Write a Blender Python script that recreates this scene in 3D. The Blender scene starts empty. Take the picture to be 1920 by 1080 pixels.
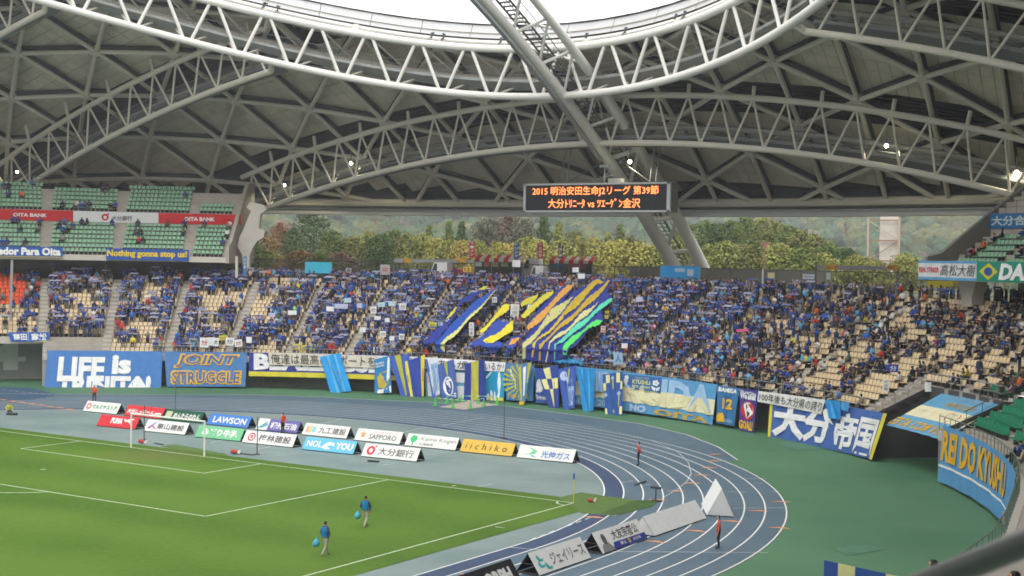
import bpy, math, random, time
import numpy as np
from math import sin, cos, tan, radians, degrees, pi, sqrt, hypot, atan2
from mathutils import Vector, Matrix

T0 = time.time()
HAZE = 0.00036
random.seed(7)
rng = np.random.default_rng(7)
SCN = bpy.context.scene
COL = SCN.collection

# ---------------------------------------------------------------- camera
CAM = np.array([75.9312, -73.2443, 14.5817])
YAW, PITCH, ROLL, FPX = -0.566269, 0.0217162, 0.0188753, 2660.51
def _cam_axes():
    f = np.array([sin(YAW) * cos(PITCH), cos(YAW) * cos(PITCH), -sin(PITCH)])
    r = np.array([cos(YAW), -sin(YAW), 0.0])
    u = np.cross(r, f)
    return np.array([cos(ROLL) * r + sin(ROLL) * u, -sin(ROLL) * r + cos(ROLL) * u, f])
AX = _cam_axes()
cam_data = bpy.data.cameras.new('camera')
cam = bpy.data.objects.new('camera', cam_data)
COL.objects.link(cam)
cam_data.sensor_width = 36.0
cam_data.lens = FPX * 36.0 / 1920.0
cam_data.clip_start = 0.1
cam_data.clip_end = 6000
cam_data.dof.use_dof = True
cam_data.dof.focus_distance = 120.0
cam_data.dof.aperture_fstop = 5.0
mw = Matrix.Identity(4)
for i in range(3):
    mw[i][0] = AX[0][i]; mw[i][1] = AX[1][i]; mw[i][2] = -AX[2][i]; mw[i][3] = CAM[i]
cam.matrix_world = mw
SCN.camera = cam

# ---------------------------------------------------------------- sky, sun, exposure
SUN_EL, SUN_AZ = radians(50), radians(152)
world = bpy.data.worlds.new('World')
SCN.world = world
world.use_nodes = True
nt = world.node_tree
bg = nt.nodes['Background']
sky = nt.nodes.new('ShaderNodeTexSky')
sky.sky_type = 'NISHITA'
sky.sun_disc = False
sky.sun_elevation = SUN_EL
sky.sun_rotation = SUN_AZ
sky.air_density = 1.0
sky.dust_density = 2.0
sky.ozone_density = 0.6
hs = nt.nodes.new('ShaderNodeHueSaturation')
hs.inputs['Saturation'].default_value = 0.16          # an overcast sky: nearly colourless
hs.inputs['Value'].default_value = 1.0
nt.links.new(sky.outputs[0], hs.inputs['Color'])
ov = nt.nodes.new('ShaderNodeMix'); ov.data_type = 'RGBA'    # the cloud sheet: an even white over the sky's own gradient
ov.inputs[0].default_value = 0.75
ov.inputs[7].default_value = (7.9, 7.65, 7.3, 1)
nt.links.new(hs.outputs[0], ov.inputs[6])
nt.links.new(ov.outputs[2], bg.inputs['Color'])
bg.inputs['Strength'].default_value = 0.15
sd = bpy.data.lights.new('sun', 'SUN')
sd.energy = 0.7
sd.angle = radians(40)
sd.color = (1.0, 0.97, 0.92)
sun = bpy.data.objects.new('sun', sd)
COL.objects.link(sun)
_dir = Vector((sin(SUN_AZ) * cos(SUN_EL), cos(SUN_AZ) * cos(SUN_EL), sin(SUN_EL)))
sun.rotation_euler = _dir.to_track_quat('Z', 'Y').to_euler()
sun.location = (0, -52, 150)
SCN.view_settings.view_transform = 'Standard'
SCN.view_settings.look = 'None'
SCN.view_settings.exposure = 1.1
SCN.view_settings.gamma = 1.0
SCN.view_settings.use_curve_mapping = False
SCN.cycles.max_bounces = 6
SCN.cycles.diffuse_bounces = 4
SCN.cycles.glossy_bounces = 2
SCN.cycles.transparent_max_bounces = 8
SCN.cycles.use_denoising = True
SCN.cycles.filter_width = 1.7
SCN.cycles.caustics_reflective = False
SCN.cycles.caustics_refractive = False

# ---------------------------------------------------------------- measured geometry
OC = np.array([0.0, -13.0, 0.0])        # centre of the bend: track, wall and terraces turn about it
SPH = np.array([0.0, -52.5, -158.0])    # centre of the roof's sphere
def ray(u, v):
    return np.array([(u - 960) / FPX, -(v - 540) / FPX, 1.0]) @ AX
def onz(u, v, z=0.0):
    d = ray(u, v); return CAM + d * (z - CAM[2]) / d[2]
def onplane(u, v, p, n):
    d = ray(u, v); n = np.array(n, float)
    return CAM + d * (((np.array(p, float) - CAM) @ n) / (d @ n))
def oncyl(u, v, r):
    d = ray(u, v); c = CAM - OC
    a = d[0] ** 2 + d[1] ** 2; b = 2 * (c[0] * d[0] + c[1] * d[1]); e = c[0] ** 2 + c[1] ** 2 - r * r
    D = max(b * b - 4 * a * e, 0)
    return CAM + d * ((-b + sqrt(D)) / (2 * a))
def azof(p): return degrees(atan2(p[0], p[1] + 13))
def rof(p): return hypot(p[0], p[1] + 13)
def cy(r, az, z):
    t = radians(az); return np.array([r * sin(t), r * cos(t) - 13.0, z])
def onaz(u, v, az):
    t = radians(az); return onplane(u, v, OC, [cos(t), -sin(t), 0])
def topx(p):
    d = AX @ (np.array(p, float) - CAM); return (960 + FPX * d[0] / d[2], 540 - FPX * d[1] / d[2], d[2])
def sph(x, y, R):                        # point of the roof sphere above (x, y relative to the stadium centre)
    return np.array([x, y - 52.5, SPH[2] + sqrt(max(R * R - x * x - y * y, 1))])
ALPHA = 0.0385
def lat(i, y, R):                        # lattice line i (a plane through the sphere's x-axis), plane y
    t = tan(i * ALPHA); z = sqrt(max(R * R - y * y, 1)) / sqrt(1 + t * t)
    return np.array([t * z, y - 52.5, SPH[2] + z])

# ---------------------------------------------------------------- materials
MATS = {}
def mat(name, col=(.5, .5, .5), rough=.7, metal=0.0, noise=0.0, scale=1.0, bump=0.0, bscale=None, emit=0.0,
        source=None, alpha=1.0, spec=0.3, col2=None, detail=6):
    if name in MATS: return MATS[name]
    m = bpy.data.materials.new(name); m.use_nodes = True; MATS[name] = m
    t = m.node_tree; b = t.nodes['Principled BSDF']
    b.inputs['Roughness'].default_value = rough
    b.inputs['Metallic'].default_value = metal
    b.inputs['Specular IOR Level'].default_value = spec
    b.inputs['Alpha'].default_value = alpha
    src = None
    if source == 'object':
        n = t.nodes.new('ShaderNodeObjectInfo'); src = n.outputs['Color']
    elif source == 'attr':
        n = t.nodes.new('ShaderNodeVertexColor'); n.layer_name = 'Col'; src = n.outputs['Color']
    if noise > 0 or col2 is not None:
        tc = t.nodes.new('ShaderNodeNewGeometry')
        nz = t.nodes.new('ShaderNodeTexNoise'); nz.inputs['Scale'].default_value = scale
        nz.inputs['Detail'].default_value = detail; nz.inputs['Roughness'].default_value = .6
        t.links.new(tc.outputs['Position'], nz.inputs['Vector'])
        mr = t.nodes.new('ShaderNodeMapRange')
        mr.inputs['From Min'].default_value = .3; mr.inputs['From Max'].default_value = .7
        t.links.new(nz.outputs['Fac'], mr.inputs['Value'])
        if col2 is not None:
            mx = t.nodes.new('ShaderNodeMix'); mx.data_type = 'RGBA'
            mx.inputs[6].default_value = (*col, 1); mx.inputs[7].default_value = (*col2, 1)
            t.links.new(mr.outputs[0], mx.inputs[0]); t.links.new(mx.outputs[2], b.inputs['Base Color'])
        else:
            mr.inputs['To Min'].default_value = 1 - noise; mr.inputs['To Max'].default_value = 1 + noise
            mx = t.nodes.new('ShaderNodeVectorMath'); mx.operation = 'SCALE'
            if src is None: mx.inputs[0].default_value = col
            else: t.links.new(src, mx.inputs[0])
            t.links.new(mr.outputs[0], mx.inputs['Scale']); t.links.new(mx.outputs[0], b.inputs['Base Color'])
    else:
        if src is None: b.inputs['Base Color'].default_value = (*col, 1)
        else: t.links.new(src, b.inputs['Base Color'])
    if bump > 0:
        g = t.nodes.new('ShaderNodeNewGeometry')
        nz = t.nodes.new('ShaderNodeTexNoise'); nz.inputs['Scale'].default_value = bscale or scale; nz.inputs['Detail'].default_value = 4
        t.links.new(g.outputs['Position'], nz.inputs['Vector'])
        bp = t.nodes.new('ShaderNodeBump'); bp.inputs['Strength'].default_value = bump
        t.links.new(nz.outputs['Fac'], bp.inputs['Height']); t.links.new(bp.outputs[0], b.inputs['Normal'])
    if emit > 0:
        b.inputs['Emission Color'].default_value = (*col, 1); b.inputs['Emission Strength'].default_value = emit
    m.diffuse_color = (*col, 1)
    return m
def cmat(rgb, rough=.75, cloth=False):
    k = 'paint_%03d_%03d_%03d' % tuple(int(c * 999) for c in rgb)
    if cloth: return mat('cloth_' + k, rgb, .85, noise=.10, scale=1.6, bump=.25, bscale=2.2, spec=.1)
    return mat(k, rgb, rough, noise=.04, scale=2)

# ---------------------------------------------------------------- mesh builder and tagging
def worigin(o):
    v = np.zeros(3)
    while o is not None:
        v += np.array(o.location); o = o.parent
    return v
def tag(o, label=None, cat=None, group=None, kind=None):
    if label: o['label'] = label
    if cat: o['category'] = cat
    if group: o['group'] = group
    if kind: o['kind'] = kind
    return o
def thing(name, label, cat, loc=(0, 0, 0), group=None):
    o = bpy.data.objects.new(name, None); o.empty_display_size = .3
    COL.objects.link(o); o.location = [float(c) for c in loc]
    return tag(o, label, cat, group)
class MB:
    def __init__(s): s.v = []; s.f = []; s.m = []; s.c = []
    def add(s, vs, fs, mi=0):
        n = len(s.v); s.v.extend([tuple(map(float, p)) for p in vs])
        s.f.extend([tuple(n + i for i in f) for f in fs]); s.m.extend([mi] * len(fs)); return s
    def quad(s, a, b, c, d, mi=0): return s.add([a, b, c, d], [(0, 1, 2, 3)], mi)
    def poly(s, pts, mi=0): return s.add(pts, [tuple(range(len(pts)))], mi)
    def hexa(s, p, mi=0):                  # 8 points: bottom 0-3, top 4-7
        return s.add(p, [(3, 2, 1, 0), (4, 5, 6, 7), (0, 1, 5, 4), (1, 2, 6, 5), (2, 3, 7, 6), (3, 0, 4, 7)], mi)
    def box(s, c, size, rot=0.0, mi=0):
        hx, hy, hz = size[0] / 2, size[1] / 2, size[2] / 2; ca, sa = cos(rot), sin(rot)
        P = []
        for z in (-hz, hz):
            for x, y in ((-hx, -hy), (hx, -hy), (hx, hy), (-hx, hy)):
                P.append((c[0] + x * ca - y * sa, c[1] + x * sa + y * ca, c[2] + z))
        return s.hexa(P, mi)
    def bar(s, p0, p1, w, h, mi=0, up=(0, 0, 1)):
        p0 = np.array(p0, float); p1 = np.array(p1, float); d = p1 - p0; d /= max(np.linalg.norm(d), 1e-9)
        up = np.array(up, float); sd_ = np.cross(d, up); n = np.linalg.norm(sd_)
        if n < 1e-6: sd_ = np.cross(d, [1, 0, 0]); n = np.linalg.norm(sd_)
        sd_ /= n; u = np.cross(sd_, d)
        P = [p + sd_ * a * w / 2 + u * b * h / 2 for p in (p0, p1) for a, b in ((-1, -1), (1, -1), (1, 1), (-1, 1))]
        return s.add(P, [(0, 3, 2, 1), (4, 5, 6, 7), (0, 1, 5, 4), (1, 2, 6, 5), (2, 3, 7, 6), (3, 0, 4, 7)], mi)
    def tube(s, pts, r, n=8, mi=0, caps=True):
        pts = [np.array(p, float) for p in pts]; rs = r if isinstance(r, (list, tuple)) else [r] * len(pts)
        V = []; F = []; prev = None
        for i, p in enumerate(pts):
            d = (pts[min(i + 1, len(pts) - 1)] - pts[max(i - 1, 0)]); d /= max(np.linalg.norm(d), 1e-9)
            a = np.cross(d, [0, 0, 1.0]) if prev is None else prev - d * (prev @ d)
            if np.linalg.norm(a) < 1e-4: a = np.cross(d, [1.0, 0, 0])
            a /= np.linalg.norm(a); b = np.cross(d, a); prev = a
            for k in range(n):
                t = 2 * pi * k / n; V.append(p + rs[i] * (a * cos(t) + b * sin(t)))
        for i in range(len(pts) - 1):
            for k in range(n):
                F.append((i * n + k, i * n + (k + 1) % n, (i + 1) * n + (k + 1) % n, (i + 1) * n + k))
        if caps:
            F.append(tuple(range(n))[::-1]); F.append(tuple((len(pts) - 1) * n + k for k in range(n)))
        return s.add(V, F, mi)
    def grid(s, fn, nu, nv, mi=0, u0=0., u1=1., v0=0., v1=1.):
        V = [fn(u0 + (u1 - u0) * i / nu, v0 + (v1 - v0) * j / nv) for j in range(nv + 1) for i in range(nu + 1)]
        F = [(j * (nu + 1) + i, j * (nu + 1) + i + 1, (j + 1) * (nu + 1) + i + 1, (j + 1) * (nu + 1) + i) for j in range(nv) for i in range(nu)]
        return s.add(V, F, mi)
    def prism(s, poly, off, mi=0):         # polygon extruded by a vector
        n = len(poly); P = [np.array(p, float) for p in poly]; Q = [p + np.array(off, float) for p in P]
        F = [tuple(range(n))[::-1], tuple(range(n, 2 * n))] + [(i, (i + 1) % n, n + (i + 1) % n, n + i) for i in range(n)]
        return s.add(P + Q, F, mi)
    def build(s, name, mats, parent=None, label=None, cat=None, group=None, kind=None, smooth=False, local=False):
        V = np.array(s.v, dtype=float).reshape(-1, 3)
        me = bpy.data.meshes.new(name); loc = np.zeros(3)
        if not local and len(V):
            if parent is not None: V = V - worigin(parent)
            elif kind != 'structure':
                loc = np.array([(V[:, 0].min() + V[:, 0].max()) / 2, (V[:, 1].min() + V[:, 1].max()) / 2, V[:, 2].min()]); V = V - loc
        me.from_pydata(V.tolist(), [], s.f)
        if not isinstance(mats, (list, tuple)): mats = [mats]
        for m in mats: me.materials.append(m)
        if len(mats) > 1: me.polygons.foreach_set('material_index', s.m)
        if s.c:
            at = me.color_attributes.new('Col', 'FLOAT_COLOR', 'POINT')
            at.data.foreach_set('color', np.array(s.c, dtype=np.float32).ravel())
        if smooth: me.polygons.foreach_set('use_smooth', [True] * len(me.polygons))
        me.update()
        o = bpy.data.objects.new(name, me); COL.objects.link(o); o.location = loc.tolist()
        if parent is not None: o.parent = parent
        return tag(o, label, cat, group, kind)

# ---------------------------------------------------------------- lettering
_txt = {}
def glyphs(body, bold=0.0, res=2, shear=0.0, spacing=1.0):
    k = (body, bold, res, shear, spacing)
    if k in _txt: return _txt[k]
    c = bpy.data.curves.new('t', 'FONT'); c.body = body; c.offset = bold; c.resolution_u = res; c.shear = shear
    c.space_character = spacing
    o = bpy.data.objects.new('t', c); COL.objects.link(o)
    dg = bpy.context.evaluated_depsgraph_get()
    me = bpy.data.meshes.new_from_object(o.evaluated_get(dg))
    V = np.array([v.co[:2] for v in me.vertices]) if len(me.vertices) else np.zeros((1, 2))
    F = [tuple(p.vertices) for p in me.polygons]
    bpy.data.objects.remove(o); bpy.data.curves.remove(c); bpy.data.meshes.remove(me)
    V = (V - V.min(0)) / np.maximum(V.max(0) - V.min(0), 1e-6)
    _txt[k] = (V, F); return _txt[k]
def put_text(mb, body, fn, u0, v0, u1, v1, bold=0.0, mi=0, shear=0.0, spacing=1.0, fit=None, vert=False):
    """glyphs into the rectangle (u0,v0)-(u1,v1) of the surface fn(u, v); v grows upward"""
    V, F = glyphs(body, bold, 2, shear, spacing)
    P = [fn(u0 + (u1 - u0) * x, v0 + (v1 - v0) * y) for x, y in V]
    mb.add(P, F, mi)
def patch(TL, TR, BR, BL, off=0.0, wave=0.0, freq=5, nrm=None, seed=0):
    """bilinear surface, u left to right, v bottom to top, offset along its normal, with soft folds"""
    TL, TR, BR, BL = [np.array(p, float) for p in (TL, TR, BR, BL)]
    if nrm is None:
        nrm = np.cross(TR - TL, TL - BL); nrm /= np.linalg.norm(nrm)
        if nrm @ (CAM - TL) < 0: nrm = -nrm
    def fn(u, v):
        p = (BL * (1 - u) + BR * u) * (1 - v) + (TL * (1 - u) + TR * u) * v
        w = wave * (sin(u * freq * 6.28 + seed + v * 1.3) * (1.15 - v) + .4 * sin(u * freq * 14 + v * 5 + seed * 2)) if wave else 0
        return p + nrm * (off + w)
    return fn
def cypatch(TL, TR, BR, BL, off=0.0, wave=0.0, freq=6, seed=0):
    """the same in (azimuth, radius, height) about the bend's centre, so that long banners follow the wall"""
    C4 = [np.array([azof(p), rof(p), p[2]]) for p in (TL, TR, BR, BL)]
    def fn(u, v):
        q = (C4[3] * (1 - u) + C4[2] * u) * (1 - v) + (C4[0] * (1 - u) + C4[1] * u) * v
        w = wave * (sin(u * freq * 6.28 + seed + v) * (1.1 - v) + .35 * sin(u * freq * 15 + v * 4 + seed)) if wave else 0
        return cy(q[1] - off - w, q[0], q[2])
    return fn
# ================================================================ ground of the arena
M_green = mat('green_urethane', (.046, .145, .075), .7, col2=(.085, .205, .110), scale=.06, bump=.1, bscale=8)
M_blue = mat('blue_track', (.060, .110, .158), .62, col2=(.098, .155, .205), scale=.13, bump=.1, bscale=8)
M_navy = mat('navy_track', (.034, .062, .13), .7, noise=.10, scale=.3)
M_dfield = mat('grey_field', (.125, .19, .195), .62, col2=(.21, .275, .27), scale=.16, bump=.1, bscale=6)
M_white = mat('white_line', (.78, .79, .78), .6, noise=.05, scale=3)
M_whiteline_grass = mat('white_chalk', (.50, .58, .42), .8, noise=.30, scale=4)
M_orange_mark = mat('orange_mark', (.72, .30, .13), .6)
M_conc = mat('concrete', (.36, .33, .29), .85, noise=.12, scale=.8, bump=.1, bscale=5)
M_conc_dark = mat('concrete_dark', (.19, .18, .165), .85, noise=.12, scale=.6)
M_conc_light = mat('concrete_light', (.50, .47, .42), .8, noise=.06, scale=.7)
M_dark = mat('dark_void', (.02, .02, .022), .9)
M_steel = mat('grey_steel', (.30, .32, .32), .45, metal=.3)
M_rail = mat('dark_steel', (.10, .11, .11), .5, metal=.3)
M_road = mat('asphalt', (.12, .115, .11), .9, noise=.15, scale=.5)

def ring_pts(r, straight=60.0, n=90):
    """stadium-shaped loop: half circle about OC, straights towards -y, half circle at the other end"""
    P = []
    for i in range(n + 1):
        a = radians(-90 + 180 * i / n); P.append((r * sin(a), r * cos(a) - 13))
    for i in range(n + 1):
        a = radians(90 + 180 * i / n); P.append((r * sin(a), r * cos(a) - 92))
    return P
def ring_sheet(name, r0, r1, z, m, parent=None, mi=0, mb=None):
    b = mb or MB(); A, B = ring_pts(r0), ring_pts(r1); n = len(A)
    b.add([(x, y, z) for x, y in A] + [(x, y, z) for x, y in B], [(i, (i + 1) % n, n + (i + 1) % n, n + i) for i in range(n)], mi)
    return b
# grass: broad mown bands and blotches
m = bpy.data.materials.new('pitch_grass'); m.use_nodes = True; MATS['pitch_grass'] = m
t = m.node_tree; b = t.nodes['Principled BSDF']; b.inputs['Roughness'].default_value = .8; b.inputs['Specular IOR Level'].default_value = .15
g = t.nodes.new('ShaderNodeNewGeometry')
n1 = t.nodes.new('ShaderNodeTexNoise'); n1.inputs['Scale'].default_value = .09; n1.inputs['Detail'].default_value = 5
n2 = t.nodes.new('ShaderNodeTexNoise'); n2.inputs['Scale'].default_value = 2.6; n2.inputs['Detail'].default_value = 6
wv = t.nodes.new('ShaderNodeTexWave'); wv.bands_direction = 'Y'; wv.inputs['Scale'].default_value = .035; wv.inputs['Distortion'].default_value = 2.5; wv.inputs['Detail'].default_value = 2
for n_ in (n1, n2, wv): t.links.new(g.outputs['Position'], n_.inputs['Vector'])
a1 = t.nodes.new('ShaderNodeMath'); a1.operation = 'MULTIPLY_ADD'; a1.inputs[1].default_value = .9
t.links.new(n1.outputs['Fac'], a1.inputs[0]); a2 = t.nodes.new('ShaderNodeMath'); a2.operation = 'MULTIPLY'; a2.inputs[1].default_value = .24
t.links.new(wv.outputs['Fac'], a2.inputs[0]); t.links.new(a2.outputs[0], a1.inputs[2])
a3 = t.nodes.new('ShaderNodeMath'); a3.operation = 'MULTIPLY_ADD'; a3.inputs[1].default_value = .55
t.links.new(n2.outputs['Fac'], a3.inputs[0]); t.links.new(a1.outputs[0], a3.inputs[2])
cr = t.nodes.new('ShaderNodeValToRGB')
cr.color_ramp.elements[0].position = .50; cr.color_ramp.elements[0].color = (.043, .108, .007, 1)
cr.color_ramp.elements[1].position = 1.05; cr.color_ramp.elements[1].color = (.086, .168, .018, 1)
t.links.new(a3.outputs[0], cr.inputs[0])
vd = t.nodes.new('ShaderNodeVectorMath'); vd.operation = 'DISTANCE'; vd.inputs[1].default_value = (.5, -2.2, 0); t.links.new(g.outputs['Position'], vd.inputs[0])   # worn goalmouth
md_ = t.nodes.new('ShaderNodeMath'); md_.operation = 'MULTIPLY_ADD'; md_.inputs[1].default_value = 5.0; t.links.new(n1.outputs['Fac'], md_.inputs[0]); t.links.new(vd.outputs['Value'], md_.inputs[2])
mw_ = t.nodes.new('ShaderNodeMapRange'); mw_.inputs['From Min'].default_value = 3.0; mw_.inputs['From Max'].default_value = 7.5; mw_.inputs['To Min'].default_value = .55; mw_.inputs['To Max'].default_value = 0; t.links.new(md_.outputs[0], mw_.inputs['Value'])
mm_ = t.nodes.new('ShaderNodeMix'); mm_.data_type = 'RGBA'; mm_.inputs[7].default_value = (.14, .13, .05, 1); t.links.new(mw_.outputs[0], mm_.inputs[0]); t.links.new(cr.outputs[0], mm_.inputs[6]); t.links.new(mm_.outputs[2], b.inputs['Base Color'])
bp = t.nodes.new('ShaderNodeBump'); bp.inputs['Strength'].default_value = .35; n3 = t.nodes.new('ShaderNodeTexNoise'); n3.inputs['Scale'].default_value = 14
t.links.new(g.outputs['Position'], n3.inputs['Vector']); t.links.new(n3.outputs['Fac'], bp.inputs['Height']); t.links.new(bp.outputs[0], b.inputs['Normal'])
M_grass = m
M_turf = mat('artificial_turf', (.085, .15, .035), .85, noise=.12, scale=.8)
M_turf_dark = mat('artificial_turf_dark', (.045, .10, .02), .85, noise=.12, scale=.8)

b = MB(); P = ring_pts(76)
b.poly([(x, y, -.02) for x, y in P]); b.build('arena_floor', M_green, kind='structure')
# blue apron outside the lanes (edge traced on the ground)
edge = [(-56, 20), (-42.9, 18.8), (-33.5, 26.9), (-23.9, 35.3), (-17.8, 38.1), (-11.6, 39.6), (-5, 42.0), (1.6, 43.6), (11.4, 41.2), (18.3, 39.15), (24.9, 34.8), (30.2, 29.3), (34.3, 23.6)]
b = MB(); b.poly([(x, y, -.016) for x, y in edge] + [(30, 10, -.016), (0, 25, -.016), (-56, -10, -.016)]); b.build('track_apron', M_blue, kind='structure')
ring_sheet('track', 37.9, 48.95, -.008, M_blue).build('running_track', M_blue, kind='structure')
ring_sheet('lane', 37.9, 39.1, -.004, M_navy).build('inner_lane', M_navy, kind='structure')
b = MB(); b.poly([(x, y, -.012) for x, y in ring_pts(37.9)]); b.build('infield', M_dfield, kind='structure')
b = MB()
for k in range(10):
    r = 37.9 + 1.22 * k
    ring_sheet('', r - .042, r + .042, 0.0, M_white, mb=b)
e2 = edge[1:]
for (x0, y0), (x1, y1) in zip(e2[:-1], e2[1:]):
    d = np.array([x1 - x0, y1 - y0]); n = np.array([-d[1], d[0]]) / np.linalg.norm(d) * .05
    b.quad((x0 - n[0], y0 - n[1], 0), (x1 - n[0], y1 - n[1], 0), (x1 + n[0], y1 + n[1], 0), (x0 + n[0], y0 + n[1], 0))
b.build('lane_lines', M_white, kind='structure')
def gline(b, p, q, w=.06, z=.004):
    d = np.array([q[0] - p[0], q[1] - p[1]]); n = np.array([-d[1], d[0]]) / max(np.linalg.norm(d), 1e-6) * w / 2
    b.quad((p[0] - n[0], p[1] - n[1], z), (q[0] - n[0], q[1] - n[1], z), (q[0] + n[0], q[1] + n[1], z), (p[0] + n[0], p[1] + n[1], z))
b = MB()
G = lambda u, v: onz(u, v)[:2]
br = [(1043, 786), (1099, 799), (1172, 813.5), (1224, 826.7), (1271, 847), (1291, 867.5), (1296, 888), (1288, 902.5), (1271, 917), (1242, 933.7)]
pts = [np.array(G(*p)) for p in br]; fine = []
for p, q in zip(pts[:-1], pts[1:]):
    n = max(2, int(np.linalg.norm(q - p) / .28))
    fine += [p + (q - p) * i / n for i in range(n)]
for i in range(0, len(fine) - 1, 2): gline(b, fine[i], fine[i + 1], .07)
for p, q in [((955, 1026), (1060, 1035)), ((1117, 1034), (1440, 1036)), ((1395, 897), (1437, 897)), ((1447, 922), (1462, 922)), ((1365, 922), (1400, 923)), ((1375, 953), (1478, 952)),
             ((1414, 905), (1430, 907)), ((1163, 905), (1176, 903)), ((1178, 903), (1187, 901)), ((1210, 909), (1222, 909)), ((1148, 967), (1156, 966)),
             ((830, 798), (905, 783)), ((740, 815), (800, 800)), ((560, 805), (640, 786)), ((480, 843), (560, 826)), ((395, 830), (480, 812)), ((650, 905), (672, 900)), ((897, 850), (915, 846)), ((895, 912), (922, 907)), ((718, 872), (738, 869))]:
    gline(b, G(*p), G(*q), .05, .002)
for i in range(7):
    u, v = 995 + 17 * i, 1012 - 6.3 * i; gline(b, G(u, v), G(u + 10, v - 4), .06)
for i in range(9): gline(b, G(5 + i * 12, 731 + i * 1.3), G(12 + i * 12, 731.6 + i * 1.3), .09)
b.build('track_markings', M_white, kind='structure')
b = MB()
for u, v in [(1341, 852), (1338, 864.6), (1330, 877), (1316, 891), (1297, 906), (1268, 921), (1233, 937.5), (1113, 970), (1422, 958), (1371, 977.7), (1304, 995.8), (1227, 1016), (1466, 941), (1462, 990), (880, 1079)]:
    p = G(u, v); th = atan2(p[0], p[1] + 13) if p[1] > -13 else pi / 2
    e = np.array([sin(th), cos(th)]); s_ = np.array([cos(th), -sin(th)])
    b.poly([(*(p - e * .58 + s_ * .05), .004), (*(p + e * .58 + s_ * .05), .004), (*(p + e * .58 - s_ * .05), .004), (*(p + e * .1 - s_ * .34), .004), (*(p - e * .58 - s_ * .03), .004)])
for i in range(8):
    p = G(3 + i * 18, 749.5 + i * 2.55); b.poly([(*(p + d), .004) for d in ((-.5, -.2), (.5, -.1), (.5, .3), (-.1, .35))])
b.build('change_over_marks', M_orange_mark, kind='structure')
b = MB(); b.poly([(*G(*p), -.013) for p in ((0, 725), (60, 727), (112, 741), (60, 745), (0, 742))])
b.poly([(*G(*p), .002) for p in ((-30, 743), (0, 739), (40, 739), (110, 742), (60, 749), (0, 752))])
b.build('runway', mat('runway_blue', (.05, .10, .17), .7, noise=.1, scale=.3), kind='structure')
# pitch
b = MB(); b.poly([(-36, 1.4, .004), (35.7, 1.4, .004), (35.7, -106.4, .004), (-36, -106.4, .004)][::-1])
b.build('football_pitch', M_grass, kind='structure')
b = MB(); b.poly([(*G(*p), .008) for p in ((1048, 933), (1090, 923), (1140, 931), (1195, 938), (1150, 967), (1090, 962))][::-1]); b.build('turf_carpet', M_turf, kind='structure')
b = MB(); b.poly([(*G(*p), .012) for p in ((1192, 938), (1237, 938), (1222, 950), (1160, 966), (1125, 963))][::-1]); b.build('turf_carpet_strip', M_turf_dark, kind='structure')
b = MB(); b.poly([(*G(*p), .0) for p in ((300, 836), (330, 833), (425, 851), (425, 858), (380, 856))][::-1]); b.build('turf_patch', M_turf, kind='structure')
b = MB(); w = .11; z = .009
gline(b, (-34, 0), (34, 0), w, z); gline(b, (34, 0), (34, -105), w, z); gline(b, (-34, 0), (-34, -105), w, z)
gline(b, (-20.16, -16.5), (20.16, -16.5), w, z); gline(b, (20.16, 0), (20.16, -16.5), w, z); gline(b, (-20.16, 0), (-20.16, -16.5), w, z)
gline(b, (-9.16, -5.5), (9.16, -5.5), w, z); gline(b, (9.16, 0), (9.16, -5.5), w, z); gline(b, (-9.16, 0), (-9.16, -5.5), w, z)
gline(b, (-34, -52.5), (34, -52.5), w, z)
def arc(cx, cy_, r, a0, a1, n=24):
    for i in range(n):
        p = [(cx + r * cos(radians(a)), cy_ + r * sin(radians(a))) for a in (a0 + (a1 - a0) * i / n, a0 + (a1 - a0) * (i + 1) / n)]
        gline(b, p[0], p[1], w, z)
arc(0, -11, 9.15, 217, 323); arc(34, 0, 1, 180, 270, 8); arc(0, -52.5, 9.15, 0, 360, 40); arc(0, -11, .12, 0, 360, 8)
gline(b, (24.85, .4), (24.85, .9), w, z); gline(b, (34.4, -9.15), (35, -9.15), w, z)
b.build('pitch_lines', M_whiteline_grass, kind='structure')
# dark stains / repaired sheets on the apron
b = MB(); b.poly([(*onz(*p), )[:2] + (.001,) for p in ((1560, 1028), (1620, 1020), (1660, 1030), (1590, 1042))])
b.poly([(*onz(*p)[:2], .001) for p in ((1455, 828), (1540, 833), (1545, 842), (1490, 845))])
b.build('floor_patches', mat('patch_teal', (.065, .185, .115), .6, noise=.15, scale=1.5), kind='structure')

# ================================================================ lower terrace (the long end stand)
R0, DR, Z0, DZ, NR = 61.3, .85, 3.3, .42, 19
def rowz(k): return Z0 + DZ * k
def rowr(k): return R0 + DR * k
stand = thing('lower_stand', 'curved lower seating stand with cream seats wrapping the bend behind the goal', 'stand', cy(70, 0, 0))
TUN0, TUN1, TUNK = 43.6, 53.6, 5
GATE = -49.4
def kstart(az):
    if az < GATE: return 4
    if TUN0 < az < TUN1: return TUNK
    return 0
def terraces(b, a0, a1, k0, k1, r0=R0, z0=Z0, dr=DR, dz=DZ, step=1.5, mi=0, first=True):
    n = max(1, int(round((a1 - a0) / step)))
    for j in range(n):
        A, B = a0 + (a1 - a0) * j / n, a0 + (a1 - a0) * (j + 1) / n
        for k in range(k0, k1):
            r, z = r0 + dr * k, z0 + dz * k
            b.quad(cy(r, A, z), cy(r, B, z), cy(r + dr, B, z), cy(r + dr, A, z), mi)
            if k > k0 or first: b.quad(cy(r, A, z - dz), cy(r, B, z - dz), cy(r, B, z), cy(r, A, z), mi)
b = MB()
for a0, a1 in ((-64, GATE), (GATE, TUN0), (TUN0, TUN1)):
    terraces(b, a0, a1, kstart((a0 + a1) / 2), NR)
SIDE_DROP = .55                          # the side stand starts behind a flat walkway
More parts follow.
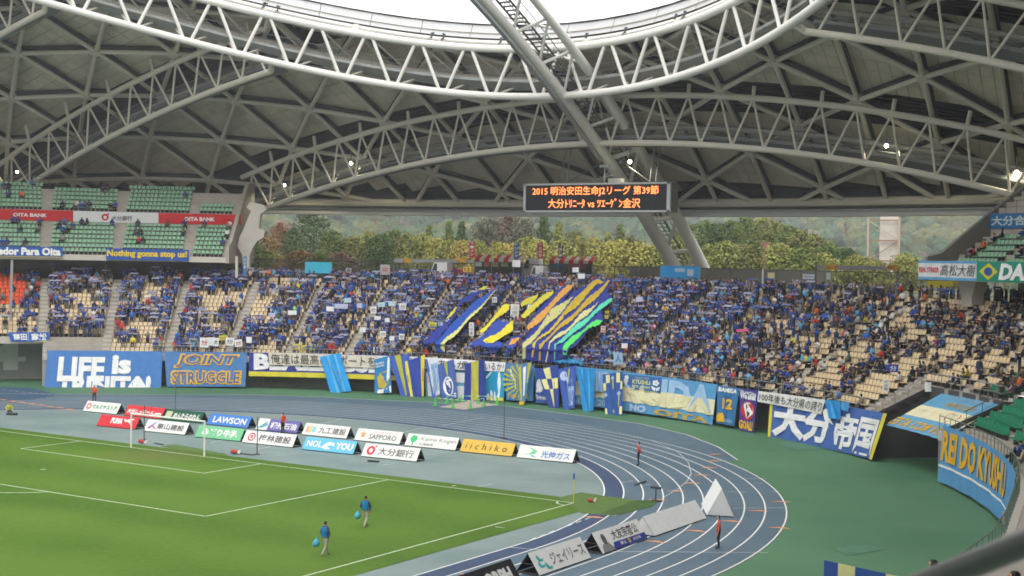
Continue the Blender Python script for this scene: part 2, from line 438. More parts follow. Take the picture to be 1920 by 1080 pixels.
terraces(b, TUN1, 82, 2, NR, r0=R0 - .5, z0=Z0 - SIDE_DROP)
n_ = 0
for j in range(n_):
    A, B = TUN1 + (104 - TUN1) * j / n_, TUN1 + (104 - TUN1) * (j + 1) / n_
    b.quad(cy(61.3, A, 3.40), cy(61.3, B, 3.40), cy(62.5 if B < 82.5 else 66, B, 3.40), cy(62.5 if B < 82.5 else 66, A, 3.40))
b.build('terrace_steps', M_conc, stand)
# aisle steps: half-height treads on each aisle
AISLES = [-49.5 + 6.06 * i for i in range(0, 20)]
AISLES = [a for a in AISLES if a < 60]
b = MB()
for a in AISLES:
    if a > 55: continue
    for k in range(kstart(a), NR):
        hw = .45 / rowr(k) * 57.3
        r = rowr(k) + DR * .5
        b.hexa([cy(r, a - hw, rowz(k)), cy(r, a + hw, rowz(k)), cy(r + DR / 2, a + hw, rowz(k)), cy(r + DR / 2, a - hw, rowz(k)),
                cy(r, a - hw, rowz(k) + .21), cy(r, a + hw, rowz(k) + .21), cy(r + DR / 2 - .01, a + hw, rowz(k) + .21), cy(r + DR / 2 - .01, a - hw, rowz(k) + .21)])
b.build('aisle_steps', M_conc_light, stand, kind='stuff')
# front slab edge, recessed wall below, concourse
b = MB()
def band(b, a0, a1, r0, z0, r1, z1, mi=0, step=2.0):
    n = max(1, int(abs(a1 - a0) / step))
    for j in range(n):
        A, B = a0 + (a1 - a0) * j / n, a0 + (a1 - a0) * (j + 1) / n
        b.quad(cy(r0, A, z0), cy(r0, B, z0), cy(r1, B, z1), cy(r1, A, z1), mi)
SIDE = [np.array(cy(60.95, a, 0)[:2]) for a in np.arange(TUN1, 80.1, 1.5)] + [np.array(p) for p in ((61.0, -8.0), (61.9, -13.0), (62.5, -18.0), (62.7, -24.0), (62.7, -32.0), (62.7, -45.0))]
def side_off(d):
    out = []
    for i, p in enumerate(SIDE):
        t_ = SIDE[min(i + 1, len(SIDE) - 1)] - SIDE[max(i - 1, 0)]; t_ = t_ / np.linalg.norm(t_); out.append(p + np.array([-t_[1], t_[0]]) * d)
    return out
def side_band(b, d0, z0, d1, z1):
    A, B = side_off(d0), side_off(d1)
    for i in range(len(A) - 1): b.quad((*A[i], z0), (*A[i + 1], z0), (*B[i + 1], z1), (*B[i], z1))
b = MB(); side_band(b, -.05, 2.75, -.05, 3.42); side_band(b, -.05, 3.42, .4, 3.42); b.build('side_slab', M_conc_light, stand); b = MB(); side_band(b, .4, 3.40, 5.5, 3.40); b.build('side_walkway', M_conc, stand)
for a0, a1 in ((GATE, TUN0),):
    b = MB(); band(b, a0, a1, 60.9, 2.75, 60.9, 3.42); band(b, a0, a1, 60.9, 3.42, 61.3, 3.42); band(b, a0, a1, 60.9, 2.75, 63.4, 2.75)
    band(b, a0, a1, 61.3, 3.2, 61.3, 3.42); b.build('front_slab', M_conc_light, stand)
b = MB(); band(b, -64, GATE, 64.4, 4.3, 64.4, 5.05); band(b, -64, GATE, 64.4, 4.3, 72, 4.3); band(b, -64, GATE, 64.4, 5.05, 64.7, 5.05)
b.build('gate_slab', M_conc_light, stand)
b = MB()
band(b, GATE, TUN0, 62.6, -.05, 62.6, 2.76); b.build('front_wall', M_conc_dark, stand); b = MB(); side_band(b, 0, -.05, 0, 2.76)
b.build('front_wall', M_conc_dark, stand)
b = MB()
band(b, -70, GATE, 70, -.05, 70, 4.35)
b.hexa([cy(61, GATE, 0), cy(61, GATE + .4, 0), cy(70, GATE + .4, 0), cy(70, GATE, 0), cy(61, GATE, 3.4), cy(61, GATE + .4, 3.4), cy(70, GATE + .4, 6), cy(70, GATE, 6)])
b.build('gate_wall', mat('gate_wall_paint', (.34, .35, .34), .8, noise=.05, scale=1), stand)
b = MB()                                # the painted gate numeral
put_text(b, '4', lambda u, v: onaz(0, 0, 0) * 0 + np.array(cy(69.9, -55.6 + 4.6 * u, 1.0 + 3.1 * v)), 0, 0, 1, 1, bold=.02)
b.build('gate_number', mat('gate_number_paint', (.75, .75, .72), .8), stand)
# tunnel
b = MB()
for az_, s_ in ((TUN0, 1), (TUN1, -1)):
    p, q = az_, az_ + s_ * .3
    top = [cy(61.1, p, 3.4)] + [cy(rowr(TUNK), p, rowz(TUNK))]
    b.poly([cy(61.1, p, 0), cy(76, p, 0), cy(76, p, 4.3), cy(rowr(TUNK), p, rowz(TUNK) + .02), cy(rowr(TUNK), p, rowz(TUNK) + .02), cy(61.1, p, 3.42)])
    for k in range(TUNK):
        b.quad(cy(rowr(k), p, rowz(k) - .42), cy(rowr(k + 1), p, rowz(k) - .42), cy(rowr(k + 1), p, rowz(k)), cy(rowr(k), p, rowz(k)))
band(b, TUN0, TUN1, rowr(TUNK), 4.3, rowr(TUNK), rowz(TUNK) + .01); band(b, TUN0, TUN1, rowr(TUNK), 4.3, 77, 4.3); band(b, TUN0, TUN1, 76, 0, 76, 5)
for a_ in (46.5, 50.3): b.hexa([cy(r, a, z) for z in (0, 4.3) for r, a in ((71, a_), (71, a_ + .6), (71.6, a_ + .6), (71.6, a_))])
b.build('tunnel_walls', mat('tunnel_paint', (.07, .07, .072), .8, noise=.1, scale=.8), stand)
# concourse slab behind the last row
ZC = rowz(NR - 1) + .15
b = MB(); band(b, -75, 110, rowr(NR), ZC, 92, ZC); band(b, -75, 110, rowr(NR), ZC - .6, rowr(NR), ZC)
b.build('concourse', M_road, kind='structure')

# railings of the stand
def railing(name, label, path, h=1.0, post=1.6, m=M_rail, r=.035, mids=1, group=None, cat='railing', pr=.025):
    """path: list of points on the floor; one rail, mid rails, posts each its own part"""
    path = [np.array(p, float) for p in path]
    t = thing(name, label, cat, path[0], group)
    up = np.array([0, 0, 1.0])
    MB().tube([p + up * h for p in path], r, 6).build('handrail', m, t)
    for k in range(mids): MB().tube([p + up * h * (k + 1) / (mids + 1) for p in path], r * .6, 5).build('mid_rail', m, t)
    d = 0
    mesh = None
    for p, q in zip(path[:-1], path[1:]):
        L = np.linalg.norm(q - p)
        while d < L:
            x = p + (q - p) * d / L
            if mesh is None:
                bb = MB(); bb.tube([(0, 0, 0), (0, 0, h)], pr, 5); o = bb.build('post', m, t, local=True); mesh = o.data
            else:
                o = bpy.data.objects.new('post', mesh); COL.objects.link(o); o.parent = t
            o.location = (x - worigin(t)).tolist(); d += post
        d -= L
    return t
railing('front_railing', 'thin grey railing along the front row above the hanging banners', [cy(61.15, a, 3.42) for a in np.arange(GATE, TUN0 + .1, 1.5)], .95, 1.5, M_steel, .03, 1)
railing('front_railing', 'dark green railing beside the concrete walkway of the side stand', [(*p, 3.42) for p in side_off(.05)], 1.0, 1.0, mat('green_rail', (.12, .17, .14), .5), .035, 0)
railing('tunnel_railing', 'railing climbing the terrace beside the player tunnel, next to the last cream blocks', [cy(rowr(k) + .4, TUN0 - .25, rowz(k)) for k in range(0, TUNK + 1, 2)], 1.0, 1.2, M_steel, .03, 1)
railing('tunnel_railing', 'railing along the top edge of the player tunnel', [cy(rowr(TUNK) + .1, a, rowz(TUNK)) for a in np.arange(TUN0, TUN1 + .1, 1.2)], 1.0, 1.4, M_steel, .03, 1)
railing('tunnel_railing', 'railing stepping down between the sloped banner and the green seats', [cy(rowr(k) + .4, TUN1 + .3, rowz(k)) for k in range(TUNK, -1, -2)], 1.0, 1.2, M_rail, .035, 1)
railing('aisle_railing', 'tall dark green railing climbing between cream seats and green seats', [cy(rowr(k) + .4, 56.6, rowz(k)) for k in range(8, 15, 3)], 1.9, 2.2, mat('green_rail', (.12, .17, .14), .5), .04, 0, pr=.045)
railing('gate_railing', 'railing over the deck edge of the gate, above the two-name banner', [cy(64.55, a, 5.05) for a in np.arange(-62, GATE + .1, 1.5)], 1.0, 1.5, M_steel, .03, 1)
railing('rear_railing', 'railing along the top of the terrace where spectators stand', [cy(77.6, a, ZC) for a in np.arange(-33, 50, 2.0)], 1.0, 2.0, M_rail, .025, 0)

# outer fence of the concourse
fence = thing('perimeter_fence', 'tall dark mesh fence closing the concourse behind the standing spectators', 'fence', cy(89, 0, ZC))
mf = MB(); mf.tube([(0, 0, 0), (0, 0, 2.75)], .06, 5)
pm = None
mesh_mat = mat('fence_mesh', (.09, .10, .09), .7, alpha=.28)
for a in np.arange(-36, 37, 1.95):
    o = mf.build('fence_post', M_rail, fence, local=True) if pm is None else bpy.data.objects.new('fence_post', pm)
    if pm is None: pm = o.data
    else: COL.objects.link(o); o.parent = fence
    o.location = (cy(89, a, ZC) - worigin(fence)).tolist()
b = MB(); b.tube([cy(89, a, ZC + 2.72) for a in np.arange(-36, 37, 2)], .04, 5, caps=False); b.build('top_rail', M_rail, fence)
b = MB(); band(b, -36, 37, 89.02, ZC + .05, 89.02, ZC + 2.7); b.build('mesh_panel', mesh_mat, fence)

# ================================================================ upper tiers
UR, UZ, UDR, UDZ = 74.4, 13.95, .85, .53
def upper(sign, a_in, a_out, label):
    t = thing('upper_stand', label, 'stand', cy(80, sign * 45, 11))
    lo, hi = (a_out, a_in) if sign < 0 else (a_in, a_out)
    b = MB()
    terraces(b, lo, hi, 0, 7, UR, UZ, UDR, UDZ); r2 = UR + 7 * UDR; z2 = UZ + 7 * UDZ
    band(b, lo, hi, r2, z2 - .53, r2, 19.15)
    terraces(b, lo, hi, 0, 6, r2, 19.15, UDR, UDZ)
    band(b, lo, hi, r2 + 6 * UDR, 19.15 + 5 * UDZ, 92, 19.15 + 5 * UDZ)
    b.build('terrace_steps', M_conc, t)
    b = MB(); band(b, lo, hi, 73.6, 13.3, 73.6, 13.95); band(b, lo, hi, 73.6, 13.3, 88, 13.3); band(b, lo, hi, 73.6, 13.95, UR, 13.95)
    b.build('front_slab', M_conc_light, t)
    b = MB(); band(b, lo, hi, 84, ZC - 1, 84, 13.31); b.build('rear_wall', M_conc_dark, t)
    # raking end wall: front post, sloping parapet, deep underside
    a = a_in; w = .30 * sign
    outl = [(73.5, 13.25), (73.5, 15.3), (75.0, 15.6), (80.5, 19.4), (86.5, 23.2), (91, 23.4), (91, 13.25)]
    bb = MB(); n = len(outl)
    bb.add([cy(r, a, z) for r, z in outl] + [cy(r, a + w, z) for r, z in outl],
           [tuple(range(n)), tuple(range(n, 2 * n))] + [(i, (i + 1) % n, n + (i + 1) % n, n + i) for i in range(n)])
    bb.build('end_wall', M_conc_dark if sign > 0 else M_conc, t)  # one end wall takes darker concrete: its shade is put into the colour
    # railing along the front edge and at the back
    return t
up_left = upper(-1, -33.4, -64, 'upper tier with pale green seats and red and white bank boards')
up_right = upper(1, 33.4, 64, 'upper tier with pale green seats ending in a raking concrete wall')
railing('upper_railing', 'thin rail on the front edge of the green upper tier over the crowd with scarves', [cy(73.7, a, 13.95) for a in np.arange(-63, -33, 2)], .95, 1.5, M_steel, .025, 1)
railing('upper_railing', 'dark rail at the very top of the green upper tier under the roof trusses', [cy(84.9, a, 21.8) for a in np.arange(-63, -33, 2)], 1.5, 1.55, M_rail, .03, 0)
railing('upper_railing', 'thin rail on the upper tier edge over the striker and flag banners', [cy(73.7, a, 13.95) for a in np.arange(34, 60, 2)], .95, 1.5, M_rail, .025, 1)
railing('upper_railing', 'dark rail at the top of the upper tier behind the raking wall', [cy(80.4, a, 19.15) for a in np.arange(34, 60, 2)], 1.1, 1.3, M_rail, .03, 1)

# concrete piers carrying the roof
def pier(name, label, poly_px, az, r, depth):
    n_ = np.array([sin(radians(az)), cos(radians(az)), 0.0])
    P = [onplane(u, v, cy(r, az, 0), n_) for u, v in poly_px]
    b = MB(); b.prism(P, n_ * depth); return b.build(name, M_steel if 'thin grey' in label else M_conc_light, label=label, cat='pier')
pier('roof_pier', 'pale forked concrete pier carrying the foot of the far roof arch', [(456, 505), (467, 505), (468, 478), (473, 466), (482, 452), (494, 446), (497, 432), (485, 428), (488, 402), (500, 393), (494, 384), (470, 378), (462, 388), (470, 396), (457, 428), (449, 445), (445, 462), (454, 478)], -33.6, 78, 1.2)
pier('roof_pier', 'squat chamfered concrete pier under the striker banner', [(1802, 575), (1822, 575), (1822, 555), (1829, 535), (1830, 512), (1795, 512), (1796, 535), (1802, 548)], 38.0, 76, 1.2)
pier('roof_pier', 'slim pale column under the upper tier beside the forked pier', [(441, 520), (446, 520), (446, 480), (441, 480)], -34.5, 74.3, .4)
pier('roof_pier', 'thin grey post at the gate between green and cream seats', [(17, 600), (22, 600), (25, 488), (20, 488)], -52.2, 68, .3)
# ================================================================ roof: sphere cap with an oval opening
M_beam = mat('roof_beam_paint', (.58, .55, .48), .55, noise=.05, scale=.5)
M_white_steel = mat('white_steel', (.68, .67, .64), .45, noise=.04, scale=.6)
M_tile = mat('ceiling_board', (.62, .56, .46), .85, noise=.10, scale=.5)
M_tile_dark = mat('ceiling_gap', (.05, .055, .06), .8)
M_duct = mat('dark_web', (.06, .065, .07), .7)
M_clad = mat('grey_cladding', (.50, .51, .525), .5, noise=.03, scale=.4)
M_cat = mat('catwalk_steel', (.16, .175, .18), .6, metal=.2)
EA, EB = 66.5, 107.8                     # opening, half axes (x, y)
RE, DE = 223.0, 132.5                    # edge ring radius on the plan
def ell(t, R, da=0.0): return sph((EA + da) * sin(t), (EB + da) * cos(t), R)

roof = thing('stadium_roof', 'grey domed stadium roof seen from below with triangular beam lattice', 'roof', (0, 60, 30))
# outer shell, whole dome, one skin above the tiles
b = MB(); NA = 96
rows = []
for j in range(9):
    s_ = j / 8; row = []
    for i in range(NA):
        t = 2 * pi * i / NA; D = hypot((EA + 1) * sin(t), (EB + 1) * cos(t)); th = atan2((EA + 1) * sin(t), (EB + 1) * cos(t))
        Dj = D + (DE + 4 - D) * s_; row.append(sph(Dj * sin(th), Dj * cos(th), 225.4))
    rows.append(row)
b.add([p for r_ in rows for p in r_], [(j * NA + i, j * NA + (i + 1) % NA, (j + 1) * NA + (i + 1) % NA, (j + 1) * NA + i) for j in range(8) for i in range(NA)])
b.build('roof_shell', mat('roof_skin', (.045, .045, .045), .7), roof, smooth=True)

def inside(x, y, R=224.0, m=0.0):        # on the roof and not over the opening
    return (x / EA) ** 2 + (y / EB) ** 2 > (1 + m) ** 2 and hypot(x, y) < DE
# ceiling boards: one per sixth of a lattice field, 1.5 m deep
TI = []
gapbands = [(116.0, 120.4), (98.6, 104.2), (80.5, 85.5)]
ys = np.arange(66.0, 134, 1.51)
for y0 in ys:
    for q in range(-80, 81):
        i0, i1 = q / 6, (q + 1) / 6
        pm_ = lat((i0 + i1) / 2, y0 + .75, 224.1); x = pm_[0]; y = y0 + .75
        if not inside(x, y, m=.022) or hypot(x, y) > DE - .8: continue
        u, v, d = topx(pm_)
        dark = any(a <= y <= c_ for a, c_ in gapbands)
        TI.append((dark, d, u, v, i0, i1, y0))
vis = [k for k, t_ in enumerate(TI) if t_[1] > 0 and -40 < t_[2] < 1960 and -40 < t_[3] < 420 and not t_[0]]
vis.sort(key=lambda k: TI[k][1]); near = set(vis[:300])
brest, bdark = MB(), MB()
def tile(b, i0, i1, y0, R=224.1, g=.055):
    gi = g / 7 / 2
    P = [lat(i0 + gi, y0 + g, R), lat(i1 - gi, y0 + g, R), lat(i1 - gi, y0 + 1.51 - g, R), lat(i0 + gi, y0 + 1.51 - g, R)]
    Q = [lat(i0 + gi, y0 + g, R + .08), lat(i1 - gi, y0 + g, R + .08), lat(i1 - gi, y0 + 1.51 - g, R + .08), lat(i0 + gi, y0 + 1.51 - g, R + .08)]
    b.add(P + Q, [(0, 1, 2, 3), (0, 4, 5, 1), (1, 5, 6, 2), (2, 6, 7, 3), (3, 7, 4, 0)])
for k, (dark, d, u, v, i0, i1, y0) in enumerate(TI):
    if dark:
        for h in range(3):
            y_ = y0 + .5 * h; P = [lat(i0, y_, 224.1), lat(i1, y_, 224.1), lat(i1, y_ + .34, 224.4), lat(i0, y_ + .34, 224.4)]
            bdark.poly(P)
    elif k in near:
        bb = MB(); tile(bb, i0, i1, y0); bb.build('ceiling_board', M_tile, roof)
    else: tile(brest, i0, i1, y0)
for _i in range(220):
    A_, B_ = -2.2 + 4.4 * _i / 220, -2.2 + 4.4 * (_i + 1) / 220
    brest.quad(sph((EA + .5) * sin(A_), (EB + .5) * cos(A_), 224.25), sph((EA + .5) * sin(B_), (EB + .5) * cos(B_), 224.25), sph((EA + 4.2) * sin(B_), (EB + 4.2) * cos(B_), 224.25), sph((EA + 4.2) * sin(A_), (EB + 4.2) * cos(A_), 224.25))
brest.build('ceiling_boards', M_tile, roof, kind='stuff')
bdark.build('louvre_slats', M_duct, roof, kind='stuff')
# lattice
def node(i, j):                          # i column, j half-row; rows 4.535 apart
    return lat(i, 88.1 + 4.535 * j, 223.0)
def nodexy(i, j):
    p = node(i, j); return p[0], p[1] + 52.5
def lbeam(p, q):
    p, q = np.array(p), np.array(q); mid = (p + q) / 2; c_ = SPH.copy(); up = (mid - c_); up /= np.linalg.norm(up)
    L = np.linalg.norm(q - p); e = (q - p) / L
    bb = MB(); bb.tube([p, q], .27, 8, 0, caps=False)
    bb.bar(p + up * .52, q + up * .52, .12, .55, 1, up=up)
    bb.bar(p + up * .82, q + up * .82, .42, .10, 1, up=up)
    bb.build('lattice_beam', [M_beam, M_duct], roof)
hubs = []
for i in range(-11, 12):
    for j in range(-4, 11):
        if (i + j) % 2: continue
        x, y = nodexy(i, j)
        if y < 66 or not inside(x, y, m=-.01): continue
        p = node(i, j); u, v, d = topx(p)
        if d > 0 and -150 < u < 2070 and -250 < v < 480: hubs.append(p)
        for di, dj in ((0, 2), (1, 1), (1, -1)):
            q = node(i + di, j + dj); xq, yq = q[0], q[1] + 52.5
            if not inside(xq, yq, m=-.01):
                # trim the beam at the edge ring or the opening
                lo, hi = 0., 1.
                for _ in range(16):
                    md = (lo + hi) / 2; xm, ym = x + (xq - x) * md, y + (yq - y) * md
                    if inside(xm, ym): lo = md
                    else: hi = md
                if lo < .12: continue
                q = sph(x + (xq - x) * lo, y + (yq - y) * lo, 223.0)
            u2, v2, d2 = topx((p + q) / 2)
            if d2 > 0 and -200 < u2 < 2120 and -250 < v2 < 480: lbeam(p, q)
        # beams arriving from outside the set
        for di, dj in ((0, -2), (-1, -1), (-1, 1)):
            q = node(i + di, j + dj); xq, yq = q[0], q[1] + 52.5
            if inside(xq, yq, m=-.01) and yq >= 66: continue
            lo, hi = 0., 1.
            for _ in range(16):
                md = (lo + hi) / 2; xm, ym = x + (xq - x) * md, y + (yq - y) * md
                if inside(xm, ym): lo = md
                else: hi = md
            if lo < .12: continue
            q = sph(x + (xq - x) * lo, y + (yq - y) * lo, 223.0)
            u2, v2, d2 = topx((p + q) / 2)
            if d2 > 0 and -200 < u2 < 2120 and -250 < v2 < 480: lbeam(p, q)
for p in hubs:
    up = (p - SPH) / np.linalg.norm(p - SPH)
    MB().tube([p - up * .34, p + up * .5], .55, 10).build('lattice_hub', M_beam, roof)
# edge ring beam and fascia
def Dp(D, th, z): return np.array([D * sin(th), D * cos(th) - 52.5, z])
ths = np.linspace(-1.15, 1.15, 90)
zE = sph(0, DE, RE)[2]
MB().tube([Dp(DE, t_, zE) for t_ in ths], .55, 8, caps=False).build('edge_beam', M_beam, roof)
b = MB()
for A, B in zip(ths[:-1], ths[1:]): b.quad(Dp(DE - .1, A, zE - .85), Dp(DE - .1, B, zE - .85), Dp(DE - .1, B, zE - .5), Dp(DE - .1, A, zE - .5))
b.build('shadow_gap', M_duct, roof)
b = MB()
for A, B in zip(ths[:-1], ths[1:]):
    b.quad(Dp(DE + .6, A, zE - 1.55), Dp(DE + .6, B, zE - 1.55), Dp(DE + .6, B, zE - .85), Dp(DE + .6, A, zE - .85))
    b.quad(Dp(DE + .6, A, zE - 1.55), Dp(DE + .6, B, zE - 1.55), Dp(DE + 3.2, B, zE - 1.55), Dp(DE + 3.2, A, zE - 1.55))
b.build('edge_fascia', M_clad, roof)
b = MB()
for A, B in zip(ths[:-1], ths[1:]):
    b.quad(Dp(DE - .3, A, zE + .5), Dp(DE - .3, B, zE + .5), Dp(DE + .4, B, zE + 1.6), Dp(DE + .4, A, zE + 1.6))
b.build('eaves_duct', M_duct, roof)

# ---------------------------------------------------------------- arch trusses, planes of constant y
def truss(name, label, Y, imin, imax, rc=.33, cat='truss'):
    t = thing(name, label, cat, lat(imin, Y, 218))
    n = int((imax - imin) * 6); I = [imin + (imax - imin) * k / n for k in range(n + 1)]
    up = lambda i: lat(i, Y, 222.5 - .012 * i * i)
    lo = lambda i: lat(i, Y, 218.15 - .012 * i * i)
    MB().tube([lo(i) for i in I], rc, 10).build('lower_chord', M_beam, t)
    MB().tube([up(i) for i in I], rc, 10).build('upper_chord', M_beam, t)
    MB().tube([lat(i, Y + 4.0, 221.9) for i in I], rc * .7, 8).build('rear_chord', M_beam, t)
    k0, k1 = math.ceil(imin * 2), math.floor(imax * 2)
    def m_(p, q, r=.125, nm='web_member'):
        MB().tube([p, q], r, 6, caps=False).build(nm, M_beam, t)
    for k in range(k0, k1 + 1):
        i = k / 2
        for h in (-.25, .25):
            if imin <= i + h <= imax:
                m_(up(i), lo(i + h))
                if h > 0: m_(lo(i + h), lat(i, Y + 4.0, 221.9), .10)
        if k % 2: m_(up(i), lat(i, Y, 223.5), .22, 'hanger_post')
    # catwalk between the chords: deck, kick rail, top rail, mesh
    cp = lambda i, R, dy: lat(i, Y + dy, R)
    b = MB()
    for A, B in zip(I[:-1], I[1:]):
        b.quad(cp(A, 219.5, 1.5), cp(B, 219.5, 1.5), cp(B, 219.5, 2.9), cp(A, 219.5, 2.9)); b.quad(cp(A, 219.5, 1.45), cp(B, 219.5, 1.45), cp(B, 219.75, 1.45), cp(A, 219.75, 1.45))
    b.build('catwalk_deck', M_cat, t)
    MB().tube([cp(i, 220.7, 1.45) for i in I], .05, 5).build('catwalk_rail', M_cat, t)
    MB().tube([cp(i, 220.2, 1.45) for i in I], .035, 5).build('catwalk_rail', M_cat, t)
    MB().tube([cp(i, 220.7, 2.9) for i in I], .05, 5).build('catwalk_rail', M_cat, t)
    b = MB()
    for A, B in zip(I[:-1], I[1:]): b.quad(cp(A, 219.7, 1.48), cp(B, 219.7, 1.48), cp(B, 220.7, 1.48), cp(A, 220.7, 1.48))
    b.build('catwalk_mesh', mat('catwalk_mesh', (.13, .135, .13), .7, alpha=.45), t)
    return t
_tt = np.linspace(-1.5, 1.5, 1200); _LO = np.array([ell(t, 218.1) for t in _tt]); _UP = np.array([ell(t, 222.5) for t in _tt])
def joined(t, i, Y):                     # the arch runs into the ring: weld its chord ends to the ring's chords
    p = lat(i, Y, 218.15 - .012 * i * i); q = _LO[np.argmin(np.linalg.norm(_LO - p, axis=1))]; MB().tube([p, q], .33, 10).build('chord_end', M_beam, t)
    p = lat(i, Y, 222.5 - .012 * i * i); q = _UP[np.argmin(np.linalg.norm(_UP - p, axis=1))]; MB().tube([p, q], .33, 10).build('chord_end', M_beam, t)
truss('arch_truss', 'long pale lattice arch spanning behind the scoreboard above the open end', 115.3, -7.25, 6.9)
joined(truss('arch_truss', 'lattice arch leading down to the seats with red bank boards', 97.2, -12.3, -4.15), -4.15, 97.2)
joined(truss('arch_truss', 'lattice arch meeting the oval ring above the tall rails of the raking wall', 97.2, 4.1, 11.5), 4.1, 97.2)
joined(truss('arch_truss', 'short stretch of lattice arch running off above the oval ring beam end', 79.0, -13.0, -6.0), -6.0, 79.0)

# ---------------------------------------------------------------- oval ring truss round the opening
ring = thing('ring_truss', 'thick white tubular ring truss curving around the roof opening', 'truss', ell(0, 218))
TR = np.linspace(-2.2, 2.2, 170)
LO = lambda t: ell(t, 218.1)
UP = lambda t: ell(t, 222.5)
IN = lambda t: ell(t, 222.0, 4.0)
MB().tube([LO(t) for t in TR], .40, 12, caps=False).build('lower_chord', M_white_steel, ring, smooth=True)
MB().tube([UP(t) for t in TR], .42, 12, caps=False).build('upper_chord', M_white_steel, ring, smooth=True)
MB().tube([IN(t) for t in TR], .34, 10, caps=False).build('rear_chord', M_beam, ring, smooth=True)
# equal arc steps
arcs = [-2.2]; 
while arcs[-1] < 2.2:
    t = arcs[-1]; arcs.append(t + 5.6 / hypot(EA * cos(t), EB * sin(t)))
off = min(arcs, key=abs); arcs = [a - off for a in arcs]
for a, c_ in zip(arcs[:-1], arcs[1:]):
    m_ = (a + c_) / 2
    u_, v_, d_ = topx(LO(m_))
    if not (d_ > 0 and -250 < u_ < 2200 and -500 < v_ < 400): continue
    d1 = .06 * (c_ - a)
    MB().tube([UP(a + d1), LO(m_ - d1)], .19, 8, caps=False).build('web_member', M_white_steel, ring)
    MB().tube([LO(m_ + d1), UP(c_ - d1)], .19, 8, caps=False).build('web_member', M_white_steel, ring)
    MB().tube([LO(m_ + d1), IN(c_)], .13, 7, caps=False).build('rear_member', M_beam, ring)
    MB().tube([LO(m_ - d1), IN(a)], .13, 7, caps=False).build('rear_member', M_beam, ring)
    MB().tube([UP(a), IN(m_)], .14, 7, caps=False).build('top_member', M_beam, ring)
b = MB()
for A, B in zip(TR[:-1], TR[1:]):
    b.quad(ell(A, 220.0, 1.0), ell(B, 220.0, 1.0), ell(B, 220.0, 2.3), ell(A, 220.0, 2.3)); b.quad(ell(A, 220.0, .95), ell(B, 220.0, .95), ell(B, 220.25, .95), ell(A, 220.25, .95))
b.build('catwalk_deck', M_steel, ring)
MB().tube([ell(t, 221.2, .95) for t in TR], .05, 5).build('catwalk_rail', M_cat, ring)
MB().tube([ell(t, 220.7, .95) for t in TR], .035, 5).build('catwalk_rail', M_cat, ring)
b = MB()
for t in TR[::2]: b.tube([ell(t, 220.1, .95), ell(t, 221.2, .95)], .03, 4)
b.build('catwalk_stanchions', M_cat, ring, kind='stuff')
# cladding on top of the ring: tan gutter pipe, grey sheet upstand
clad = thing('opening_upstand', 'smooth light grey cladding band rimming the roof opening under the white sky', 'cladding', ell(0, 223))
MB().tube([ell(t, 223.35, .6) for t in TR], .36, 8, caps=False).build('gutter_pipe', M_white_steel, clad)
k = 0
for A, B in zip(arcs[:-1], arcs[1:]):
    if -2.2 < A < 2.2:
        b = MB(); sub = np.linspace(A + .0004, B - .0004, 5)
        for p_, q_ in zip(sub[:-1], sub[1:]):
            b.quad(ell(p_, 223.7, .4), ell(q_, 223.7, .4), ell(q_, 225.6, 1.3), ell(p_, 225.6, 1.3)); b.quad(ell(p_, 225.6, 1.3), ell(q_, 225.6, 1.3), ell(q_, 225.6, 5.5), ell(p_, 225.6, 5.5))
        b.build('upstand_sheet', M_clad, clad)
b = MB()
for A, B in zip(TR[:-1], TR[1:]):
    b.quad(ell(A, 223.4, 1.2), ell(B, 223.4, 1.2), ell(B, 223.9, 1.2), ell(A, 223.9, 1.2)); b.quad(ell(A, 222.9, .0), ell(B, 222.9, .0), ell(B, 223.3, 1.5), ell(A, 223.3, 1.5))
b.build('gutter_gap', M_duct, clad)

# ---------------------------------------------------------------- the keel arch along the stadium's axis
keel = thing('keel_arch', 'huge white tubular keel arch with stairway, passing behind the scoreboard to the ground', 'arch', (0, 86, 11))
def kzl(y): t_ = y - 110; return 30.43 - .567 * t_ - .00356 * t_ * t_
def kzu(y): t_ = y - 110; return 33.44 - .573 * t_ - .00467 * t_ * t_
def K0(y, dx=0.0, dz=0.0): return np.array([dx, y - 52.5, kzl(y) + dz])
def KU(s_, y): return np.array([2.6 * s_, y - 52.5, kzu(y)])
KY = np.linspace(66, 140.5, 64)
def krad(y, a, c_): return a + (c_ - a) * max(0, min(1, (y - 98) / 38))
MB().tube([K0(y) for y in KY], [krad(y, .50, .84) for y in KY], 14, caps=False).build('lower_pipe', M_white_steel, keel, smooth=True)
MB().tube([KU(1, y) for y in KY], [krad(y, .42, .76) for y in KY], 14, caps=False).build('upper_pipe', M_white_steel, keel, smooth=True)
MB().tube([KU(-1, y) + np.array([0.0, 0, 0]) for y in KY if y < 103], .36, 12, caps=False).build('upper_pipe', M_white_steel, keel, smooth=True)
b = MB()
for A, B in zip(KY[:-1], KY[1:]):
    if B < 117: b.bar(K0(A, -.25, -.85), K0(B, -.25, -.85), .45, .35)
b.build('crane_rail', M_steel, keel)
st = 5.0
for n_, y in enumerate(np.arange(68, 137, st)):
    for s_ in ((-1, 1) if y < 112 else (1,)):
        MB().tube([K0(y), KU(s_, min(y + st * .5, 140))], .17 if y < 116 else .26, 8, caps=False).build('side_brace', M_white_steel, keel)
        MB().tube([KU(s_, min(y + st * .5, 140)), K0(min(y + st, 139))], .15 if y < 116 else .24, 8, caps=False).build('side_brace', M_white_steel, keel)
    if y < 112: MB().tube([KU(-1, y + st * .3), KU(1, min(y + st * .9, 140))], .15, 8, caps=False).build('cross_brace', M_white_steel, keel)
b = MB(); b2 = MB()
for y in np.arange(68, 139.0, .62): b.bar(K0(y, -.2, 1.7), K0(y, 1.1, 1.7), .42, .10, 0)
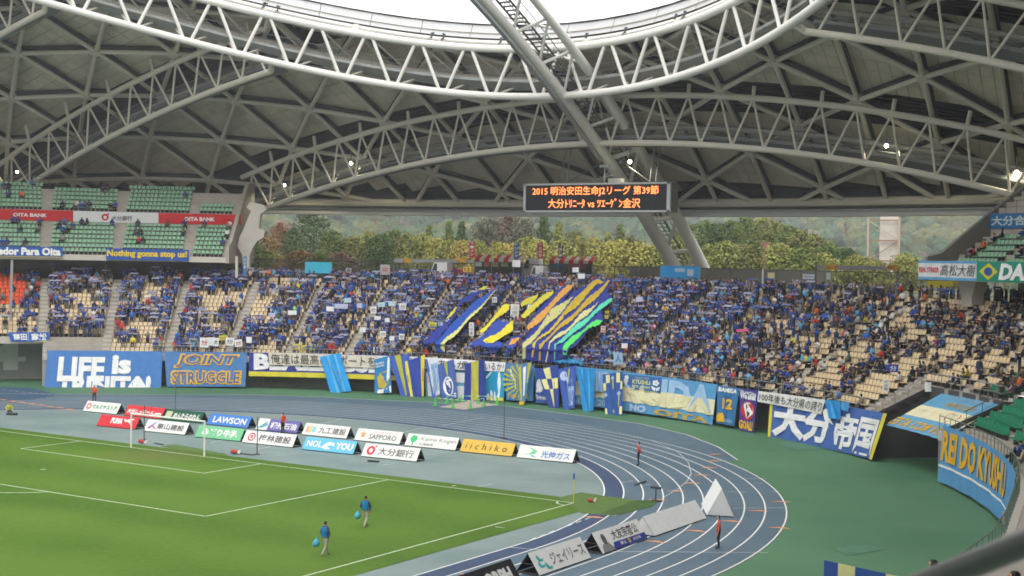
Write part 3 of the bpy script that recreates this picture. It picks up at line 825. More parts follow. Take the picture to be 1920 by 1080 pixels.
for s_ in (-.25, 1.15):
    b2.tube([K0(y, s_, 1.6) for y in KY], .12, 5); b2.tube([K0(y, s_, 2.7) for y in KY], .05, 5)
for y in np.arange(68, 139, 1.8):
    for s_ in (-.25, 1.15): b2.tube([K0(y, s_, 1.6), K0(y, s_, 2.7)], .035, 4)
b.build('stair_treads', M_cat, keel, kind='stuff'); b2.build('stair_railing', M_rail, keel)

# ---------------------------------------------------------------- floodlights
M_lamp = mat('lamp_glow', (1.0, .97, .88), .4, emit=9)
M_warm = mat('warm_beam', (.62, .58, .36), .55)
for (u, v, Y, w_) in [(658, 306, 117.5, 'on the arch above the tree line'), (533, 347, 117.5, 'near the foot of the arch beside the forked pier'), (32, 322, 99.5, 'on the arch over the bank boards'),
                      (1181, 303, 117, 'beside the keel arch above the scoreboard'), (1662, 273, 117.5, 'on the arch over the hillside opening'), (1906, 323, 117, 'above the raking wall of the upper tier')]:
    p = onplane(u, v, (0, Y - 52.5, 0), (0, 1, 0))
    t = thing('floodlight', 'lit round floodlight ' + w_, 'floodlight', p, 'lit floodlights on the roof trusses')
    d = (CAM - p); d /= np.linalg.norm(d)
    bb = MB(); bb.tube([p - d * .45, p - d * .1, p + d * .02], [.10, .21, .23], 10); bb.build('lamp_housing', M_cat, t)
    bb = MB(); a_ = np.cross(d, [0, 0, 1]); a_ /= np.linalg.norm(a_); u_ = np.cross(a_, d)
    bb.poly([p + d * .03 + .2 * (a_ * cos(k * pi / 6) + u_ * sin(k * pi / 6)) for k in range(12)]); bb.build('lamp_glass', M_lamp, t)
    bb = MB(); bb.bar(p - d * .3 + [0, 0, .3], p - d * .3 + [0, 0, 1.5], .08, .08); bb.build('lamp_bracket', M_cat, t)
    ld = bpy.data.lights.new('lamp_light', 'SPOT'); ld.energy = 600; ld.color = (1, .9, .6); ld.spot_size = radians(150); ld.shadow_soft_size = .3
    lo_ = bpy.data.objects.new('lamp_light', ld); COL.objects.link(lo_); lo_.location = ((d * .4)).tolist(); lo_.parent = t

# ---------------------------------------------------------------- scoreboard
sb = thing('scoreboard', 'dark electronic scoreboard with orange characters hanging under the roof arch', 'scoreboard', (0, 64, 19.8))
x0, x1, zb, zt, ys_ = -9.9, 8.6, 19.72, 22.95, 64.0
MB().box(((x0 + x1) / 2, ys_ + .9, (zb + zt) / 2), (x1 - x0, 1.6, zt - zb)).build('cabinet', mat('cabinet_grey', (.16, .16, .15), .6), sb)
b = MB(); f = .20
b.box(((x0 + x1) / 2, ys_ + .0, zt - f / 2), (x1 - x0 + .1, .3, f)); b.box(((x0 + x1) / 2, ys_, zb + f / 2), (x1 - x0 + .1, .3, f))
b.box((x0 + .13, ys_, (zb + zt) / 2), (.30, .3, zt - zb - .02)); b.box((x1 - .22, ys_, (zb + zt) / 2), (.42, .3, zt - zb - .02))
b.build('frame', mat('frame_grey', (.42, .43, .44), .5), sb)
MB().box(((x0 + x1) / 2, ys_ + .02, (zb + zt) / 2), (x1 - x0 - .3, .16, zt - zb - .3)).build('display_panel', mat('display_black', (.012, .014, .02), .35), sb)
M_led = mat('led_orange', (1.0, .23, .06), .5, emit=1.3)
b = MB(); fn = lambda u, v: np.array([x0 + .35 + (x1 - x0 - 1.0) * u, ys_ - .08, zb + .3 + (zt - zb - .6) * v])
put_text(b, '2015 明治安田生命J2リーグ 第39節', fn, .045, .56, .955, .98, bold=.008)
put_text(b, '大分ﾄﾘﾆｰﾀ vs ﾂｴｰｹﾞﾝ金沢', fn, .165, .06, .83, .46, bold=.008)
b.build('lettering', M_led, sb)
b = MB()
for x in (-5.6, -4.9, 5.6, 6.3): b.tube([(x, ys_ + .9, zt), (x, 65.8, 27.2 - abs(x) * .05)], .08, 5)
for xa, xb in ((-4.9, .2), (5.6, 1.6)): b.tube([(xa, ys_ + .9, zt + .1), (xb, 65, 25.6)], .05, 4)
b.build('hanger_frame', M_cat, sb)
b = MB(); b.tube([(0.2, ys_ + .5, zt), (.2, ys_ + .5, zt + 1.8)], .05, 5); b.box((.2, ys_ + .5, zt + 1.85), (1.2, .3, .25)); b.tube([(-2.2, ys_ + .8, zt + .1), (1.2, ys_ + .8, zt + .9)], .05, 4); b.box((1.5, ys_ + .8, zt + .25), (1.6, .8, .5))
b.build('service_gear', M_steel, sb)
# ================================================================ fast merging of many copies into one mesh
def merged(name, base, items, mats, parent=None, colors=False, **kw):
    """base: list of (V, tris, matindex/colour-slot per tri); items: (variant, loc, rotz, scale, {slot: colour})"""
    Vs, Ts, Ms, Cs = [], [], [], []; n = 0
    for var, loc, rz, sc, cols in items:
        V, T, S, VS = base[var]
        c, s_ = cos(rz), sin(rz)
        W = np.empty_like(V); W[:, 0] = (V[:, 0] * c - V[:, 1] * s_) * sc + loc[0]; W[:, 1] = (V[:, 0] * s_ + V[:, 1] * c) * sc + loc[1]; W[:, 2] = V[:, 2] * sc + loc[2]
        Vs.append(W); Ts.append(T + n); Ms.append(S); n += len(V)
        if colors: Cs.append(np.array(cols, dtype=np.float32)[VS])
    V = np.concatenate(Vs); T = np.concatenate(Ts); S = np.concatenate(Ms)
    org = worigin(parent) if parent is not None else np.array([V[:, 0].mean(), V[:, 1].mean(), V[:, 2].min()])
    V = V - org
    me = bpy.data.meshes.new(name)
    me.vertices.add(len(V)); me.vertices.foreach_set('co', V.astype(np.float32).ravel())
    me.loops.add(len(T) * 3); me.loops.foreach_set('vertex_index', T.astype(np.int32).ravel())
    me.polygons.add(len(T)); me.polygons.foreach_set('loop_start', np.arange(0, len(T) * 3, 3, dtype=np.int32))
    if not isinstance(mats, (list, tuple)): mats = [mats]
    for m in mats: me.materials.append(m)
    if len(mats) > 1: me.polygons.foreach_set('material_index', S.astype(np.int32))
    me.update(calc_edges=True)
    if colors:
        C = np.concatenate(Cs); at = me.color_attributes.new('Col', 'FLOAT_COLOR', 'POINT')
        at.data.foreach_set('color', np.c_[C, np.ones(len(C), np.float32)].astype(np.float32).ravel())
    me.validate()
    o = bpy.data.objects.new(name, me); COL.objects.link(o)
    if parent is not None: o.parent = parent
    else: o.location = org.tolist()
    return tag(o, **kw)
def as_base(mb):
    V = np.array(mb.v, float); T = []; S = []
    for f, m in zip(mb.f, mb.m):
        for i in range(1, len(f) - 1): T.append((f[0], f[i], f[i + 1])); S.append(m)
    T = np.array(T); S = np.array(S); VS = np.zeros(len(V), int)
    for t_, s_ in zip(T, S): VS[t_] = s_
    return V, T, S, VS

# ================================================================ seats
M_cream = mat('seat_cream', (.70, .56, .36), .45, noise=.05, scale=.6, spec=.4)
M_orange = mat('seat_orange', (.72, .10, .025), .45, noise=.05, scale=.6)
M_pale = mat('seat_pale_green', (.25, .45, .30), .45, noise=.06, scale=.6)
M_deep = mat('seat_deep_green', (.015, .215, .11), .4, noise=.06, scale=.6)
M_foot = mat('seat_bracket', (.05, .05, .05), .6)
def seat_mb(tall=False):
    b = MB(); h = .42; w = .215
    # pan with a raised lip, curved back shell, bracket
    b.add([(-w, -.2, h), (w, -.2, h), (w, .2, h - .03), (-w, .2, h - .03), (-w, -.2, h - .06), (w, -.2, h - .06), (w, .2, h - .08), (-w, .2, h - .08)],
          [(0, 1, 2, 3), (7, 6, 5, 4), (0, 4, 5, 1), (1, 5, 6, 2), (2, 6, 7, 3), (3, 7, 4, 0)])
    t = .36 if not tall else .46
    P = []
    for z, y, ww in ((h - .02, .17, w), (h + t * .55, .22, w), (h + t, .27, w * .86)):
        P += [(-ww, y - .02, z), (0, y + .03, z), (ww, y - .02, z), (ww, y + .02, z), (0, y + .07, z), (-ww, y + .02, z)]
    F = []
    for i in range(2):
        for k in range(6): F.append((i * 6 + k, i * 6 + (k + 1) % 6, (i + 1) * 6 + (k + 1) % 6, (i + 1) * 6 + k))
    F.append((12, 13, 14, 15, 16, 17)); b.add(P, F)
    b.box((0, .1, .19), (.30, .06, .36), 0, 1)
    return b
seat_b, tall_b = seat_mb(), seat_mb(True)
SB = [as_base(seat_b), as_base(tall_b)]
seat_mesh = {}
def seat_obj(m, tall, loc, rz, parent):
    k = (m.name, tall)
    if k not in seat_mesh:
        o = (tall_b if tall else seat_b).build('seat', [m, M_foot], parent, local=True); seat_mesh[k] = o.data
    else:
        o = bpy.data.objects.new('seat', seat_mesh[k]); COL.objects.link(o); o.parent = parent
    o.location = (np.array(loc) - worigin(parent)).tolist(); o.rotation_euler = (0, 0, rz)
def seats_in_row(r, a0, a1, pitch=.50, gap=.50):
    L = radians(a1 - a0) * r - 2 * gap; n = int(L / pitch)
    if n < 1: return []
    s_ = (L - (n - 1) * pitch) / 2
    return [a0 + degrees((gap + s_ + i * pitch) / r) for i in range(n)]
SEATS = []                                # (block, k, index, n, az, r, z)
blocks = [(-55.6, AISLES[0] - 0)] + list(zip(AISLES[:-1], AISLES[1:]))
blocks = [(-62.5, -55.2), (-54.9, -49.5)] + [(a, c_) for a, c_ in zip(AISLES[:-1], AISLES[1:]) if c_ < 48.5]
blocks += [(47.46, TUN1)]
green_blocks = [(53.7, 60.2), (60.2, 66.4), (66.4, 72.6), (72.6, 78.8)]
green_above = [(TUN1, 59.6)]
for bi, (a0, a1) in enumerate(blocks):
    items = {'c': [], 'o': [], 'd': [], 'g': []}
    part = None
    for k in range(NR):
        if k < kstart((a0 + a1) / 2 if a0 > GATE else a0) : continue
        r = rowr(k) + .60
        A0, A1 = (max(a0, a0), a1)
        if a0 < TUN0 < a1 and k < TUNK: A1 = TUN0 - .3
        if a0 > 47 and k < TUNK: continue
        if a0 > 47 and k < 7 and False: continue
        L = seats_in_row(r, A0, A1)
        for i, az in enumerate(L):
            key = 'c'
            if bi == 1 and k >= 11: key = 'o'
            if bi == 0: key = 'd'
            if az > 50.2: key = 'g'
            SEATS.append((bi, k, i, len(L), az, r, rowz(k))); items[key].append((az, r, rowz(k)))
    indiv = a0 > 35
    part = bpy.data.objects.new('seating_block', None); part.empty_display_size = .3; COL.objects.link(part); part.parent = stand
    part.location = (cy(70, (a0 + a1) / 2, 3) - worigin(stand)).tolist()
    for key, lst in items.items():
        if not lst: continue
        m = {'c': M_cream, 'o': M_orange, 'd': M_deep, 'g': M_deep}[key]
        if indiv:
            for az, r, z in lst: seat_obj(m, key == 'g', cy(r, az, z), -radians(az), part)
        else: merged('seats', SB, [(0, cy(r, az, z), -radians(az), 1.0, None) for az, r, z in lst], [m, M_foot], part, kind='stuff')
GSEATS = []
for bi, (a0, a1) in enumerate(green_blocks):
    part = bpy.data.objects.new('seating_block', None); part.empty_display_size = .3; COL.objects.link(part); part.parent = stand
    part.location = (cy(70, (a0 + a1) / 2, 3) - worigin(stand)).tolist(); rest = []
    for k in range(2, NR):
        r = rowr(k) + .10; z = rowz(k) - SIDE_DROP
        for i, az in enumerate(seats_in_row(r, a0, a1, .46, .5)):
            GSEATS.append((bi, k, i, az, r, z))
            u_, v_, d_ = topx(cy(r, az, z + .5))
            if k < 12 and u_ < 1990 and d_ > 0: seat_obj(M_deep, True, cy(r, az, z), -radians(az), part)
            else: rest.append((az, r, z))
    if rest: merged('seats', SB, [(1, cy(r, az, z), -radians(az), 1.0, None) for az, r, z in rest], [M_deep, M_foot], part, kind='stuff')
USEATS = []
for t_, sg in ((up_left, -1), (up_right, 1)):
    bl = [(a, c_) for a, c_ in zip(AISLES[:-1], AISLES[1:])]
    bl = [(-61.7, -55.6), (-55.6, -49.5), (-49.5, -43.44), (-43.44, -37.38), (-37.38, -33.7)] if sg < 0 else [(33.8, 38.6), (38.6, 44.7), (44.7, 50.8), (50.8, 57)]
    r2 = UR + 7 * UDR
    for bi, (a0, a1) in enumerate(bl):
        part = bpy.data.objects.new('seating_block', None); part.empty_display_size = .3; COL.objects.link(part); part.parent = t_
        part.location = (cy(78, (a0 + a1) / 2, 14) - worigin(t_)).tolist(); L_ = []
        for k in range(13):
            if k < 7: r, z = UR + UDR * k + .6, UZ + UDZ * k
            else: r, z = r2 + UDR * (k - 7) + .6, 19.15 + UDZ * (k - 7)
            if sg < 0 and bi == 4 and k > 8: continue
            if sg > 0 and bi == 0 and k > 5: continue
            if k == 12 and bi % 2 == 0: continue
            for i, az in enumerate(seats_in_row(r, a0, a1)):
                if sg > 0 and bi == 0 and az < 34.2 + (k) * .25: continue
                L_.append((az, r, z)); USEATS.append((sg, bi, k, i, az, r, z))
        merged('seats', SB, [(0, cy(r, az, z), -radians(az), 1.0, None) for az, r, z in L_], [M_pale, M_foot], part, kind='stuff')

# ================================================================ people
M_skin = mat('skin', (.50, .30, .20), .6)
M_hair = mat('hair', (.018, .014, .012), .6)
M_shoe = mat('shoe', (.03, .03, .035), .6)
M_shirt = mat('shirt', source='object', rough=.85, spec=.1)
m = bpy.data.materials.new('trousers'); m.use_nodes = True; MATS['trousers'] = m
t = m.node_tree; b_ = t.nodes['Principled BSDF']; b_.inputs['Roughness'].default_value = .85
oi = t.nodes.new('ShaderNodeObjectInfo'); cr = t.nodes.new('ShaderNodeValToRGB'); cr.color_ramp.interpolation = 'CONSTANT'
els = [(0, (.015, .016, .02)), (.4, (.03, .045, .09)), (.65, (.05, .05, .055)), (.8, (.16, .14, .11)), (.92, (.07, .10, .17))]
while len(cr.color_ramp.elements) < len(els): cr.color_ramp.elements.new(.5)
for e, (p_, c_) in zip(cr.color_ramp.elements, els): e.position = p_; e.color = (*c_, 1)
t.links.new(oi.outputs['Random'], cr.inputs[0]); t.links.new(cr.outputs[0], b_.inputs['Base Color'])
M_trous = m
M_crowd = mat('crowd_cloth', source='attr', rough=.85, spec=.1)
M_scarfobj = mat('scarf_cloth', (.30, .33, .58), .9, col2=(.06, .09, .40), scale=1.4, noise=.2)

def body(joints, bones, root, sub=0, name='person', head_r=.1):
    """one continuous skinned body. joints: name -> (x, y, z, radius); bones: (a, b, material slot)"""
    names = list(joints); idx = {n: i for i, n in enumerate(names)}
    me = bpy.data.meshes.new(name)
    me.from_pydata([joints[n][:3] for n in names], [(idx[a], idx[c_]) for a, c_, _ in bones], [])
    o = bpy.data.objects.new(name, me); COL.objects.link(o)
    md = o.modifiers.new('s', 'SKIN'); md.use_smooth_shade = True; md.branch_smoothing = .3
    if not me.skin_vertices: return None
    for n, i in idx.items():
        rr = joints[n][3]; sv = me.skin_vertices[0].data[i]
        sv.radius = rr if isinstance(rr, tuple) else (rr, rr); sv.use_root = (n == root)
    if sub:
        ms = o.modifiers.new('u', 'SUBSURF'); ms.levels = sub; ms.render_levels = sub
    dg = bpy.context.evaluated_depsgraph_get()
    out = bpy.data.meshes.new_from_object(o.evaluated_get(dg))
    bpy.data.objects.remove(o); bpy.data.meshes.remove(me)
    J = {n: np.array(joints[n][:3]) for n in names}
    V = np.array([v.co[:] for v in out.vertices])
    mi = []
    for p in out.polygons:
        c_ = V[list(p.vertices)].mean(0); best = (9, 0)
        for a, e, s_ in bones:
            A, B = J[a], J[e]; ab = B - A; tt = max(0, min(1, (c_ - A) @ ab / max(ab @ ab, 1e-9)))
            d = np.linalg.norm(c_ - A - ab * tt)
            if d < best[0]: best = (d, s_)
        s_ = best[1]
        if s_ == 0 and 'top' in J:             # hair on the crown and the back of the head
            hv = c_ - J['head']
            if hv[2] > .045 or (hv[1] > .01 and hv[2] > -.07): s_ = 1
        mi.append(s_)
    F = [tuple(p.vertices) for p in out.polygons]
    bpy.data.meshes.remove(out)
    return V, F, mi
SK, HA, SH, TR_, SO = 0, 1, 2, 3, 4
def pose(kind, sub=0):
    """figure facing -y (towards the pitch), feet at z=0; seated figures are measured from the tread under the seat"""
    sit = kind.startswith('sit')
    J = {}
    hipz = .93 if not sit else .52; hy = 0.0 if not sit else .10
    lean = 0.0 if not sit else (-.10 if kind == 'sit_lean' else .04)
    J['pelvis'] = (0, hy, hipz, (.155, .11)); J['belly'] = (0, hy + lean * .3, hipz + .18, (.15, .105)); J['chest'] = (0, hy + lean, hipz + .42, (.17, .11))
    J['neck'] = (0, hy + lean * 1.2, hipz + .56, .055); J['head'] = (0, hy + lean * 1.4 - .02, hipz + .68, (.085, .10)); J['top'] = (0, hy + lean * 1.4 - .015, hipz + .79, (.07, .08))
    B = [('pelvis', 'belly', SH), ('belly', 'chest', SH), ('chest', 'neck', SH), ('neck', 'head', SK), ('head', 'top', SK)]
    cz = hipz + .46; cy_ = hy + lean
    for s_, L in ((-1, 'l'), (1, 'r')):
        J['sh' + L] = (s_ * .20, cy_, cz, .07)
        if kind == 'up': e, w, h = (s_ * .36, cy_ - .05, cz + .20, .048), (s_ * .42, cy_ - .07, cz + .46, .036), (s_ * .43, cy_ - .07, cz + .56, .038)
        elif kind == 'scarf': e, w, h = (s_ * .40, cy_ - .14, cz + .02, .048), (s_ * .50, cy_ - .20, cz + .26, .036), (s_ * .52, cy_ - .22, cz + .34, .038)
        elif kind in ('clap', 'sit_clap'): e, w, h = (s_ * .27, cy_ - .12, cz - .24, .05), (s_ * .10, cy_ - .36, cz - .10, .038), (s_ * .05, cy_ - .42, cz - .05, .038)
        elif kind == 'sit' or kind == 'sit_lean': e, w, h = (s_ * .26, cy_ - .06, cz - .28, .05), (s_ * .18, cy_ - .30, cz - .34, .038), (s_ * .14, cy_ - .38, cz - .33, .038)
        elif kind == 'walk': e, w, h = (s_ * .27, cy_ + .06 * s_, cz - .28, .05), (s_ * .30, cy_ - .10 * s_ - .05, cz - .50, .038), (s_ * .30, cy_ - .12 * s_ - .07, cz - .59, .042)
        elif kind == 'behind': e, w, h = (s_ * .28, cy_ + .08, cz - .27, .05), (s_ * .16, cy_ + .17, cz - .44, .038), (s_ * .08, cy_ + .18, cz - .48, .042)
        else: e, w, h = (s_ * .25, cy_ + .02, cz - .29, .05), (s_ * .25, cy_ - .05, cz - .54, .038), (s_ * .24, cy_ - .08, cz - .64, .042)
        J['el' + L], J['wr' + L], J['ha' + L] = e, w, h
        B += [('chest', 'sh' + L, SH), ('sh' + L, 'el' + L, SH), ('el' + L, 'wr' + L, SH), ('wr' + L, 'ha' + L, SK)]
        if sit:
            kn = (s_ * .13, hy - .44, hipz - .02, .07); an = (s_ * .13, hy - .46, .08, .045); to = (s_ * .14, hy - .62, .04, .04); hp = (s_ * .09, hy - .04, hipz - .03, .09)
        elif kind == 'walk':
            hp = (s_ * .09, 0, hipz - .06, .09); kn = (s_ * .10, -.06 * s_ - .06, .50, .062); an = (s_ * .10, -.20 * s_ + .02, .09, .045); to = (s_ * .11, -.20 * s_ - .14, .04, .038)
        else:
            hp = (s_ * .09, 0, hipz - .06, .09); kn = (s_ * .11, -.02, .50, .062); an = (s_ * .12, .02, .09, .045); to = (s_ * .14, -.14, .04, .038)
        J['hp' + L], J['kn' + L], J['an' + L], J['to' + L] = hp, kn, an, to
        B += [('pelvis', 'hp' + L, TR_), ('hp' + L, 'kn' + L, TR_), ('kn' + L, 'an' + L, TR_), ('an' + L, 'to' + L, SO)]
    return body(J, B, 'pelvis', sub)
POSES = ['up', 'scarf', 'clap', 'down', 'sit', 'sit_lean', 'sit_clap', 'behind']
PB = {}; PMB = {}
for k in POSES:
    V, F, mi = pose(k)
    mb = MB(); mb.v = [tuple(v) for v in V]; mb.f = F; mb.m = mi; PMB[k] = mb
    if k in ('up', 'scarf'):
        mb2 = MB(); mb2.v = list(mb.v); mb2.f = list(mb.f); mb2.m = list(mb.m)
        z = 1.93 if k == 'up' else 1.72; y = -.10 if k == 'up' else -.25
        z += -.22 if k == 'scarf' else 0; mb2.add([(-.55, y, z - .22), (-.25, y - .02, z - .10), (.22, y - .04, z - .15), (.52, y, z - .10), (-.52, y, z - .04), (-.25, y - .02, z + .08), (.22, y - .03, z + .02), (.55, y, z + .06)], [(0, 1, 5, 4), (1, 2, 6, 5), (2, 3, 7, 6)], 5)
        PB[k] = as_base(mb2)
    else: PB[k] = as_base(mb)
PBL = [PB[k] for k in POSES]
PALETTE = [((.025, .065, .27), 'blue shirt', 30), ((.020, .040, .16), 'dark blue shirt', 20), ((.035, .13, .42), 'bright blue shirt', 9), ((.018, .02, .035), 'black coat', 12), ((.03, .035, .075), 'navy coat', 12),
           ((.10, .30, .50), 'light blue top', 4), ((.17, .16, .16), 'grey jacket', 6), ((.13, .09, .06), 'brown jacket', 4), ((.55, .55, .54), 'white top', 3.5), ((.36, .32, .24), 'beige top', 2.5),
           ((.42, .035, .035), 'red top', 2.2), ((.55, .14, .04), 'orange jacket', 1.2), ((.07, .15, .09), 'green jacket', 1.5), ((.50, .45, .06), 'yellow top', .8), ((.24, .04, .12), 'purple top', .7), ((.6, .25, .32), 'pink top', .6), ((.20, .55, .12), 'bright green top', .25)]
PW = np.array([p[2] for p in PALETTE], float)
def pick(dark=0.0):
    w = PW.copy(); w[:3] *= (1 - .72 * dark); w[3:5] *= 1 + 1.6 * dark; w[6:10] *= 1 + 1.4 * dark
    return int(rng.choice(len(PALETTE), p=w / w.sum()))
TROUS = [(.015, .016, .02), (.03, .045, .09), (.05, .05, .055), (.16, .14, .11), (.07, .10, .17)]
SCARF = [(.27, .29, .46), (.20, .23, .42), (.08, .11, .34), (.42, .43, .54), (.14, .17, .36), (.34, .35, .47), (.05, .08, .28)]
# smooth field that makes people cluster
gx = rng.random((60, 14))
def field(a, k):
    x = (a + 60) / 2.3 % 59; y = k / 2.2; i, j = int(x), int(y); fx, fy = x - i, y - j
    j = min(j, 12)
    return (gx[i, j] * (1 - fx) + gx[(i + 1) % 60, j] * fx) * (1 - fy) + (gx[i, j + 1] * (1 - fx) + gx[(i + 1) % 60, j + 1] * fx) * fy
def occ(a):
    pts = [(-60, .44), (-49, .48), (-42, .54), (-30, .60), (-20, .68), (-12, .90), (10, .93), (15, .86), (20, .76), (25, .64), (30, .53), (36, .46), (44, .40), (54, .26)]
    for (a0, v0), (a1, v1) in zip(pts[:-1], pts[1:]):
        if a0 <= a <= a1: return v0 + (v1 - v0) * (a - a0) / (a1 - a0)
    return .3
WORD = ['front', 'second', 'third', 'fourth', 'fifth', 'sixth', 'seventh', 'eighth', 'ninth', 'tenth', 'eleventh', 'twelfth', 'thirteenth', 'fourteenth', 'fifteenth', 'sixteenth', 'seventeenth', 'eighteenth', 'top']
def where(az):
    for lim, w in ((11, 'beside the striped flags'), (17.1, 'over the KYUSHU banner'), (23.2, 'over the sky-blue banner'), (29.2, 'over the BAMISA banner'), (35.3, 'over the paper banner'),
                   (41.4, 'over the four-character banner'), (47.5, 'beside the tunnel mouth'), (54, 'above the tunnel mouth')):
        if az < lim: return w
    return 'in green seats'
PEOPLE = []                                # dict(az, loc, rz, pose, pal, trous, scarf, label pieces, dist)
def addp(loc, az, pose_, pal, lab, sc=None):
    PEOPLE.append(dict(loc=np.array(loc), rz=-radians(az) + rng.normal(0, .32) - .25, pose=pose_, pal=pal, tr=int(rng.integers(0, 5)), sf=SCARF[int(rng.integers(0, len(SCARF)))],
                       lab=lab, sc=sc or float(np.clip(rng.normal(.97, .045), .78, 1.06)), d=float(np.linalg.norm(np.array(loc) - CAM))))
for bi, k, i, n, az, r, z in SEATS:
    if az > 50.2 and k > 6: p_ = .10
    else:
        p_ = occ(az); f_ = field(az, k) - .5
        edge_ = .12 if (i < 2 or i >= n - 2) else -.04
        p_ = p_ + f_ * (1.5 if p_ < .8 else .3) + edge_
        if az > 24 and k < 7: p_ -= .06
        if bi == 0: p_ = -1
        if bi == 1: p_ = .22 + (.3 if i >= n - 3 else 0)
    if rng.random() > p_: continue
    st_ = 1 - np.clip((az - 14) / 18, 0, .88)
    if bi <= 1: st_ = .3
    if rng.random() < st_:
        ps = rng.choice(['up', 'scarf', 'clap', 'down'], p=[.15, .24, .31, .30] if az < 18 else [.07, .16, .32, .45]); rr = r - .42
    else: ps = rng.choice(['sit', 'sit_lean', 'sit_clap'], p=[.5, .3, .2]); rr = r
    pal = pick(dark=float(np.clip((az - 12) / 26, 0.2, 1)))
    sa = i if i < n / 2 else -(n - i)
    addp(cy(rr, az, z), az, ps, pal, (k, sa, where(az), 'stand' if bi != 0 else ''))
for az in np.arange(-33.5, 50, .42):        # people standing on the concourse
    for rr in (78.4, 79.6, 81.0):
        dens = .62 if az < 20 else (.40 if az < 28 else .55)
        if az > 12 and az < 20: dens = .3
        if rng.random() < dens:
            a_ = az + rng.normal(0, .1)
            addp(cy(rr + rng.normal(0, .2), a_, ZC), a_, rng.choice(['up', 'scarf', 'clap', 'down'], p=[.12, .2, .28, .4]), pick(dark=float(np.clip(.25 + (az - 5) / 30, .1, 1))), (99, int((az + 40) * 2) + int(rr * 10), where(az), ''))
for bi, k, i, az, r, z in GSEATS:
    if rng.random() < (.015 if az < 62 else .03) and not (az < 60 and k < 9): addp(cy(r, az, z), az, 'sit', pick(.6), (k, min(i, 9), 'in green seats', ''))
# the small groups in the upper tiers, from the photograph
def near_useat(u, v, sg):
    best = None
    for s2, bi, k, i, az, r, z in USEATS:
        if s2 != sg: continue
        x, y, d = topx(cy(r, az, z + .75)); e = (x - u) ** 2 + (y - v) ** 2
        if best is None or e < best[0]: best = (e, k, az, r, z)
    return best
used = set()
for sg, pts in ((-1, [(10, 346), (14, 345), (62, 344), (193, 352), (205, 352), (345, 363), (148, 383), (161, 384), (164, 384), (143, 385), (115, 384), (208, 384), (215, 384), (221, 385), (44, 367), (20, 362), (25, 410), (32, 411), (73, 413), (80, 413), (86, 416), (110, 418), (117, 417), (137, 425), (123, 428), (156, 414), (164, 414), (226, 417), (255, 415), (317, 418), (358, 420), (383, 419), (443, 417), (447, 424), (34, 431), (84, 428), (120, 432), (254, 433), (262, 434), (355, 437), (435, 444), (428, 452), (441, 446), (5, 450), (15, 451), (50, 451), (115, 450), (256, 452), (265, 452), (425, 458)]),
                (1, [(1827, 423), (1833, 421), (1838, 426), (1850, 424), (1849, 446), (1804, 463), (1827, 462), (1845, 452), (1913, 471), (1911, 428), (1862, 430)])):
    for u, v in pts:
        e, k, az, r, z = near_useat(u, v, sg)
        if (k, round(az, 1)) in used: continue
        used.add((k, round(az, 1)))
        addp(cy(r, az, z), az, rng.choice(['sit', 'sit_lean', 'sit_clap']), pick(.5), (k, int((az + 100) * 4), 'in the green upper tier over the banks boards' if sg < 0 else 'in the upper tier by the raking wall', 'upper'))
# front people near the walkway
for u, v, pal in ((1898, 858, 4), (1908, 856, 0), (1917, 852, 3), (1914, 868, 9)):
    p = onz(u, v + 8, 3.6); addp([p[0], p[1], 3.0 + .45], azof(p), 'sit', pal, (2, int(u) % 10, 'in green seats', ''))
PEOPLE.sort(key=lambda p: p['d'])
def in_view(p, m=30):
    u, v, d = topx(p['loc'] + np.array([0, 0, 1])); return d > 0 and -m < u < 1920 + m and -m < v < 1080 + m
PEOPLE = [p for p in PEOPLE if in_view(p, 200)]
IND = [p for p in PEOPLE if in_view(p)][:300]; ids = set(id(p) for p in IND); REST = [p for p in PEOPLE if id(p) not in ids]
pmesh = {}
def numw(i):
    w = ['first', 'second', 'third', 'fourth', 'fifth', 'sixth', 'seventh', 'eighth', 'ninth', 'tenth']
    return w[i] if i < 10 else 'far'
cnt = {}; FN = {True: 'far', False: 'near'}
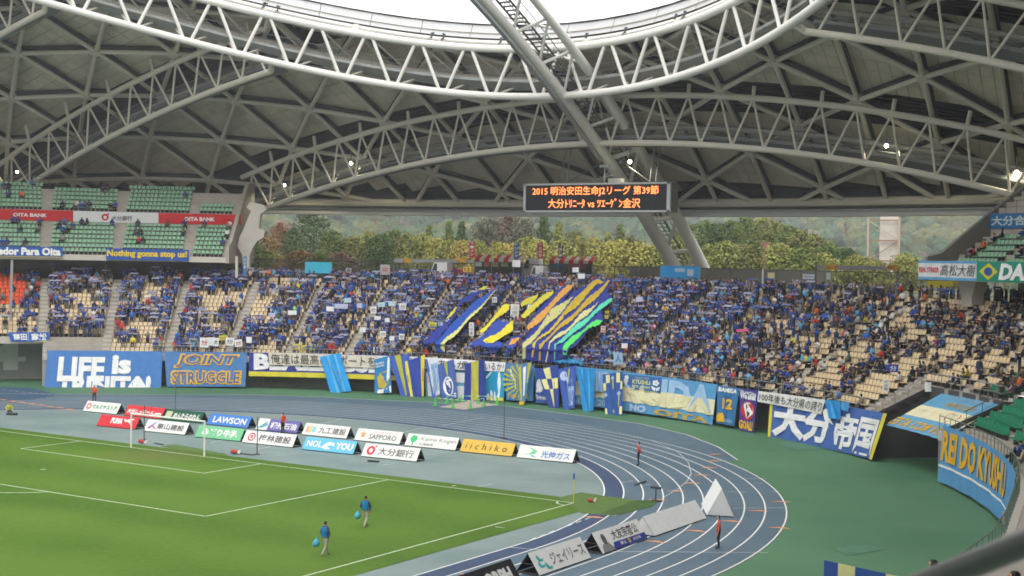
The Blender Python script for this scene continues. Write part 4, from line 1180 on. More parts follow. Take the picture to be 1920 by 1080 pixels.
for p in IND:
    k = p['pose']
    if k not in pmesh:
        o = PMB[k].build('person', [M_skin, M_hair, M_shirt, M_trous, M_shoe], None, local=True, smooth=True); pmesh[k] = o.data
    else:
        o = bpy.data.objects.new('person', pmesh[k]); COL.objects.link(o)
    o.location = p['loc'].tolist(); o.rotation_euler = (0, 0, p['rz']); o.scale = (p['sc'],) * 3
    row, sa, wh, kd = p['lab']
    ps = {'up': 'arms-up', 'scarf': 'scarf-raising', 'clap': 'clapping', 'down': 'standing', 'sit': 'seated', 'sit_lean': 'leaning', 'sit_clap': 'clapping seated', 'behind': 'standing'}[k]
    for _try in range(12):
     rgb, wd, _ = PALETTE[p['pal']]
     if row == 99: lab = f'{ps} spectator in {wd} on the top walkway {wh}'
     elif kd == 'upper': lab = f'{ps} spectator in {wd}, {WORD[row]} row {wh}'
     else: lab = f'{ps} fan, {wd}, {WORD[row]} row, {numw(sa) if sa >= 0 else numw(-sa - 1)} from {FN[sa >= 0]} aisle, {wh}'
     if lab not in cnt: break
     p['pal'] = pick(.6)
    cnt[lab] = cnt.get(lab, 0) + 1
    j = rng.uniform(.8, 1.25); o.color = (rgb[0] * j, rgb[1] * j, rgb[2] * j, 1)
    tag(o, lab[0].upper() + lab[1:], 'person', 'spectators in the stand')
    if k in ('up', 'scarf'):
        kk = k + '_s'
        if kk not in pmesh:
            z = 1.93 if k == 'up' else 1.72; y = -.10 if k == 'up' else -.25
            bb = MB(); bb.grid(lambda u, v: (-.55 + 1.10 * u, y - .03 * sin(u * 9), z - .14 - (.22 if k == 'scarf' else 0) - .06 * (1 - abs(2 * u - 1)) ** 2 + .05 * u + .18 * v + .02 * sin(u * 14)), 8, 1)
            so = bb.build('scarf', M_scarfobj, o, local=True); pmesh[kk] = so.data
        else:
            so = bpy.data.objects.new('scarf', pmesh[kk]); COL.objects.link(so); so.parent = o
items = []
for p in REST:
    rgb, wd, _ = PALETTE[p['pal']]; j = rng.uniform(.75, 1.3); sk = np.array([.50, .30, .20]) * rng.uniform(.8, 1.15)
    hair = np.array([.018, .014, .012]) * rng.uniform(.7, 3) if rng.random() < .86 else np.array(PALETTE[int(rng.choice([0, 1, 3, 8]))][0])
    cols = [sk, hair, np.array(rgb) * j, TROUS[p['tr']], (.03, .03, .035), np.array(p['sf']) * rng.uniform(.8, 1.15)]
    items.append((POSES.index(p['pose']), p['loc'], p['rz'], p['sc'], cols))
merged('crowd', PBL, items, M_crowd, colors=True, label='dense crowd of supporters in blue holding striped scarves across the terrace', cat='crowd', kind='stuff')
print('people', len(PEOPLE), 'individual', len(IND), 'dup labels', sum(1 for v in cnt.values() if v > 1))
# ================================================================ banners on the front wall
C_SKY = (.11, .30, .56); C_ROYAL = (.05, .11, .42); C_NAVY = (.025, .045, .22); C_YEL = (.66, .58, .06); C_PALEY = (.66, .64, .30); C_GOLD = (.68, .40, .03)
C_CREAM = (.74, .70, .48); C_WH = (.76, .77, .78); C_LB = (.03, .29, .62); C_BLUE = (.07, .19, .47); C_PAPER = (.62, .58, .49); C_INK = (.03, .03, .035); C_RED = (.52, .03, .035); C_OLIVE = (.42, .42, .06)
def banner(name, label, px, r_top, r_bot, color, texts=(), shapes=(), wave=.05, freq=5, nu=40, nv=10, cat='banner', group=None, seed=1, corners=None, clipped=()):
    """px: TL, TR, BR, BL as measured on the wall; texts: (body, u0, v0, u1, v1, bold, colour, shear); shapes: (colour, polygon in uv)"""
    c4 = corners or [oncyl(*px[0], r_top), oncyl(*px[1], r_top), oncyl(*px[2], r_bot), oncyl(*px[3], r_bot)]
    t = thing(name, label, cat, c4[3], group)
    L = np.linalg.norm(c4[1] - c4[0])
    mk = cypatch if L > 3.2 else patch
    f0 = mk(*c4, 0.0, wave, freq, seed=seed)
    b = MB(); b.grid(f0, nu, nv); b.build('cloth', cmat(color, cloth=True), t, smooth=True)
    bycol = {}
    fo = mk(*c4, .035, wave, freq, seed=seed)
    for col, poly in shapes:
        b = bycol.setdefault((col, 0), MB())
        us = [p[0] for p in poly]; vs = [p[1] for p in poly]
        if len(poly) == 4 and poly[0][0] == poly[3][0] and poly[1][0] == poly[2][0] and poly[0][1] == poly[1][1]:
            b.grid(fo, max(2, int(nu * abs(us[1] - us[0]))), max(2, int(nv * abs(vs[2] - vs[1]))), 0, us[0], us[1], vs[0], vs[2])
        else: b.poly([fo(*p) for p in poly])
    ft = mk(*c4, .065, wave, freq, seed=seed)
    for body_, u0, v0, u1, v1, bold, col, shear in texts:
        b = bycol.setdefault((col, 1), MB()); put_text(b, body_, ft, u0, v0, u1, v1, bold, 0, shear)
    for body_, u0, v0, u1, v1, bold, col, shear in clipped:      # letters running off the lower hem
        V, F = glyphs(body_, bold, 2, shear); b = bycol.setdefault((col, 1), MB())
        W = [(u0 + (u1 - u0) * x, v0 + (v1 - v0) * y) for x, y in V]
        P_ = [ft(x, max(y, .006)) for x, y in W]; b.add(P_, [f for f in F if max(W[i][1] for i in f) > .006])
    for (col, k_), b in bycol.items(): b.build('lettering' if k_ else 'printed_stripe', cmat(col, cloth=True), t)
    return t
R = lambda u0, v0, u1, v1: [(u0, v0), (u1, v0), (u1, v1), (u0, v1)]
def disc(cu, cv, ru, rv, n=16, a0=0, a1=360): return [(cu + ru * cos(radians(a0 + (a1 - a0) * i / n)), cv + rv * sin(radians(a0 + (a1 - a0) * i / n))) for i in range(n)]
RB = 60.75
banner('banner', 'blue banner with huge white words LIFE is TRINITA! hanging on the wall', [(90, 657), (305, 659), (302, 727), (83, 727)], RB, 59.6, C_BLUE,
       [('LIFE', .10, .17, .50, .83, .045, C_WH, .0), ('is', .56, .36, .73, .89, .05, C_WH, 0)],
       [], wave=.07, freq=4, clipped=[('TRINITA!', .10, -.22, .91, .33, .055, C_WH, 0)])
banner('banner', 'blue banner with yellow outlined words JOINT STRUGGLE', [(308, 659), (463, 661), (460, 725), (313, 725)], RB, 59.7, (.075, .19, .42),
       [('JOINT', .10, .53, .92, .95, .075, C_GOLD, .25), ('STRUGGLE', .05, .06, .95, .47, .085, C_GOLD, .05)], wave=.04)
t_ = banner('banner_text', 'x', [(308, 659), (463, 661), (460, 725), (313, 725)], RB - .05, 59.65, (.075, .19, .42), [], wave=.04) if False else None
J = [o for o in COL.objects if o.get('label', '').startswith('blue banner with yellow outlined')][0]
c4 = [oncyl(308, 659, RB), oncyl(463, 661, RB), oncyl(460, 725, 59.7), oncyl(313, 725, 59.7)]
fj = cypatch(*c4, .10, .04, 5, seed=1); b = MB()
put_text(b, 'JOINT', fj, .13, .57, .89, .91, .012, 0, .25); put_text(b, 'STRUGGLE', fj, .075, .10, .925, .43, .012, 0, .05)
b.build('letter_faces', cmat((.08, .13, .33), cloth=True), J)
banner('banner', 'long navy banner with white gothic letters and a yellow lower edge', [(467, 661), (762, 667), (758, 714), (467, 705)], RB, 60.5, (.045, .055, .30),
       [('BLAZKISSER', .03, .26, .97, .98, .05, C_WH, 0)], [(C_YEL, R(0, 0, 1, .20))], wave=.05, freq=8, nu=60)
banner('banner', 'cream paper banner reading 俺達は最高のサポートを over the navy one', [(503, 661), (708, 667), (706, 690), (505, 684)], RB - .18, 60.4, C_PAPER,
       [('俺達は最高のサポートを', .02, .10, .985, .92, -.002, C_INK, 0)], wave=.02, freq=3)
banner('flag', 'sheer bright sky blue flag drooping over the cream paper banner', [(600, 669), (638, 662), (658, 733), (621, 738)], RB - .5, 59.2, (.03, .30, .68),
       [], [((.35, .10, .22), disc(.3, .8, .05, .02, 8)), ((.35, .10, .22), disc(.55, .5, .05, .02, 8)), ((.35, .10, .22), disc(.7, .3, .05, .02, 8)), ((.12, .42, .75), R(.3, 0, .42, 1)), ((.12, .42, .75), R(.68, 0, .76, 1))], wave=.10, freq=1.5, nu=16, nv=16, cat='flag')
banner('flag', 'blue flag with a golden figure and white lettering above', [(702, 674), (733, 666), (733, 736), (703, 738)], RB - .45, 59.2, (.03, .20, .44),
       [('KAMISA', .1, .82, .62, .88, .01, C_WH, 0), ('LEGEND', .1, .74, .6, .80, .01, C_WH, 0)],
       [((.45, .36, .06), [(.15, .45), (.35, .58), (.75, .60), (.95, .45), (.85, .25), (.6, .12), (.25, .15), (.2, .3)]), (C_WH, [(.15, 0), (.2, .1), (.7, .12), (1, .2), (1, .0)]), (C_BLUE, [(.5, 0), (.62, .12), (.72, .12), (.62, 0)]), (C_WH, [(.75, .3), (.8, .95), (.95, 1), (.9, .4)]), ((.50, .38, .10), [(.3, .3), (.45, .48), (.6, .44), (.5, .24)])], wave=.06, freq=1.5, nu=14, nv=14, cat='flag')
banner('flag', 'navy flag with one broad olive yellow stripe hanging slanted, first of the striped ones', [(729, 668), (768, 664), (768, 742), (753, 745)], RB - .55, 59.1, C_ROYAL, [], [(C_OLIVE, [(.28, 1), (.58, 1), (.72, .02), (.52, .02)])], wave=.07, freq=1.5, nu=16, nv=14, cat='flag')
banner('flag', 'broad royal blue flag between two narrow yellow borders', [(757, 679), (797, 665), (795, 743), (771, 744)], RB - .7, 59.0, (.04, .07, .34),
       [('蹴球', .02, .40, .12, .62, .01, (.2, .3, .05), 0), ('大分蹴友会', .86, .35, .95, .70, .01, C_RED, 0)], [(C_YEL, R(0, 0, .17, 1)), (C_YEL, R(.80, 0, 1, 1))], wave=.08, freq=2, nu=16, nv=14, cat='flag')
banner('banner', 'white paper banner reading 意地見せるか? behind the drooping flags', [(762, 668), (948, 680), (946, 697), (762, 690)], RB - .05, 60.5, C_WH,
       [('決意はあるか', .03, .1, .60, .9, 0, C_INK, 0), ('意は', .56, .1, .70, .9, 0, C_INK, 0), ('いるか?', .80, .1, .99, .9, 0, C_INK, 0)], wave=.03)
banner('banner', 'light blue and white cross patterned banner half hidden by flags', [(795, 692), (872, 697), (872, 752), (800, 748)], RB - .05, 59.9, (.10, .38, .55), [], [(C_WH, R(.42, .62, .72, .95)), (C_WH, R(.42, .05, .72, .5)), (C_WH, R(.78, .62, 1, .95)), (C_WH, R(.78, .05, 1, .5)), (C_WH, R(.05, .1, .36, .9))], wave=.05, cat='banner')
banner('flag', 'white flag with a navy edge and pale blue vertical words', [(799, 674), (820, 669), (824, 738), (812, 748)], RB - .7, 59.0, (.60, .63, .74), [('TRINITA', .35, .1, .98, .85, .02, (.14, .38, .62), .2)], [(C_ROYAL, [(0, 1), (.12, 1), (.40, 0), (.0, 0)])], wave=.07, freq=1.5, nu=14, nv=14, cat='flag')
banner('flag', 'mid blue flag with a round football crest and yellow stripe above it', [(819, 685), (851, 673), (858, 745), (830, 750)], RB - .8, 58.9, (.065, .12, .36), [('T', .8, .0, .95, .12, .02, C_WH, 0)],
       [(C_OLIVE, [(.42, 1), (.62, 1), (.56, .62), (.50, .62)]), (C_WH, disc(.5, .33, .32, .27, 20)), ((.05, .09, .30), disc(.5, .33, .26, .22, 20)), (C_WH, disc(.48, .33, .17, .14, 16)), (C_INK, disc(.48, .33, .05, .04, 5)), (C_INK, disc(.38, .41, .035, .03, 5)), (C_INK, disc(.60, .40, .035, .03, 5)), (C_INK, disc(.42, .24, .035, .03, 5)), (C_INK, disc(.57, .25, .035, .03, 5))], wave=.06, freq=1.5, nu=14, nv=14, cat='flag')
banner('flag', 'navy flag with a single broad olive stripe, hanging straight behind green cones', [(872, 682), (909, 673), (910, 751), (870, 752)], RB - .85, 58.8, (.025, .045, .24), [], [(C_OLIVE, R(.32, 0, .70, 1))], wave=.07, freq=1.5, nu=16, nv=14, cat='flag')
banner('banner', 'turquoise banner with white line drawing of a cheering figure', [(910, 693), (948, 696), (945, 752), (911, 750)], RB - .1, 60.0, (.02, .30, .52), [],
       [(C_WH, [(.05, 0), (.1, .28), (.3, .35), (.35, .25), (.5, .3), (.55, 0)]), (C_WH, [(.6, 0), (.68, .3), (.62, .6), (.66, .95), (.74, .95), (.8, .6), (.74, 0)]), (C_YEL, R(.1, .0, .95, .10)), (C_WH, [(.02, .75), (.3, .95), (.32, .92), (.06, .7)])], wave=.05, nu=14)
banner('banner', 'blue banner with yellow sunburst rays and a white dancing figure', [(948, 681), (1002, 685), (1000, 752), (950, 750)], RB - .05, 60.0, (.06, .21, .42), [('OITA', .05, .06, .42, .16, .02, (.55, .30, .10), 0)],
       [(C_OLIVE, [(.62, .5), (.5 + .62 * cos(radians(a)), .5 + .5 * sin(radians(a))), (.5 + .62 * cos(radians(a + 9)), .5 + .5 * sin(radians(a + 9)))]) for a in range(60, 300, 18)] + [(C_WH, [(.15, .85), (.2, .6), (.3, .55), (.32, .3), (.36, .3), (.34, .6), (.25, .68), (.18, .86)])], wave=.04)
banner('flag', 'sunburst flag with pale central bar furled over its matching banner', [(972, 684), (998, 678), (984, 757), (975, 760)], RB - .8, 58.7, (.07, .20, .40), [], [(C_OLIVE, [(0, .9), (.2, 1), (.4, .1), (.2, .1)]), (C_WH, [(.35, .9), (.6, .92), (.75, .2), (.5, .2)]), (C_OLIVE, [(.7, 1), (1, .95), (.9, .5), (.8, .5)]), (C_GOLD, R(0, 0, .9, .08))], wave=.06, freq=1, nu=12, nv=14, cat='flag')
banner('banner', 'navy banner with a white elephant head shape behind checked flag', [(1003, 690), (1030, 692), (1028, 757), (1005, 755)], RB - .05, 60.0, (.04, .10, .33), [('Trinitat', .02, .1, .95, .22, .02, C_WH, 0)], [(C_WH, disc(.35, .5, .28, .2, 14)), (C_WH, [(.1, .45), (.05, .3), (.3, .3), (.35, .45)])], wave=.04, nu=14)
banner('flag', 'navy and yellow chequered flag hanging to a point', [(1006, 692), (1047, 684), (1047, 765), (1031, 767)], RB - .7, 58.7, (.03, .06, .27), [],
       [(C_PALEY, [(.30, .97), (.62, .98), (.64, .70), (.36, .72)]), (C_PALEY, [(.08, .72), (.36, .72), (.42, .46), (.12, .48)]), (C_PALEY, [(.64, .70), (.97, .70), (.97, .46), (.68, .46)]), (C_PALEY, [(.42, .46), (.68, .46), (.62, .04), (.50, .04)])], wave=.06, freq=1.5, nu=16, nv=14, cat='flag')
banner('flag', 'indigo flag with white round crest and vertical script', [(1045, 692), (1081, 685), (1076, 765), (1058, 769)], RB - .75, 58.6, (.045, .10, .37), [('Trinita', .45, .05, .9, .75, .01, (.35, .5, .75), .3)], [((.4, .5, .7), disc(.3, .80, .20, .12, 18)), ((.05, .10, .35), disc(.3, .80, .15, .09, 16)), (C_WH, [(.2, .74), (.3, .88), (.36, .86), (.30, .72)]), ((.40, .42, .16), [(.6, .95), (.68, .95), (.55, .6), (.48, .6)])], wave=.06, freq=1.5, nu=14, nv=14, cat='flag')
banner('banner', 'very long sky blue and cream banner with giant pale letters OIDA', [(1080, 687), (1345, 721), (1336, 797), (1080, 758)], RB, 60.1, (.10, .31, .55),
       [('TORCIDA', -.02, .22, .985, .955, .05, (.32, .50, .72), 0), ('-DO', .0, .04, .10, .18, .02, (.4, .5, .65), 0), ('20', .155, .04, .21, .2, .02, (.4, .5, .65), 0), ('NO', .385, .03, .50, .20, .05, (.42, .55, .74), 0), ('OITA', .56, .01, .97, .17, .05, (.47, .34, .08), 0)],
       [(C_CREAM, R(0, .25, 1, .62))], wave=.05, freq=9, nu=70)
OB = [o for o in COL.objects if 'giant pale letters' in o.get('label', '')][0]
c4 = [oncyl(1080, 687, RB), oncyl(1345, 721, RB), oncyl(1336, 797, 60.1), oncyl(1080, 758, 60.1)]
fq = cypatch(*c4, .075, .05, 9, seed=1); b = MB()
V_, F_ = glyphs('TORCIDA', .05)
sel = [f for f in F_ if np.mean([V_[i][1] for i in f]) < .5]
def ft_(x, y): return fq(-.02 + 1.005 * x, .22 + .735 * y)
vv = [ft_(x, min(y, .53)) for x, y in V_]
b.add(vv, [f for f in F_ if min(V_[i][1] for i in f) < .53])
b.build('letter_faces', cmat((.68, .64, .40), cloth=True), OB)
for u0, u1, h, lab in ((1080, 1117, 0, 'sheer sky blue flag like gauze beside the indigo flag'), (1117, 1131, 4, 'pale blue strip of cloth beside the gauze flag')):
    banner('flag', lab, [(u0, 690 + h), (u1, 692 + h), (u1 - 3, 768), (u0 + 15, 776)] if u0 < 1100 else [(u0, 696), (u1, 698), (u1, 735), (u0, 733)], RB - .7, 58.8 if u0 < 1100 else 60, (.025, .22, .50) if u0 < 1100 else (.3, .42, .65), [], [((.05, .35, .66), R(.25, 0, .33, 1)), ((.05, .35, .66), R(.6, 0, .66, 1))], wave=.10, freq=2, nu=14, nv=12, cat='flag')
banner('flag', 'narrow navy flag with yellow chequers at both edges and white stars', [(1130, 702), (1168, 697), (1166, 778), (1136, 781)], RB - .8, 58.5, (.03, .09, .30), [],
       [(C_PALEY, R(.16, .78, .36, .97)), (C_PALEY, R(.0, .60, .14, .78)), (C_PALEY, R(.70, .76, .86, .99)), (C_PALEY, R(.88, .6, 1, .78)), (C_PALEY, [(.02, 0), (.14, 0), (.12, .18), (.02, .18)]), (C_PALEY, R(.86, .02, .98, .2)),
        ((.3, .4, .5), disc(.5, .88, .09, .06, 4)), ((.3, .4, .5), disc(.82, .5, .09, .07, 4)), ((.3, .4, .5), disc(.5, .1, .1, .06, 4)), ((.3, .4, .5), disc(.1, .5, .1, .06, 4)), ((.38, .38, .1), R(.48, .62, .54, .9)), ((.38, .38, .1), R(.8, .2, .85, .5))], wave=.06, freq=1.5, nu=16, nv=14, cat='flag')
banner('banner', 'small blue banner reading KYUSHU FOR JAPAN with a flower in two hands', [(1168, 701), (1241, 708), (1239, 738), (1167, 729)], RB - .12, 60.4, (.04, .15, .38),
       [('KYUSHU', .26, .44, .71, .72, .03, C_PALEY, 0), ('FOR JAPAN', .26, .14, .71, .36, .02, C_PALEY, 0), ('がんばろう日本', .32, .77, .68, .92, .01, (.5, .5, .3), 0)],
       [(C_WH, [(.06, .9), (.13, .95), (.16, .8), (.13, .6), (.12, .3), (.07, .25), (.04, .4), (.03, .6), (.05, .75)])] + [(C_WH, disc(.86 + .055 * cos(a * 1.2566), .62 + .12 * sin(a * 1.2566), .035, .08, 8)) for a in range(5)] + [((.6, .5, .1), disc(.86, .62, .02, .05, 6)), (C_WH, [(.74, .42), (.78, .2), (.85, .1), (.86, .3)]), (C_WH, [(.99, .42), (.95, .2), (.88, .1), (.87, .3)]), (C_YEL, R(.2, .03, .9, .06))], wave=.02)
banner('banner', 'tall blue banner reading BAMISA with an orange number 12', [(1345, 722), (1387, 728), (1377, 799), (1344, 793)], RB, 60.1, (.045, .17, .37), [('BAMISA', .08, .84, .92, .96, .04, C_WH, .1), ('12', .28, .40, .78, .68, .05, C_GOLD, 0), ('since', .45, .06, .85, .17, .01, (.35, .5, .65), 0)],
       [(C_GOLD, [(.02, .05), (.02, .2), (.1, .27), (.3, .29), (.42, .2), (.42, .05)]), ((.03, .10, .28), [(.35, .78), (.5, .5), (.65, .78), (.5, .72)]), ((.03, .10, .28), [(.48, .4), (.55, .4), (.55, .05), (.48, .05)])], wave=.05, freq=2, nu=16)
banner('banner', 'tall purple banner reading We are Oita and GOAL! round a white oval', [(1388, 728), (1422, 733), (1413, 813), (1386, 806)], RB, 60.0, (.06, .05, .26), [('We are', .05, .88, .5, .97, .02, C_WH, 0), ('Oita', .5, .86, .95, .95, .02, C_WH, 0), ('GOAL!', .03, .04, .92, .26, .05, C_GOLD, 0), ('We ainat', .05, .76, .95, .90, .04, C_WH, 0)],
       [(C_RED, disc(.5, .50, .40, .22, 20)), (C_WH, disc(.5, .50, .34, .19, 20)), (C_INK, [(.3, .36), (.28, .55), (.4, .66), (.5, .6), (.45, .5), (.6, .46), (.7, .5), (.6, .38), (.5, .32)])], wave=.04, freq=2, nu=16)
banner('banner', 'blue banner with yellow ends and huge white characters 大分帝国', [(1445, 741), (1664, 776), (1636, 862), (1441, 820)], RB, 60.0, (.065, .14, .40),
       [('大', .03, .06, .32, .86, .05, C_WH, 0), ('分', .30, .06, .56, .88, .045, C_WH, 0), ('帝', .575, .06, .775, .86, .034, C_WH, 0), ('国', .785, .04, .958, .84, .030, C_WH, 0)], [(C_YEL, R(0, 0, .022, 1)), (C_YEL, R(.965, 0, 1, 1))], wave=.05, freq=6, nu=60)
banner('banner', 'handwritten white banner reading 100年後も大分県の誇り', [(1422, 733), (1547, 750), (1540, 777), (1421, 753)], RB - .16, 60.4, (.68, .68, .66), [('100年後も大分県の誇り', .03, .14, .985, .86, -.001, C_INK, 0)], wave=.03, freq=3)
banner('flag', 'sheer sky blue cloth hanging over the four-character banner', [(1547, 750), (1576, 752), (1577, 786), (1555, 784)], RB - .3, 60.2, (.03, .24, .60), [], [((.05, .33, .68), R(.3, 0, .5, 1))], wave=.05, freq=1, nu=10, cat='flag')
banner('flag', 'short piece of sky blue cloth beside the longer sheer one', [(1577, 753), (1594, 755), (1590, 772), (1578, 768)], RB - .3, 60.3, (.06, .28, .58), [], [], wave=.04, freq=1, nu=8, cat='flag')
banner('banner', 'small blue player-name banner reading 高田 高松 on the gate edge', [(15, 623), (93, 623), (91, 641), (20, 640)], 64.3, 64.2, (.04, .12, .42), [('高田', .10, .14, .44, .88, .03, C_WH, 0), ('高松', .55, .12, .94, .9, .03, C_WH, 0)], [(C_YEL, [(.55, 0), (1, .14), (1, .05), (.8, 0)]), ((.3, .45, .65), R(.47, 0, .49, 1))], wave=.02)
# sloped banner over the tunnel
TLs, TRs, BRs, BLs = oncyl(1768, 736, 65.7), oncyl(1880, 757, 65.7), oncyl(1768, 826, 60.85), oncyl(1662, 797, 60.9)
print('slope', TLs, TRs)
banner('banner', 'blue and cream banner sloping over the tunnel mouth with a red heart outline', None, 0, 0, (.13, .36, .58),
       [('REVOLUÇÃO', .30, .66, .78, .84, .03, (.45, .36, .14), .2), ('TORCIDA ORGANIZADA', .2, .88, .85, .96, .01, (.3, .45, .55), 0), ('ESTA COM VOCÊ', -.02, .05, .98, .30, .03, (.62, .38, .05), .1), ('大分トリニータ', .1, .46, .45, .54, 0, (.5, .52, .36), 0), ('TT', .60, .46, .67, .56, .0, (.3, .45, .3), 0)],
       [(C_CREAM, R(0, .33, 1, .62)), *[(C_RED, [(.64 + .0072 * k_ * 16 * sin(a_) ** 3, .475 + .0085 * k_ * (13 * cos(a_) - 5 * cos(2 * a_) - 2 * cos(3 * a_) - cos(4 * a_))) for a_, k_ in ((a1_, 1), (a1_ + .13, 1), (a1_ + .13, .84), (a1_, .84))]) for a1_ in [j_ * .1257 for j_ in range(50)]]], wave=.05, corners=[TLs, TRs, BRs, BLs], nu=30, nv=20)
HB = [o for o in COL.objects if 'red heart outline' in o.get('label', '')][0]
for ch in HB.children:                     # the cream inside of the heart sits over the red one
    pass
# curved blue banner on the side wall
cs = [cy(60.85, 54.6, 3.9), cy(60.85, 74.5, 3.85), cy(60.7, 74.5, .35), cy(60.6, 54.6, .15)]
banner('banner', 'tall curved blue banner with yellow letters REIDO KYUSHU on the side wall', None, 0, 0, (.10, .29, .54),
       [('REI DO KYUSHU', .015, .38, .78, .93, .04, C_GOLD, 0), ('OITA', .78, .06, .86, .22, .03, C_GOLD, 0)], [(C_WH, R(0, .27, 1, .31))], wave=.04, corners=cs, freq=5, nu=60, nv=10)
# ---------------------------------------------------------------- boards and banners of the upper tiers
def flatboard(name, label, az0, az1, r, z0, z1, color, texts=(), shapes=(), cat='board', cloth=False, th=.06):
    t = thing(name, label, cat, cy(r, (az0 + az1) / 2, z0))
    f = lambda off: (lambda u, v: cy(r - off, az0 + (az1 - az0) * u, z0 + (z1 - z0) * v))
    b = MB(); n = max(3, int((az1 - az0) / 1.0)); b.grid(f(0), n, 2); b.grid(f(-th), n, 1)
    for v in (0, 1): b.grid(lambda u, w: f(-th * w)(u, v), n, 1)
    b.build('panel', cmat(color, cloth=cloth), t)
    by = {}
    for col, poly in shapes:
        bb = by.setdefault((col, 0), MB()); us = [p[0] for p in poly]; vs = [p[1] for p in poly]
        if len(poly) == 4 and max(us) - min(us) > .3: bb.grid(f(.02), 10, 1, 0, min(us), max(us), min(vs), max(vs))
        else: bb.poly([f(.02 + .012 * len(by))(*p) for p in poly])
    for body_, u0, v0, u1, v1, bold, col, sh_ in texts: put_text(by.setdefault((col, 1), MB()), body_, f(.05), u0, v0, u1, v1, bold, 0, sh_)
    for (col, k_), bb in by.items(): bb.build('lettering' if k_ else 'printed_mark', cmat(col, cloth=cloth), t)
    return t
rb_ = UR + 7 * UDR - .1
A_ = lambda u, v, r: azof(oncyl(u, v, r))
aw = [A_(-40, 410, rb_), A_(137, 408, rb_), A_(297, 410, rb_), A_(452, 412, rb_)]
flatboard('bank_board', 'red board with white words OITA BANK, farther from the forked pier', aw[0], aw[1], rb_, 17.85, 19.1, (.50, .015, .02), [('OITA BANK', .36, .33, .72, .68, .03, C_WH, 0)])
flatboard('bank_board', 'white board with red ring emblem and characters 大分銀行', aw[1] + .02, aw[2], rb_, 17.85, 19.1, (.62, .63, .64), [('大分銀行', .45, .16, .69, .66, .02, (.12, .12, .13), 0)], [((.50, .02, .03), disc(.37, .48, .043, .32, 20)), ((.62, .63, .64), disc(.37, .46, .020, .16, 16)), ((.50, .02, .03), disc(.408, .80, .011, .09, 10))])
flatboard('bank_board', 'red board with white words OITA BANK next to the forked pier', aw[2] + .02, aw[3], rb_, 17.85, 19.1, (.50, .015, .02), [('OITA BANK', .31, .30, .68, .68, .03, C_WH, 0)])
ru_ = 73.35
aw = [A_(-45, 470, ru_), A_(118, 470, ru_), A_(199, 470, ru_), A_(354, 470, ru_)]
flatboard('banner', 'blue banner with bold white words Vencedor Para Oita on the tier edge', aw[0], aw[1], ru_, 13.55, 14.75, (.035, .11, .36), [('Vencedor Para Oita', -.0, .18, .975, .93, .05, (.82, .82, .80), 0)], [((.42, .34, .12), [(0, 0), (1, 0), (1, .09), (0, .09)])], cat='banner', cloth=True)
flatboard('banner', 'blue banner with bold yellow words Nothing gonna stop us! on the tier edge', aw[2], aw[3], ru_, 13.42, 14.72, (.035, .10, .34), [('Nothing gonna stop us!', .01, .16, .98, .9, .045, (.72, .52, .04), 0)], cat='banner', cloth=True)
rr_ = 73.3
ar = [A_(1722, 500, rr_), A_(1831, 500, rr_), A_(1990, 500, rr_)]
flatboard('banner', 'white banner edged in blue with red REAL STRIKER and brushed 高松大樹', ar[0], ar[1], rr_, 13.35, 14.95, (.62, .64, .66), [('REAL STRIKER', .02, .38, .36, .66, .02, C_RED, 0), ('高松大樹', .38, .22, .99, .82, -.0, (.08, .08, .08), .2)], [((.12, .33, .58), R(0, .88, 1, 1)), ((.12, .33, .58), R(0, 0, 1, .14))], cat='banner', cloth=True)
flatboard('banner', 'green banner with a flag diamond and white letters DANIEL', ar[1] + .03, ar[2], rr_, 13.35, 14.95, (.02, .25, .17), [('DANIEL', .26, .10, .98, .92, .05, C_WH, .2)], [((.58, .50, .05), [(.03, .5), (.14, .93), (.25, .5), (.14, .07)]), ((.03, .10, .32), disc(.14, .5, .05, .22, 14))], cat='banner', cloth=True)
ar = [A_(1851, 410, 80.2), A_(1990, 410, 80.2)]
flatboard('bank_board', 'blue board with pale characters 大分合同新聞 behind green seats', ar[0], ar[1], 80.2, 17.85, 19.15, (.02, .13, .32), [('大分合同新聞', .06, .18, .98, .85, .03, (.45, .55, .55), 0)])
flatboard('wall_sign', 'slim vertical blue sign with white characters on the forked pier foot', A_(456, 500, 73.2), A_(462, 500, 73.2), 73.2, 11.9, 14.1, (.04, .16, .34), [('大', .2, .75, .8, .92, .01, C_WH, 0), ('分', .2, .55, .8, .72, .01, C_WH, 0), ('県', .2, .35, .8, .52, .01, C_WH, 0)])

